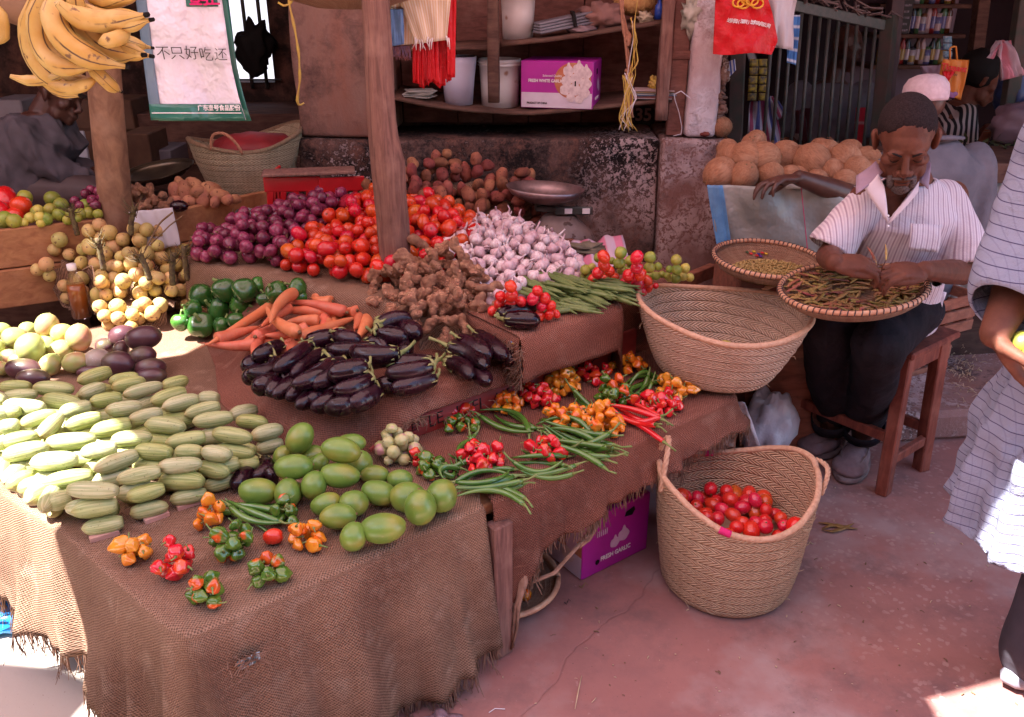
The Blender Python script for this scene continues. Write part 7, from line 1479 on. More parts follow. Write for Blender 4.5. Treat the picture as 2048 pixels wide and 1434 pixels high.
def headgeo(m, T, s=1.):
 E_ = lambda c, r, rot=None: m.ell(c, r, rot=rot, M=T, nu=20, nv=14)
 E_((0, -.014, .036), (.073, .093, .080)); E_((0, .028, .02), (.062, .062, .062)); E_((0, .026, -.036), (.056, .058, .076)); E_((0, .044, -.076), (.042, .040, .034)); E_((0, .074, -.098), (.021, .017, .017))
 for x in (-1, 1):
  E_((x * .040, .056, -.020), (.022, .022, .019)); E_((x * .026, .082, .021), (.025, .011, .0085), (0, x * .12, 0)); E_((x * .030, .0755, .002), (.0155, .0115, .010)); E_((x * .013, .099, -.033), (.0095, .010, .0085))
  E_((x * .031, .074, -.013), (.017, .010, .008)); E_((x * .044, .030, -.07), (.018, .03, .03)); E_((x * .076, -.006, -.004), (.008, .019, .032), (0, x * .15, x * -.35)); E_((x * .080, -.012, .010), (.007, .016, .018), (0, x * .2, x * -.5))
 m.tube([(0, .078, .022), (0, .092, .004), (0, .104, -.016), (0, .111, -.029)], [.0085, .0085, .0105, .0125], 12, M=T)
 E_((0, .0935, -.061), (.024, .0095, .0055)); E_((0, .0925, -.0725), (.020, .0105, .007)); E_((0, .080, -.052), (.026, .018, .012)); E_((0, .078, -.084), (.022, .016, .012)); E_((0, .108, -.034), (.009, .009, .008))
def cut(o, fn, solid=.003):
 me = o.data; bm = bmesh.new(); bm.from_mesh(me); bmesh.ops.delete(bm, geom=[f_ for f_ in bm.faces if fn(f_.calc_center_median())], context='FACES'); bm.to_mesh(me); bm.free()
 bm = bmesh.new(); bm.from_mesh(me); bv = {v for v in bm.verts if any(e.is_boundary for e in v.link_edges)}
 for _ in range(40):
  nw = {v: sum((e.other_vert(v).co for e in v.link_edges if e.is_boundary), Vector()) / max(1, sum(e.is_boundary for e in v.link_edges)) for v in bv}
  for v, c_ in nw.items(): v.co = v.co.lerp(c_, .5)
 bm.to_mesh(me); bm.free()
 if solid: mo = o.modifiers.new('thick', 'SOLIDIFY'); mo.thickness = solid; mo.offset = -1
 return o
def head_parts(root, T, hair=True, hairline=.058, beard=None, eyes='down', hairmat='hair', brow='hair', full=False):
 out = []
 if hair:
  m = MB(); m.ell((0, -.016, .038), (.0755, .0965, .0825), M=None, nu=40, nv=28, fn=lambda p: p * (1 + .006 * nz(p.x * 14, p.y * 14, p.z * 14)))
  keep = []
  for f in m.f:
   c_ = sum((Vector(m.v[i]) for i in f), Vector()) / len(f)
   lim = pl([-.12, -.06, -.01, .03, hairline, .09], [-.045, -.05, -.012, .045, .070 + .010 * math.cos(c_.x * 60), .2], c_.y + .006 * nz(c_.x * 90, c_.z * 90))
   keep.append(c_.z > lim)
  m.mi = [a for a, k_ in zip(m.mi, keep) if k_]; m.sm = [a for a, k_ in zip(m.sm, keep) if k_]; m.f = [a for a, k_ in zip(m.f, keep) if k_]
  o = m.build('hair', M[hairmat]); cut(o, lambda c: False, 0); o.data.transform(T); out.append(o)
 m = MB()
 for x in (-1, 1): m.tube([(x * .013, .0955, .0185), (x * .028, .0945, .0255), (x * .046, .078, .022)], [.003, .0038, .002], 6, M=T, flat=.6)
 o = m.build('eyebrows', M['black']); out.append(o)
 m = MB()
 for x in (-1, 1): m.tube([(x * .017, .0855, .0005), (x * .024, .0882, -.0045), (x * .032, .0885, -.0055), (x * .040, .0840, -.003)], [.0008, .0013, .0013, .0008], 5, M=T)
 o = m.build('closed_eyelids', M['black']); out.append(o)
 m = MB(); m.tube([(-.020, .0965, -.066), (-.008, .1025, -.0672), (0, .1035, -.0668), (.008, .1025, -.0672), (.020, .0965, -.066)], [.0006, .0012, .0012, .0012, .0006], 5, M=T); o = m.build('mouth_line', M['lipdark']); out.append(o)
 if beard:
  m = MB()
  m.ell((0, .070, -.104), (.027, .023, .024), M=T, nu=24, nv=16, fn=lambda p: p * (1 + .16 * nz(p.x * 5, p.y * 5, p.z * 5)))
  m.ell((0, .088, -.091), (.013, .011, .010), M=T, nu=16, nv=10, fn=lambda p: p * (1 + .2 * nz(p.x * 5, p.y * 5, p.z * 5)))
  for x in (-1, 1): m.ell((x * .027, .066, -.088), (.012, .02, .024), M=T, nu=16, nv=12, fn=lambda p: p * (1 + .18 * nz(p.x * 5, p.y * 5, p.z * 5 + x)))
  for x in (-1, 1): m.tube([(x * .003, .1005, -.0535), (x * .014, .0985, -.0545), (x * .024, .0885, -.062), (x * .028, .080, -.076)], [.0035, .0042, .0035, .003], 6, M=T)
  o = m.build('beard', M['beard']); out.append(o)
 adopt(root, *out)
M['lipdark'] = pm('lip shadow', (.05, .015, .012), None)
def headM(c, face, up=(0, 0, 1), s=1.):
 f = Vector(face).normalized(); u = Vector(up); u = (u - f * u.dot(f)).normalized(); x = f.cross(u)
 return Matrix(((x.x, f.x, u.x, c[0]), (x.y, f.y, u.y, c[1]), (x.z, f.z, u.z, c[2]), (0, 0, 0, 1))) @ Matrix.Diagonal((s, s, s, 1))
def wrinkle(amp=.006, sc=9., seed=0, ax=None):
 def f(p):
  q = Vector((p.x * sc, p.y * sc, p.z * sc * .55)); n_ = noise.noise_vector(q + Vector((seed, 0, 0))); n2 = noise.noise_vector(q * 2.6 + Vector((0, seed, 3)))
  return p + n_ * amp + n2 * amp * .5
 return f
# ---------------------------------------------------------------- the seated man
LatS = Vector((1, .12, 0)).normalized()
hip = Vector((1.20, 2.56, .575)); chest = Vector((1.165, 2.49, .84)); sh0 = Vector((1.148, 2.44, 1.0))
SL, SR = Vector((1.012, 2.42, .975)), Vector((1.285, 2.46, .975))      # picture left, picture right
EL, ER = aty(1658, 512, 2.38), aty(1925, 545, 2.36)
WL, WR = aty(1668, 524, 2.15), aty(1848, 540, 2.14)
HC = aty(1811, 280, 2.35); HM = headM(HC, (-.24, -.80, -.46), (0, .2, 1), .985)
root = empty('person', (1.2, 2.5, 0), 'bearded man in a striped shirt sitting on a stool and sorting pods', 'person')
m = MB(); headgeo(m, HM)
m.tube([HM @ Vector((0, -.03, -.03)), HM @ Vector((0, -.035, -.075)), sh0 + Vector((0, .0, .02)), sh0 + Vector((0, 0, -.06))], [.050, .050, .058, .07], 16)
eloft(m, [hip, hip.lerp(chest, .4), chest, sh0 + Vector((0, 0, -.07)), sh0 + Vector((0, .01, -.015)), sh0 + Vector((0, .01, .01))], LatS, [.145, .135, .150, .150, .11, .06], [.11, .11, .105, .09, .07, .05])
for S_, E_, W_ in ((SL, EL, WL), (SR, ER, WR)):
 limb(m, [S_, E_], [.044, .034]); limb(m, [E_, E_.lerp(W_, .35), W_], [.037, .036, .024])
hand(m, WL, (1, -.18, .02), (.1, .35, -1), -1, curls=(.7, .9, .95, 1.), base=.45, thumb=(.9, .2, .25), sc=.95)
hand(m, WR, (-1, -.18, .04), (-.1, .35, -1), 1, curls=(.7, .9, .95, 1.), base=.45, thumb=(.9, .2, .25), sc=.95)
KR, KL = Vector((1.065, 2.26, .585)), Vector((.955, 2.40, .575))
AR, AL = at(1724, 868, .10), at(1664, 855, .10)
for H_, K_, A_2 in ((hip + LatS * .08, KR, AR), (hip - LatS * .08, KL, AL)): limb(m, [H_, K_], [.08, .055]); limb(m, [K_, A_2], [.052, .036])
TR, TL = at(1697, 935, .045), at(1622, 888, .045)
for A_2, T_2 in ((AR, TR), (AL, TL)): limb(m, [A_2, A_2 + Vector((0, 0, -.045)), T_2 + (A_2 - T_2) * .3], [.034, .030, .018])
bo = fuse(m, 'body', M['skin'], vox=.0028, smooth=3); adopt(root, bo)
head_parts(root, HM, beard=True)
shirtm = stripes('striped shirt cotton', (.66, .58, .62), [(.40, .30, .36), (.55, .46, .52)], .016, 0, .26, uv=False, bumpw=.6)
m = MB()
eloft(m, [hip + Vector((.0, 0, -.06)), hip + Vector((0, 0, .03)), hip.lerp(chest, .5), chest, sh0 + Vector((0, 0, -.06)), sh0 + Vector((0, .005, -.01)), sh0 + Vector((0, .01, .028))], LatS, [.172, .164, .158, .160, .155, .118, .072], [.135, .13, .128, .128, .115, .085, .066], n=28)
for S_, E_, k_2 in ((SL, EL, -1), (SR, ER, 1)):
 d = (E_ - S_); limb(m, [S_ + Vector((-.02 * k_2, 0, -.01)), S_ + d * .5 + LatS * k_2 * .008, S_ + d * .86 + LatS * k_2 * .012], [.060, .062, .070], n=16)
sh = fuse(m, 'shirt', shirtm, vox=.006, smooth=8, fn=wrinkle(.011, 8, 3))
vtop = HM @ Vector((0, -.02, -.10)); vbot = aty(1770, 440, 2.36)
def vcut(c):
 pu, pv, _ = proj(c)
 front = c.y < sh0.y + .0
 tri = front and 325 < pv < 446 and abs(pu - lerp(1802, 1775, (pv - 325) / 120)) < lerp(58, 1, (pv - 325) / 120)
 neck = (c - (sh0 + Vector((0, .0, .03)))).length < .062
 ends = False
 for S_, E_ in ((SL, EL), (SR, ER)):
  d = E_ - S_; t = (c - S_).dot(d) / d.length_squared
  if t > .90 and (c - S_ - d * t).length < .088: ends = True
 return tri or neck or ends or (c.z < hip.z - .045)
cut(sh, vcut); adopt(root, sh)
collarm = pm('mauve collar', (.36, .26, .33), (.30, .21, .27), 20, .85, .3, 60)
def cquad(P, mat, nm, th=.003):
 m = MB(); P = [Vector(p) for p in P]; rows = [[P[0].lerp(P[1], i / 6).lerp(P[3].lerp(P[2], i / 6), j / 6) + Vector((0, -.006 * math.sin(math.pi * j / 6), 0)) for i in range(7)] for j in range(7)]; m.grid(rows); o = m.build(nm, mat, solid=th); adopt(root, o)
cy1 = 2.335
cquad([aty(1752, 322, cy1 + .05), aty(1766, 345, cy1 + .01), aty(1712, 388, cy1 - .03), aty(1712, 352, cy1 + .04)], collarm, 'collar')
cquad([aty(1856, 318, cy1 + .06), aty(1838, 362, cy1 + .0), aty(1856, 378, cy1 - .02), aty(1862, 330, cy1 + .03)], collarm, 'collar')
cquad([aty(1756, 348, cy1 - .005), aty(1768, 372, cy1 - .012), aty(1776, 448, cy1 - .03), aty(1728, 376, cy1 - .015)], M['whitecloth'], 'placket', .0025)
cquad([aty(1838, 362, cy1 - .005), aty(1836, 384, cy1 - .012), aty(1774, 452, cy1 - .03), aty(1786, 428, cy1 - .02)], M['whitecloth'], 'placket', .0025)
cquad([aty(1822, 447, 2.30), aty(1882, 450, 2.315), aty(1876, 505, 2.30), aty(1816, 500, 2.29)], shirtm, 'pocket', .003)
for k, v in enumerate((432, 452)): m = MB(); m.ell(aty(1776, v, cy1 - .042), (.004, .002, .004), nu=8, nv=6); adopt(root, m.build('button', M['inkwhite']))
m = MB()
for H_, K_, A_2 in ((hip + LatS * .085, KR, AR), (hip - LatS * .085, KL, AL)):
 limb(m, [H_ + Vector((0, 0, .01)), K_ + Vector((0, .01, 0))], [.098, .076], n=18); limb(m, [K_, K_.lerp(A_2, .5), A_2 + Vector((0, .0, .06))], [.074, .070, .066], n=16)
m.ell(hip + Vector((0, .02, .0)), (.17, .14, .09)); tr = fuse(m, 'trousers', M['blackcloth'], vox=.007, smooth=6, fn=wrinkle(.012, 8, 9)); cut(tr, lambda c: any((c - A_2).length < .105 and c.z < A_2.z + .035 for A_2 in (AR, AL))); adopt(root, tr)
for A_2, K_ in ((AR, KR), (AL, KL)):
 m = MB(); d = (K_ - A_2).normalized(); c0 = A_2 + d * .035; x = d.cross(Vector((0, 1, 0))).normalized(); m.lathe([(.060, 0), (.068, .0), (.071, .025), (.070, .05), (.064, .052)], 24, M=frame(c0, x, d.cross(x)), fn=lambda p, a, i: Vector((p.x * (1 + .05 * math.sin(a * 3)), p.y, p.z + .004 * math.sin(a * 2)))); adopt(root, m.build('trouser_cuff', M['blackcloth']))
for A_2, T_2 in ((AR, TR), (AL, TL)):
 d = T_2 - A_2; d.z = 0; d.normalize(); x = Vector((d.y, -d.x, 0)); b0 = Vector((A_2.x, A_2.y, .0)) - d * .045; Mx = frame(b0, d, -x); rt = Mx.to_3x3().to_4x4()
 L = (Vector((T_2.x, T_2.y, 0)) - b0).length + .045; m = MB(); q = lambda a, b_, c_: Mx @ Vector((a, b_, c_))
 m.ell(q(.05, 0, .045), (.05, .036, .034), rot=rt); m.ell(q(L * .5, 0, .044), (L * .44, .050, .040), rot=rt); m.ell(q(L * .72, 0, .040), (L * .28, .060, .032), rot=rt)
 s1 = fuse(m, 'shoe_upper', M['shoe'], vox=.004, smooth=6, fn=lambda p: p + noise.noise_vector(p * 25) * .0015); adopt(root, s1)
 m = MB(); vs = []
 for zz, gr in ((.004, .0), (.010, .004), (.020, .004), (.024, 0)):
  for k in range(32): a = 2 * math.pi * k / 32; cx_2 = L * .5 + math.cos(a) * (L * .5 + gr); vs.append(q(cx_2, math.sin(a) * ((.052 + .010 * math.cos(a)) + gr), zz))
 m.add(vs, [(i * 32 + k, i * 32 + (k + 1) % 32, (i + 1) * 32 + (k + 1) % 32, (i + 1) * 32 + k) for i in range(3) for k in range(32)] + [tuple(range(32))[::-1], tuple(96 + k for k in range(32))]); adopt(root, m.build('shoe_sole', M['sole']))
 m = MB(); P = [q(L * .52 + math.cos(a) * L * .36, math.sin(a) * .040, .070 - .024 * max(0, math.cos(a)) ** 2 + .004) for a in [lerp(-2.2, 2.2, k / 30) for k in range(31)]]; m.tube(P, [.0022 + .0008 * math.sin(i * 2.2) for i in range(31)], 6); adopt(root, m.build('stitching', M['sole']))
# ---- stool
F0 = Vector((1.225, 2.385, 0)); du = Vector((UX, UY, 0)); dw = Vector((-UY, UX, 0)); sa = math.atan2(UY, UX)
root = empty('stool', (1.2, 2.55, 0), 'red brown wooden stool under the seated man', 'stool')
tops = []
for a_, b_ in ((0, 0), (.245, 0), (0, .40), (.245, .40)):
 bt = F0 + du * a_ + dw * b_; tp = F0 + du * lerp(a_, .1225, .10) + dw * lerp(b_, .2, .10) + Vector((0, 0, .49)); m = MB(); m.bar(bt, tp, .045, .040, b=.004, roll=sa); adopt(root, m.build('leg', M['stoolwood'])); tops.append((bt, tp))
def stretch(i, j, z, w_=.035, t_=.022):
 a = tops[i][0].lerp(tops[i][1], z / .49); b_ = tops[j][0].lerp(tops[j][1], z / .49); m = MB(); m.bar(a, b_, t_, w_, b=.003); adopt(root, m.build('stretcher', M['stoolwood']))
for i, j, z in ((0, 1, .12), (2, 3, .12), (0, 2, .20), (1, 3, .16), (0, 1, .455), (2, 3, .455), (0, 2, .455), (1, 3, .455)): stretch(i, j, z, .035 if z < .4 else .06)
m = MB(); m.box(F0 + du * .1225 + dw * .2 + Vector((0, 0, .503)), (.30, .44, .024), rot=sa, b=.006); adopt(root, m.build('seat', M['stoolwood']))
# white cloth end behind his hip
cquad2 = cloth_quad('white_apron', [aty(1850, 572, 2.50), aty(1893, 585, 2.50), aty(1880, 640, 2.48), aty(1868, 600, 2.48)], M['whitecloth'], n=6, amp=.01, lab='white cloth tail hanging over the hip of the seated man', cat='cloth')
for u, v in ((1742, 508), (1748, 514), (1772, 505)): inst('pod', TRS(aty(u, v, 2.07), (.4, -1.0, rs.uniform(0, 3)), .6), auto=('dried pod', 'hands of the seated man'))
# ---------------------------------------------------------------- the man in the white cap
root = empty('person', (1.6, 3.4, 0), 'man in a white cap and grey shirt reaching for a coconut behind', 'person')
HM2 = headM(aty(1843, 222, 3.30), (-.3, .90, -.15), (0, 0, 1), .87); s2 = aty(1872, 283, 3.22)
m = MB(); headgeo(m, HM2); m.tube([HM2 @ Vector((0, 0, -.04)), s2 + Vector((0, 0, -.03))], [.052, .06], 14); eloft(m, [s2 + Vector((.0, .05, -.6)), s2 + Vector((0, .03, -.3)), s2 + Vector((0, .0, -.08)), s2 + Vector((0, 0, .0))], (1, .2, 0), [.17, .17, .18, .08], [.12, .12, .11, .06])
sl2, sr2 = s2 + Vector((-.17, -.03, -.08)), s2 + Vector((.18, .04, -.09)); e2 = aty(1712, 396, 2.84); w2 = aty(1598, 356, 2.77)
limb(m, [sl2, e2], [.05, .038]); limb(m, [e2, e2.lerp(w2, .4), w2], [.040, .038, .026]); hand(m, w2, (-1, -.25, -.02), (-.15, -.2, -1), -1, curls=(.5, .45, .5, .6), base=.35, thumb=(.5, .6, .6), sc=1.05, fan=.22)
el3, wr3 = s2 + Vector((.24, .02, -.36)), s2 + Vector((.10, .2, -.50)); limb(m, [sr2, el3, wr3], [.05, .04, .028]); hand(m, wr3, (-.5, .7, -.2), (0, 0, -1), 1)
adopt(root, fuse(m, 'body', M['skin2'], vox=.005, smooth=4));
m = MB(); m.lathe([(.084, -.012), (.088, .0), (.090, .03), (.086, .055), (.068, .082), (.035, .096), (.001, .100)], 32, M=HM2 @ Matrix.Translation((0, -.016, .052)) @ Matrix.Diagonal((.93, 1.12, 1, 1))); adopt(root, m.build('cap', pm('white crocheted cap', (.72, .56, .60), (.62, .46, .50), 60, .9, .5, 130), solid=.003))
m = MB(); eloft(m, [s2 + Vector((.0, .05, -.62)), s2 + Vector((0, .03, -.3)), s2 + Vector((0, .0, -.09)), s2 + Vector((0, .005, -.035)), s2 + Vector((0, 0, .01))], (1, .2, 0), [.215, .21, .215, .14, .07], [.15, .15, .14, .10, .07], n=26); limb(m, [sl2, sl2.lerp(e2, .55)], [.07, .072]); limb(m, [sr2, el3, el3.lerp(wr3, .4)], [.075, .07, .06])
adopt(root, fuse(m, 'shirt', M['greycloth'], vox=.009, smooth=8, fn=wrinkle(.018, 6, 5)))
m = MB(); m.tube([s2 + Vector((-.07, -.06, .02)), s2 + Vector((0, -.085, .028)), s2 + Vector((.07, -.05, .022))], [.012, .016, .012], 8, flat=.6); adopt(root, m.build('collar', M['greycloth']))
# ---------------------------------------------------------------- the woman at the back
root = empty('person', (2.3, 4.4, 0), 'person with short black hair and a black and white striped shirt', 'person')
HM3 = headM(aty(1965, 158, 4.4), (.75, -.25, -.35), (0, 0, 1), .98); s3 = aty(1922, 205, 4.42); m = MB(); headgeo(m, HM3); m.tube([HM3 @ Vector((0, -.02, -.04)), s3 + Vector((0.02, 0, 0))], [.045, .055], 12)
sa3, ea3, wa3 = s3 + Vector((-.02, -.10, -.05)), s3 + Vector((.02, -.16, -.30)), aty(1978, 262, 4.15); limb(m, [sa3, ea3, wa3], [.042, .034, .022]); hand(m, wa3, (.9, -.1, .3), (0, -.2, -1), 1, sc=.9)
sb3, eb3, wb3 = s3 + Vector((.03, .14, -.05)), s3 + Vector((.12, .14, -.28)), aty(1975, 255, 4.35); limb(m, [sb3, eb3, wb3], [.042, .034, .022]); hand(m, wb3, (.9, -.3, .2), (0, -.2, -1), -1, sc=.9)
eloft(m, [s3 + Vector((-.1, 0, -.7)), s3 + Vector((-.08, 0, -.45)), s3 + Vector((-.02, 0, -.08)), s3], (.2, 1, 0), [.15, .15, .15, .06], [.11, .11, .10, .05]); adopt(root, fuse(m, 'body', M['skin'], vox=.006, smooth=3))
m = MB(); m.ell((0, -.03, .035), (.092, .112, .098), M=HM3, nu=24, nv=16, fn=lambda p: p * (1 + .10 * nz(p.x * 3, p.y * 3, p.z * 3)) * (1 if p.y < .45 else .9)); adopt(root, m.build('hair', M['black']))
bws = stripes('black and white striped cloth', (.018, .016, .02), [(.42, .36, .36)], .026, 0, .25, uv=False)
m = MB(); eloft(m, [s3 + Vector((-.1, 0, -.7)), s3 + Vector((-.08, 0, -.45)), s3 + Vector((-.03, 0, -.10)), s3 + Vector((-.01, 0, -.02))], (.2, 1, 0), [.19, .18, .18, .07], [.15, .14, .13, .07], n=22); limb(m, [sa3, ea3, ea3.lerp(wa3, .3)], [.062, .058, .055]); limb(m, [sb3, eb3], [.062, .058]); adopt(root, fuse(m, 'shirt', bws, vox=.009, smooth=6, fn=wrinkle(.014, 7, 2)))
# ---------------------------------------------------------------- the man in the dark back room at the left
root = empty('person', (-2.1, 3.7, 0), 'man in a dim grey shirt sitting in the dark back room', 'person')
yl = 3.75; s4 = aty(78, 222, yl); HM4 = headM(aty(118, 185, yl), (.86, -.2, -.45), (0, 0, 1), 1.0); h4 = aty(70, 375, yl)
m = MB(); headgeo(m, HM4); m.tube([HM4 @ Vector((0, -.03, -.04)), s4 + Vector((.01, 0, -.02))], [.052, .06], 12); eloft(m, [h4, h4.lerp(s4, .5) + Vector((-.02, 0, 0)), s4 + Vector((0, 0, -.08)), s4], (.15, 1, 0), [.15, .15, .16, .07], [.11, .11, .11, .06])
for dy, wv in ((-.15, (185, 352)), (.15, (200, 345))):
 S_ = s4 + Vector((.0, dy, -.07)); E_ = aty(95, 340, yl + dy) ; W_ = aty(*wv, yl + dy * .5); limb(m, [S_, E_, W_], [.05, .04, .026]); hand(m, W_, (1, 0, -.2), (0, 0, -1), 1 if dy < 0 else -1)
for dy in (-.09, .09): K_ = aty(205, 385, yl + dy - .05); limb(m, [h4 + Vector((0, dy, 0)), K_, K_ + Vector((.05, 0, -.4))], [.08, .055, .04])
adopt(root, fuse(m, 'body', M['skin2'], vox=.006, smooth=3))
m = MB(); eloft(m, [h4 + Vector((-.02, 0, -.03)), h4.lerp(s4, .5) + Vector((-.02, 0, 0)), s4 + Vector((0, 0, -.08)), s4 + Vector((0, 0, -.01))], (.15, 1, 0), [.21, .20, .20, .09], [.20, .18, .16, .08], n=24)
for dy, wv in ((-.15, (185, 352)), (.15, (200, 345))):
 S_ = s4 + Vector((.0, dy, -.07)); E_ = aty(95, 340, yl + dy); W_ = aty(*wv, yl + dy * .5); limb(m, [S_, E_, E_.lerp(W_, .75)], [.072, .068, .05])
adopt(root, fuse(m, 'shirt', pm('dim shirt', (.075, .065, .075), (.10, .085, .10), 14, .9, .5, 30), vox=.008, smooth=5, fn=wrinkle(.026, 11, 8)))  # shirt grey lowered, the room's shade is in the colour
m = MB()
for dy in (-.09, .09): K_ = aty(205, 385, yl + dy - .05); limb(m, [h4 + Vector((0, dy, 0)), K_, K_ + Vector((.05, 0, -.4))], [.10, .08, .065])
adopt(root, fuse(m, 'trousers', pm('dark brown trousers', (.07, .045, .045), (.05, .03, .03), 9), vox=.01, smooth=5)); m = MB(); m.box((h4.x, h4.y, .2), (.5, .5, .4)); tag(m.build('low_plinth', M['shelfwood']), 'dark low seat under the man in the back room', 'seat')
# ---------------------------------------------------------------- the customer at the right edge
plaid = stripes('plaid kurta cotton', (.17, .18, .26), [(.24, .25, .33)], .014, 0, .5, uv=False, plaid=((.06, .05, .11), .020, .045), bumpw=.8)
root = empty('person', (1.2, 1.47, 0), 'customer at the right edge in a long plaid shirt holding limes', 'person')
s5 = Vector((1.19, 1.52, 1.36)); h5 = Vector((1.235, 1.52, .85)); lat5 = Vector((.96, -.25, 0)).normalized()
HM5 = headM(Vector((1.15, 1.48, 1.60)), (-.9, -.1, -.5), (0, 0, 1), 1.0); m = MB(); headgeo(m, HM5); m.tube([HM5 @ Vector((0, -.02, -.04)), s5 + Vector((0, 0, .03))], [.05, .06], 12)
eloft(m, [h5, h5.lerp(s5, .5), s5 + Vector((0, 0, -.08)), s5 + Vector((0, 0, .03))], lat5, [.155, .15, .17, .07], [.12, .11, .11, .06])
SA = s5 - lat5 * .19 + Vector((0, 0, -.06)); EA = Vector((.975, 1.54, 1.06)); WA = aty(1990, 668, 1.42); SB = s5 + lat5 * .19 + Vector((0, 0, -.06)); EB = SB + Vector((.04, 0, -.28)); WB = EB + Vector((-.10, -.16, -.12))
limb(m, [SA, EA], [.048, .040]); limb(m, [EA, EA.lerp(WA, .4), WA], [.042, .040, .027]); limb(m, [SB, EB, WB], [.048, .04, .027])
hand(m, WA + Vector((.0, 0, 0)), (.55, -.35, -.75), (.55, -.35, .70), 1, curls=(.55, .55, .6, .65), base=.25, thumb=(.6, .6, .5), sc=1.05, fan=.08); hand(m, WB, (-.3, -.5, -.6), (-.6, 0, 0), -1)
for dx in (-.09, .09):
 hp = h5 + lat5 * dx + Vector((.09, .02, 0)); kn = Vector((hp.x, hp.y - .02, .50)); an = Vector((hp.x + .01, hp.y, .09)); limb(m, [hp, kn, an], [.085, .056, .04]); limb(m, [an, an + Vector((.04, -.02, -.04))], [.038, .03])
adopt(root, fuse(m, 'body', M['skin'], vox=.0045, smooth=3)); head_parts(root, HM5)
m = MB(); eloft(m, [Vector((1.205, 1.49, .44)), Vector((1.21, 1.50, .62)), h5, h5.lerp(s5, .5), s5 + Vector((0, 0, -.09)), s5 + Vector((0, 0, -.02)), s5 + Vector((0, 0, .035))], lat5, [.258, .24, .215, .20, .205, .14, .07], [.21, .19, .16, .15, .14, .11, .07], n=36)
limb(m, [SA + Vector((0, 0, -.01)), SA.lerp(EA, .6), EA + (WA - EA) * .80], [.075, .085, .066], n=18); limb(m, [SB, EB, EB.lerp(WB, .4)], [.075, .08, .07])
def kf(p):
 q = wrinkle(.016, 5.5, 4)(p); f = max(0, (.95 - p.z) / .5); a = math.atan2(p.y - 1.5, p.x - 1.2); rr_ = Vector((math.cos(a), math.sin(a), 0)); return q + rr_ * ((.022 * math.sin(a * 11 + 2 * nz(a * 2, p.z * 1.5)) + .012 * math.sin(a * 23 + p.z * 4)) * min(f, 1) + .012 * nz(p.x * 9, p.y * 9, p.z * 14) * 1.5)
ks = fuse(m, 'kurta', plaid, vox=.008, smooth=7, fn=kf); dA = (WA - EA)
cut(ks, lambda c: c.z < .47 + .05 * (1.1 - c.x) * 0 or ((c - EA).dot(dA) / dA.length_squared > .74 and (c - EA - dA * ((c - EA).dot(dA) / dA.length_squared)).length < .095 and c.x < 1.06), .004); adopt(root, ks)
m = MB()
for dx in (-.09, .09):
 hp = h5 + lat5 * dx + Vector((.09, .02, 0)); kn = Vector((hp.x, hp.y - .02, .50)); an = Vector((hp.x + .01, hp.y, .09)); limb(m, [hp, kn, an], [.11, .085, .082], n=16)
adopt(root, fuse(m, 'trousers', pm('charcoal trousers', (.07, .06, .075), (.05, .045, .055), 12, .85, .4, 30), vox=.008, smooth=5, fn=wrinkle(.012, 8, 1)))
for dx in (-.09, .09):
 hp = h5 + lat5 * dx + Vector((.14, .02, 0)); m = MB(); m.ell((hp.x + .0, hp.y - .01, .035), (.13, .05, .035), rot=(0, 0, .14)); adopt(root, m.build('shoe', M['foldgrey']))
CP5 = WA + Vector((.55, -.35, -.75)).normalized() * .075 + Vector((.55, -.35, .70)).normalized() * .03
for k, dd in enumerate(((0, 0, .01), (.036, -.01, .006), (.012, .005, .042), (-.01, .03, .02))): inst('lime', TRS(CP5 + Vector(dd), rrot(), .85), label=['green lime at the bottom of the cupped hand at right', 'outer green lime in the cupped hand at right', 'topmost lime in the cupped hand of the customer', 'inner lime against the palm of the customer'][k], group='limes held by the customer')
# ================================================================ coconut counter, gate and the shop behind
tp = [aty(1408, 368, 2.86), aty(1660, 372, 2.80), aty(2000, 380, 2.75)]
root = None
m = MB(); m.box((1.095, 3.14, .455), (.42, .60, .90), b=.006); tag(m.build('counter', M['cratewood']), 'wooden counter under the tarp carrying the coconuts', 'counter')
a0, a1, a2, a3 = aty(1416, 371, 2.835), aty(1772, 373, 2.80), aty(1772, 560, 2.76), aty(1440, 530, 2.80)
tarpo = cloth_quad('woven_tarp', [a0, a1, a2, a3], M['tarp'], n=40, m_=24, amp=.022, seed=4, lab='wrinkled grey woven tarp hanging from the coconut counter', cat='tarp')
bl = cloth_quad('edge_band', [a0 + Vector((-.006, -.012, .004)), a0 + Vector((.045, -.014, .004)), a3 + Vector((.05, -.012, -.01)), a3 + Vector((.0, -.010, -.01))], M['bluetarp'], n=6, m_=24, amp=.008, seed=6); bl.parent = tarpo
pk = MB(); P = [Vector((lerp(aty(1600, 371, 2.815).x, aty(1615, 540, 2.78).x, j / 14), lerp(2.80, 2.765, j / 14), lerp(a0.z, a3.z, j / 14))) for j in range(15)]; pk.tube(P, .0012, 4); o = pk.build('pink_thread', M['pinkstitch']); o.parent = tarpo
m = MB(); m.grid([[(x, y, .915 + .008 * nz(x * 6, y * 6)) for x in [.90 + .02 * i for i in range(21)]] for y in (2.83, 2.9, 3.1, 3.3, 3.43)]); o = m.build('tarp_top', M['tarp']); o.parent = tarpo
cloth_quad('grey_sack', [aty(1868, 392, 3.36), aty(2030, 360, 3.30), aty(2025, 610, 3.26), aty(1872, 620, 3.32)], M['tarp'], n=20, amp=.03, seed=14, lab='dusty grey sack cloth hanging behind the man in the cap', cat='cloth')
m = MB(); m.box((2.0, 3.62, .44), (.9, .40, .88)); tag(m.build('low_stall', M['shelfwood']), 'dark low stall behind the dusty grey sack', 'stall')
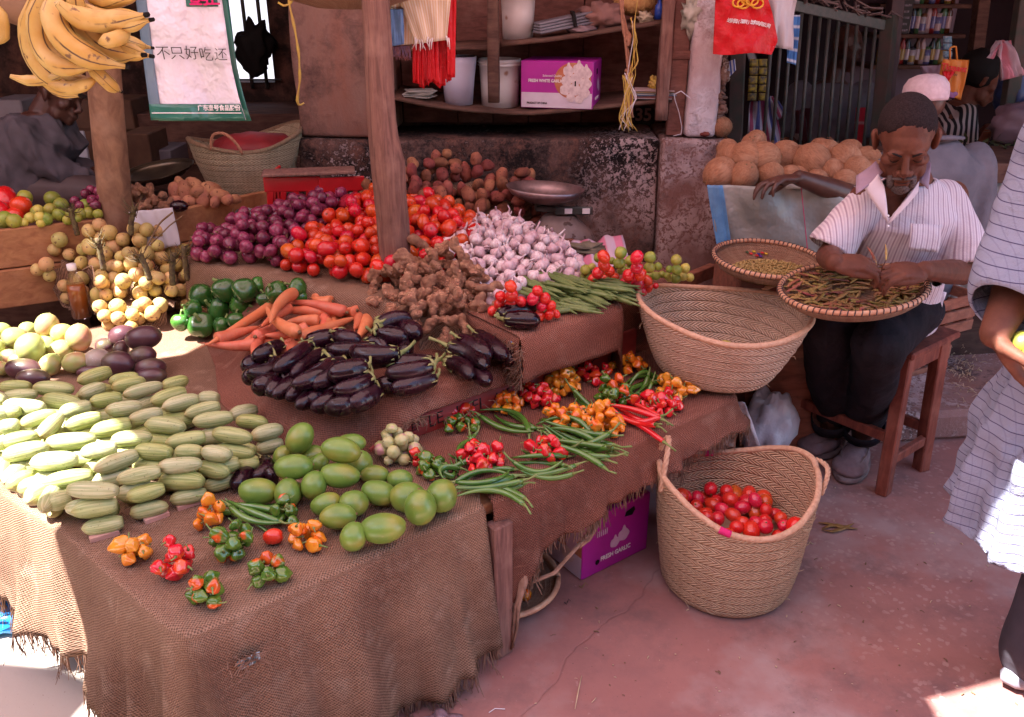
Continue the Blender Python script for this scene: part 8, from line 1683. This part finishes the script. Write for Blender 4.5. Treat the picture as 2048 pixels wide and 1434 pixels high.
CO = [(1440,348,34,2.93),(1487,353,30,2.90),(1462,318,32,3.02),(1495,316,34,2.98),(1524,319,36,2.98),(1505,290,24,3.1),(1512,283,22,3.15),(1570,312,32,3.06),(1540,350,28,2.93),(1625,325,38,3.0),(1595,318,28,3.1),(1650,310,30,3.1),(1688,320,34,3.0),(1665,345,28,2.95),(1715,342,30,2.92),(1632,362,24,2.90),(1690,362,24,2.88),(1700,305,26,3.15),(1735,318,26,3.1),(1580,355,24,2.93),(1455,300,22,3.1),(1640,300,24,3.2),(1745,345,26,3.0),(1560,335,24,3.05),(1605,350,24,2.98)]
for u, v, r, y in CO:
 p = aty(u, v, y); inst('coconut', TRS(p, rrot(), r / ppm(p) / .062), auto=('fibrous brown coconut', 'counter heap'), group='coconuts heaped on the counter')
p = aty(1443, 253, 3.60); inst('coconut', TRS((p.x, p.y, p.z), (1.9, .3, .4), 21 / ppm(p) / .062), label='single coconut standing on the wall ledge beside the column')
m = MB(); m.ell(aty(1410, 268, 3.57), (.022, .018, .010), fn=lambda p: p * (1 + .3 * nz(p.x * 2, p.y * 2, p.z * 2)), nu=14, nv=10); tag(m.build('stone', M['potato']), 'small flat stone at the foot of the white column', 'stone')
# gate
g0, g1 = aty(1482, 300, 3.92), aty(1770, 300, 4.25)
def gp(u, v): f = (u - 1482) / 288; return aty(u, v, lerp(3.92, 4.25, f))
root = empty('barred_gate', (g0.x, g0.y, .7), 'dark iron barred gate standing open behind the coconuts', 'gate')
for i in range(13):
 ub = lerp(1504, 1722, i / 12); ut = lerp(1530, 1752, i / 12); vt = lerp(8, 46, i / 12)
 if i < 1: continue
 m = MB(); a, b_ = gp(ub, 345), gp(ut, vt); m.tube([a, b_], .0085, 8); adopt(root, m.build('bar', M['iron']))
m = MB(); m.bar(gp(1560, 5), gp(1775, 52), .02, .045); adopt(root, m.build('top_rail', M['iron']))
for u in (1476, 1758): m = MB(); m.bar(gp(u - 8, 340), gp(u + (6 if u < 1500 else 22), 30 if u > 1500 else -40), .07, .06); adopt(root, m.build('gate_post', M['gatewood'] if 'gatewood' in M else M.setdefault('gatewood', pm('green black wood', (.05, .06, .05), (.09, .06, .055), 14, .7, .3, 40))))
for k in range(26):
 u = lerp(1600, 1765, k / 25) + rs.uniform(-4, 4); p = gp(u, lerp(8, 42, (u - 1600) / 165) - rs.uniform(0, 14))
 if k == 0: tw = MB()
 tw.tube([p + Vector((0, rs.uniform(-.03, .03), 0)), p + Vector((rs.uniform(-.05, .05), rs.uniform(-.03, .03), rs.uniform(.01, .05))), p + Vector((rs.uniform(-.09, .09), 0, rs.uniform(-.01, .03)))], .004, 5)
tag(tw.build('rag_tangle', pm('dusty rags', (.20, .13, .12), (.10, .06, .06), 30)), 'dusty tangle of rags and twigs along the top of the gate', 'rags')
# red carrier bag and pale cloths hanging left of the gate
yr = 3.42
root = empty('red_carrier_bag', aty(1490, 0, yr), 'bright red carrier bag with white print hanging beside the white column', 'bag')
def rb(fu, fv):
 uL, uR = pl([0, .4, 1], [1432, 1430, 1426], fv), pl([0, .4, .8, 1], [1528, 1545, 1556, 1543], fv); vv = pl([0, 1], [-30, 108], fv) + 2 * math.sin(fu * 7)
 return aty(lerp(uL, uR, fu), vv, yr - .03 * math.sin(math.pi * fu) * fv + .016 * nz(fu * 5, fv * 5, 2))
m = MB(); m.grid([[rb(i / 26, j / 22) for i in range(27)] for j in range(23)]); m.grid([[rb(i / 26, j / 22) + Vector((0, .05 * math.sin(math.pi * i / 26) * min(1, j / 6) + .004, 0)) for i in range(27)] for j in range(23)], flip=True); adopt(root, m.build('bag_film', M['bagred']))
def onred(fu, fv, s, ch, mat, dx=.05, dz=.05, up=0): o_ = rb(fu, fv); x = rb(min(1, fu + .04), fv + .012) - o_; text(ch, s, frame(o_ - Vector((0, .006, 0)), x, (0, 0, 1)), mat, parent=root, bold=.0003)
for i, ch in enumerate('达利园(深圳)饮料有限公司'): onred(.24 + i * .054, .50 + i * .008, .016 if ch not in '()' else .015, ch, M['inkwhite'])
m = MB()
for k in range(5): o_ = rb(.42 + .085 * k, .25 + .03 * math.sin(k * 2)); m.tube([o_ + Vector((.022 * math.cos(a), -.008, .016 * math.sin(a))) for a in [6.2832 * q / 12 for q in range(13)]], .0038, 6)
adopt(root, m.build('gold_emblem', M['gold']))
cloth_quad('grey_bag', [aty(1525, -30, yr + .03), aty(1598, -30, yr + .03), aty(1584, 100, yr + .01), aty(1530, 92, yr + .02)], pm('pale grey plastic', (.50, .46, .50), (.42, .38, .42), 6, .5, .4, 12), amp=.02, lab='pale grey plastic bag hanging behind the red bag', cat='bag', seed=9)
cloth_quad('blue_white_bag', [aty(1575, 30, yr + .05), aty(1600, 30, yr + .05), aty(1592, 130, yr + .04), aty(1574, 125, yr + .04)], stripes('blue white print', (.45, .50, .60), [(.06, .18, .45)], .04, 1, .4), amp=.01, lab='narrow blue and white packet strip hanging right of the grey bag', cat='bag', seed=12)
cloth_quad('sachet', [aty(1452, 125, 3.66), aty(1470, 118, 3.66), aty(1472, 140, 3.66), aty(1455, 158, 3.66)], stripes('blue white label', (.5, .5, .55), [(.05, .08, .3)], .014), n=5, m_=5, amp=.004, lab='small white and blue packet stuck on the broken masonry', cat='packet')
for k, (u, nm) in enumerate(((1508, 'left'), (1526, 'right'))):
 r0 = empty('sachet_strip', aty(u, 115, 4.15), ('left' if k == 0 else 'right') + ' strip of yellow sachets hanging behind the gate bars', 'sachets')
 for j in range(5):
  v0 = 118 + j * 17; cloth_quad('yellow_sachet', [aty(u - 8 - j * (1 - k), v0, 4.15), aty(u + 9 - j * (1 - k), v0, 4.15), aty(u + 8 - j * (1 - k), v0 + 15, 4.15), aty(u - 9 - j * (1 - k), v0 + 15, 4.15)], M['ysach'] if 'ysach' in M else M.setdefault('ysach', pm('yellow sachet', (.45, .33, .03), (.1, .09, .08), 60)), n=3, m_=3, amp=.004, seed=j, parent=r0)
# striped shirt hanging
sst = stripes('pink and blue striped cotton', (.44, .42, .52), [(.35, .07, .14), (.08, .09, .26)], .05, 0, .30)
root = empty('hanging_shirt', aty(1530, 200, 4.2), 'pink and blue striped shirt seen behind the gate bars', 'shirt')
cloth_quad('shirt_cloth', [aty(1500, 205, 4.2), aty(1546, 192, 4.2), aty(1572, 310, 4.2), aty(1488, 310, 4.2)], sst, amp=.03, parent=root, seed=3); cloth_quad('sleeve', [aty(1540, 192, 4.17), aty(1556, 200, 4.17), aty(1573, 225, 4.17), aty(1556, 240, 4.17)], sst, n=6, m_=6, amp=.01, parent=root)
# patterned cloth and dim things behind the bars
cloth_quad('patterned_cloth', [aty(1585, 222, 4.9), aty(1622, 215, 4.9), aty(1632, 320, 4.9), aty(1580, 320, 4.9)], (lambda g: (g.P(Base_Color=g.mix(g.ramp(g.n('ShaderNodeTexVoronoi', 0, Vector=g.uv(), Scale=16.), (.32, 0.), (.36, 1.)), (.32, .24, .22), (.08, .015, .025)), Roughness=.9), g.m)[1])(G('dark red diamond print')), amp=.02, lab='dark red cloth with pale diamonds behind the gate bars', cat='cloth')
root = empty('person', (1.9, 5.0, 0), 'dim seated person in a grey shirt behind the gate bars', 'person')
q5 = aty(1665, 160, 5.0); m = MB(); H6 = headM(q5 + Vector((.05, 0, .17)), (.3, -.9, -.2)); headgeo(m, H6); m.tube([H6 @ Vector((0, -.02, -.03)), q5 + Vector((0, 0, -.02))], [.05, .06], 10); eloft(m, [q5 + Vector((0, 0, -.55)), q5 + Vector((0, 0, -.3)), q5 + Vector((0, 0, -.08)), q5], (1, 0, 0), [.16, .15, .17, .07], [.11, .11, .1, .05])
for x in (-1, 1): limb(m, [q5 + Vector((x * .18, 0, -.07)), q5 + Vector((x * .22, -.05, -.33)), q5 + Vector((x * .08, -.25, -.38))], [.05, .04, .03]); hand(m, q5 + Vector((x * .08, -.25, -.38)), (-x * .6, -.6, 0), (0, 0, -1), x)
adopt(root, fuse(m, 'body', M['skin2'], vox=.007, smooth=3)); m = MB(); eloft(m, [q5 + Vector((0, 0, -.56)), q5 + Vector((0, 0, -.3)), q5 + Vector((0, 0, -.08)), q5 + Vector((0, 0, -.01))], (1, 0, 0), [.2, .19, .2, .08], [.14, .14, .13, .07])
for x in (-1, 1): limb(m, [q5 + Vector((x * .18, 0, -.07)), q5 + Vector((x * .21, -.04, -.26))], [.07, .068])
adopt(root, fuse(m, 'shirt', M['greycloth'], vox=.01, smooth=5, fn=wrinkle(.014, 7, 6)))
cloth_quad('white_red_sack', [aty(1712, 215, 4.7), aty(1732, 215, 4.7), aty(1728, 300, 4.7), aty(1705, 300, 4.7)], stripes('white red print', (.5, .45, .45), [(.5, .03, .05)], .12, 1, .5), n=6, amp=.01, lab='white sack with red print standing behind the gate bars', cat='sack')
# shop shell
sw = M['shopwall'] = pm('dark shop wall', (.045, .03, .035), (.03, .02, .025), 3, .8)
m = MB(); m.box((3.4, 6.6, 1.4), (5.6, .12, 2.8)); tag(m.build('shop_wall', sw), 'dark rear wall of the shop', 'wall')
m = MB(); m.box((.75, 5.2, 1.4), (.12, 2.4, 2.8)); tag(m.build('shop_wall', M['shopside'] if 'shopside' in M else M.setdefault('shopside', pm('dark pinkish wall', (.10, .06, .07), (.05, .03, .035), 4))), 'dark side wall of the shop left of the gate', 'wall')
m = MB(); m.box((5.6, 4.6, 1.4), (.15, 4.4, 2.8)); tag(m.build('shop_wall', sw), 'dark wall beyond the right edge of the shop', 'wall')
# shelves with bottles
shY = 5.3
shelfz = [aty(1800, 68, shY).z, aty(1800, 130, shY).z, aty(1800, 8, shY).z]
x0, x1 = aty(1768, 60, shY).x, aty(1915, 60, shY).x
for i, z in enumerate(shelfz): m = MB(); m.box(((x0 + x1) / 2, shY + .12, z - .012), (x1 - x0 + .1, .26, .022), b=.003); tag(m.build('shop_shelf', M['shelfwood']), ['middle', 'lowest', 'upper'][i] + ' dark shop shelf full of bottles', 'shelf')
m = MB(); m.box(((x0 + x1) / 2, shY + .27, 1.5), (x1 - x0 + .2, .03, 1.6)); tag(m.build('mauve_board', pm('mauve board', (.16, .10, .14), (.10, .06, .09), 4)), 'mauve board behind the shop shelves', 'board')
cols = [(.02, .02, .03), (.10, .03, .01), (.25, .02, .02), (.05, .12, .05), (.4, .28, .3), (.3, .2, .05), (.1, .1, .25), (.35, .3, .35)]
bm_ = [pm('bottle colour %d' % i, c_, None, rough=.2, coat=.4) for i, c_ in enumerate(cols)]
for i, z in enumerate(shelfz[:3]):
 n_ = 13;
 for k in range(n_):
  x = lerp(x0 + .03, x1 - .04, k / (n_ - 1)); jar = (k + i) % 3 == 1; h = (.11 if jar else .19) * (1 if i != 1 else .9); r_0 = .026 if jar else .021
  for row in (0,):
   m = MB(); pr_ = [(.001, 0), (r_0, 0), (r_0, h * .6), (r_0 * .45, h * .78), (r_0 * .42, h * .95), (.001, h * .95)] if not jar else [(.001, 0), (r_0, 0), (r_0, h * .8), (r_0 * .8, h * .84), (.001, h * .84)]
   rt = empty('bottle' if not jar else 'jar', (x, shY + .06, z), None, None); T = Matrix.Translation((x, shY + .06, z))
   m.lathe(pr_, 14); q = m.build('glass', bm_[(k * 3 + i * 5) % 5 if not jar else 4 + (k + i) % 4]); q.data.transform(T); adopt(rt, q); m = MB(); m.lathe([(r_0 * (.5 if not jar else .9), h * .9 if not jar else h * .82), (r_0 * (.5 if not jar else .9), h), (.001, h)], 12); q = m.build('cap', bm_[(k + 2) % 8]); q.data.transform(T); adopt(rt, q)
   m = MB(); m.lathe([(r_0 + .0008, h * .15), (r_0 + .0008, h * .5)], 14); q = m.build('paper_label', bm_[4 + (k * 2 + i) % 4]); q.data.transform(T); adopt(rt, q)
   ITEMS.append((rt, 'dark bottle' if not jar else 'small jar', ['middle', 'lowest', 'top'][i] + ' shop shelf', (x, shY + .06, z + h / 2))); tag(rt, 'x', 'bottle' if not jar else 'jar', group='bottles and jars on the shop shelves')
# poster with pale print, posts, hanging things
root = empty('shop_poster', aty(1806, 40, shY - .03), 'dark poster with pale lines of print above the shop shelf', 'poster')
a, b_ = aty(1778, 68, shY - .04), aty(1832, -10, shY - .04); m = MB(); m.box(((a.x + b_.x) / 2, shY - .03, (a.z + b_.z) / 2), (b_.x - a.x, .006, b_.z - a.z)); adopt(root, m.build('sheet', M['inkdark']))
for k in range(6):
 m = MB(); z = lerp(a.z + .02, b_.z - .02, k / 5); m.box(((a.x + b_.x) / 2, shY - .036, z), ((b_.x - a.x) * (.8 - .15 * (k % 2)), .002, .012)); adopt(root, m.build('print_line', M['lilacprint'] if 'lilacprint' in M else M.setdefault('lilacprint', pm('lilac print', (.30, .24, .30), (.06, .05, .06), 90))))
def post(u0, u1, v0, v1, y, mat, nm, lb_, th=.06):
 a, b_ = aty((u0 + u1) / 2, v1, y), aty((u0 + u1) / 2, v0, y); w_ = (u1 - u0) / ppm(a); m = MB(); m.bar((a.x, y, a.z), (b_.x, y, 2.6), w_, th); tag(m.build(nm, mat), lb_, 'post')
post(1912, 1935, 0, 330, 4.75, M['shelfwood'], 'shop_post', 'dark red brown shop post right of the bottle shelves')
post(1990, 2012, 0, 330, 4.05, M['gatewood'], 'shop_post', 'grey green shop post behind the draped pink scarf')
post(1742, 1772, 0, 330, 4.35, pm('purple brown post', (.07, .035, .04), (.04, .02, .025), 8), 'shop_post', 'dark post at the right end of the gate')
# orange bag
yo = 3.95; root = empty('orange_bag', aty(1905, 120, yo), 'orange printed shopping bag hanging behind the white cap', 'bag')
orm = pm('orange bag', (.60, .20, .02), (.50, .16, .02), 12, .5, .3, 30)
cloth_quad('bag_panel', [aty(1886, 118, yo), aty(1938, 120, yo), aty(1922, 200, yo), aty(1874, 184, yo)], orm, amp=.008, parent=root, seed=2)
text('Tkzaant', .036, frame(aty(1908, 136, yo - .015), (1, 0, -.12), (0, 0, 1)), M['bagred'], parent=root, bold=.001); text('karibu', .018, frame(aty(1905, 148, yo - .015), (1, 0, -.12), (0, 0, 1)), M['inkdark'], parent=root)
m = MB(); m.tube(resample([aty(1900, 120, yo), aty(1900, 95, yo), aty(1912, 92, yo), aty(1914, 120, yo)], 12), .004, 6); adopt(root, m.build('handle', orm))
m = MB(); p = aty(1892, 166, yo - .02); [m.tube([p, p + Vector((d_, -.002, .05))], [.004, .009], 6) for d_ in (-.02, 0, .02)]; m.tube([p, p - Vector((0, 0, .03))], .003, 5); adopt(root, m.build('printed_flower', M['bagred'])); m = MB(); [m.ell(aty(1890 + k * 5, 188 + (k % 2) * 4, yo - .012), (.014, .004, .010), nu=8, nv=6) for k in range(5)]; adopt(root, m.build('printed_bunch', pm('purple print', (.25, .10, .25))))
# sachets by the post, scarf on the post, ladle of greens in the shade
for k in range(4): cloth_quad('blue_sachet', [aty(1886, 72 + k * 15, 4.6), aty(1904, 72 + k * 15, 4.6), aty(1904, 85 + k * 15, 4.6), aty(1886, 85 + k * 15, 4.6)], M['bsach'] if 'bsach' in M else M.setdefault('bsach', pm('blue sachet', (.08, .25, .38), (.4, .45, .5), 90)), n=3, m_=3, amp=.004, seed=k, lab=['topmost', 'second', 'third', 'lowest'][k] + ' blue sachet on the strip beside the shop post', cat='sachet')
cloth_quad('pink_scarf', [aty(1990, 85, 3.9), aty(2022, 80, 3.9), aty(2048, 150, 3.88), aty(2008, 160, 3.86)], stripes('pink grey scarf', (.42, .33, .38), [(.5, .2, .25)], .05, 0, .3), amp=.035, lab='pink and grey fringed scarf draped on a shop post', cat='scarf', seed=5)
cloth_quad('pink_scarf_tail', [aty(1996, 82, 3.88), aty(2008, 80, 3.88), aty(1985, 118, 3.88), aty(1975, 116, 3.88)], stripes('pink grey scarf b', (.42, .33, .38), [(.5, .2, .25)], .05, 0, .3), amp=.02, lab='short loose end of the pink scarf on the shop post', cat='scarf', seed=6)
crumple('navy_bag', aty(2028, 175, 4.1), (.07, .07, .13), pm('navy bag', (.03, .05, .14), (.02, .03, .09), 6, .5), 'navy blue bag hanging beneath the pink scarf', 'bag', 4, .3)
cloth_quad('pale_pink_cloth', [aty(1840, 132, 4.5), aty(1885, 130, 4.5), aty(1875, 165, 4.5), aty(1852, 160, 4.5)], pm('pale pink cloth', (.42, .30, .36), (.35, .22, .3), 20), amp=.01, lab='pale pink cloth hanging left of the orange bag', cat='cloth', seed=8)
m = MB(); m.box((2.55, 3.95, .41), (.8, .4, .82)); tag(m.build('dark_stall', M['shelfwood']), 'dark stall table heaped with leaves at the far right', 'table')
m = MB()
for k in range(500):
 p = Vector((2.42 + rs.gauss(0, .16), 3.85 + rs.gauss(0, .12), 0)); p.z = .84 + .12 * math.exp(-((p.x - 2.4) / .3) ** 2) * rs.random(); d = Vector((rs.uniform(-1, 1), rs.uniform(-1, 1), rs.uniform(-.4, .8))).normalized() * rs.uniform(.03, .07); s_ = d.cross(Vector((0, 0, 1))).normalized() * .012
 m.add([p, p + d * .5 + s_, p + d, p + d * .5 - s_], [(0, 1, 2, 3)], smooth=False)
tag(m.build('leaf_heap', pm('dark green leaves', (.03, .05, .02), (.06, .08, .03), 30)), 'heap of dark green leaves on the far right stall', 'leaves', kind='stuff')
crumple('grey_cloth_bundle', aty(2040, 250, 3.9), (.12, .1, .10), pm('mauve bundle', (.16, .10, .13), (.12, .08, .1), 8), 'mauve cloth bundle at the right edge behind the customer', 'bundle', 2, .3)
# crates behind the stool, step and litter
def slat_crate(u0, v0, u1, v1, zb, h, dep, lab, n_=4, rot=0.):
 a, b_ = at(u0, v0, zb), at(u1, v1, zb); d = (b_ - a); L = d.length; ang = math.atan2(d.y, d.x); root = empty('slat_crate', a, lab, 'crate'); back = Vector((-math.sin(ang), math.cos(ang), 0))
 for face, off in ((0, 0), (1, dep)):
  for k in range(n_):
   m = MB(); c_ = (a + b_) / 2 + back * off + Vector((0, 0, h * (k + .5) / n_)); m.box(c_, (L, .012, h / n_ * .78), rot=ang, b=.002); adopt(root, m.build('slat', M['cratewood']))
  for f in (.03, .97): m = MB(); m.box(a.lerp(b_, f) + back * (off + (.014 if face == 0 else -.014)) + Vector((0, 0, h / 2)), (.04, .02, h), rot=ang, b=.002); adopt(root, m.build('corner_post', M['cratewood']))
 for f in (0, 1):
  for k in range(n_):
   m = MB(); c_ = a.lerp(b_, f) + back * dep / 2 + Vector((0, 0, h * (k + .5) / n_)); m.box(c_, (.012, dep - .03, h / n_ * .78), rot=ang, b=.002); adopt(root, m.build('slat', M['cratewood']))
slat_crate(1700, 838, 1880, 786, .0, .30, .32, 'reddish slatted wooden crate standing behind the stool')
slat_crate(1792, 700, 1940, 660, .30, .16, .25, 'upper slatted crate behind the stool at the right', 3)
m = MB(); m.box((1.9, 3.02, .06), (1.5, .5, .12), rot=.12, b=.02); tag(m.build('stone_step', M['dado2']), kind='structure')
for (u, v, r) in ((1925, 862, .05), (1870, 868, .04)):
 p = at(u, v, .03); m = MB(); m.ell((p.x, p.y + .05, .04), (r * 1.4, r, .045), nu=16, nv=12, fn=lambda p: p * (1 + .25 * nz(p.x * 2, p.y * 2, p.z * 2))); tag(m.build('stone', M['dado2']), 'rounded stone at the foot of the step, ' + ('right one' if u > 1900 else 'left one'), 'stone')
m = MB()
for k in range(90): p = at(1925 + rs.gauss(0, 18), 745 + rs.gauss(0, 25), .125); d = Vector((rs.uniform(-1, 1), rs.uniform(-1, 1), .2)) * rs.uniform(.01, .04); m.tube([p, p + d * .5 + Vector((0, 0, .006)), p + d], .0012, 3)
tag(m.build('straw_litter', M['palmleaf']), 'loose straw lying on the step at the right', 'straw', kind='stuff')
# backing behind the board wall so no daylight leaks through the joints
m = MB(); m.box((.1, WY + .50, 1.3), (1.5, .06, 2.3)); tag(m.build('leak_backing', M['darkwall']), 'dark backing added behind the board wall against daylight', 'wall')
m = MB()
for k in range(170):
 u, v = rs.uniform(900, 2040), rs.uniform(960, 1434) ; p = at(u, v, .003)
 if ist(p.x, p.y)[1] > -.03 and ist(p.x, p.y)[0] < 1.7: continue
 d = Vector((rs.uniform(-1, 1), rs.uniform(-1, 1), 0)) * rs.uniform(.001, .007) * (2 if k % 9 == 0 else 1); m.tube([p, p + d + Vector((0, 0, .0015)), p + d * 1.8 + Vector((rs.uniform(-.003, .003), 0, 0))], rs.uniform(.0006, .0018), 4, mi=k % 2)
tag(m.build('floor_litter', [M['palmleaf'], M['stemdry']]), 'crumbs, seeds and straw bits scattered on the floor', 'litter', kind='stuff')
# ================================================================ a label of its own for every heaped thing: row from the front, place in the row
ORD = ['leftmost', 'second', 'third', 'fourth', 'fifth', 'sixth', 'seventh', 'eighth', 'ninth', 'tenth', 'eleventh', 'twelfth', 'thirteenth', 'fourteenth', 'fifteenth', 'sixteenth', 'seventeenth', 'eighteenth', 'nineteenth', 'twentieth'] + ['twenty %s' % w_ for w_ in ('first', 'second', 'third', 'fourth', 'fifth', 'sixth', 'seventh', 'eighth', 'ninth')] + ['thirtieth']
ROW = ['front', 'second', 'third', 'fourth', 'fifth', 'sixth', 'seventh', 'eighth', 'ninth', 'tenth', 'eleventh', 'twelfth', 'thirteenth', 'fourteenth', 'fifteenth', 'sixteenth', 'seventeenth', 'eighteenth']
byh = {}
for o, kind_, where, p in ITEMS: byh.setdefault((kind_, where), []).append((proj(p), o))
for (kind_, where), L in byh.items():
 L.sort(key=lambda q: -q[0][1]); n_ = len(L)
 if n_ == 1: L[0][1]['label'] = f'{kind_} in the {where}' if where.split()[0] not in ('gap',) else f'{kind_} in the {where}'; continue
 per = n_ if n_ <= 6 else max(4, int(math.ceil(math.sqrt(n_ * 1.7))))
 rows = [L[i:i + per] for i in range(0, n_, per)]
 for j, r_ in enumerate(rows):
  r_.sort(key=lambda q: q[0][0])
  for i, (_, o) in enumerate(r_):
   pos = 'leftmost' if i == 0 else 'rightmost' if i == len(r_) - 1 else ORD[i] + ' from left'
   o['label'] = f'{kind_}, {pos} in the {where}' if len(rows) == 1 else f'{kind_}, {pos}, {ROW[j]} row, {where}'
   if len(o['label'].split()) > 16: o['label'] = o['label'].replace(' bonnet pepper', ' pepper').replace(' from left', '').replace('long green', 'green')
   if len(o['label'].split()) > 16: o['label'] = ' '.join(w_ for w_ in o['label'].split() if w_ not in ('the', 'of'))
bpy.context.view_layer.update()
# pieces of a part hang under that part
SUBS = {'shirt': ('collar', 'placket', 'pocket', 'button'), 'trousers': ('trouser_cuff',), 'body': ('eyebrows', 'closed_eyelids', 'mouth_line', 'beard'), 'carton_body': ('lettering', 'printed_bulb', 'white_band', 'orange_picture', 'hole', 'torn_hole', 'round_hole', 'vent_mark'), 'rim': ('rim_binding',), 'glass': ('paper_label',), 'bag_front': ('printed_mark', 'white_line', 'bottom_band', 'side_band'), 'bag_film': ('gold_emblem',), 'folded_sheet': ()}
for r_ in [o for o in scn.objects if o.parent is None and o.type == 'EMPTY']:
 kids = {}
 for c in r_.children: kids.setdefault(c.name.split('.')[0], []).append(c)
 for part, subs in SUBS.items():
  if part in kids:
   for nm in subs:
    for c in kids.get(nm, ()): c.parent = kids[part][0]; c.matrix_parent_inverse = Matrix.Identity(4)
bpy.context.view_layer.update()
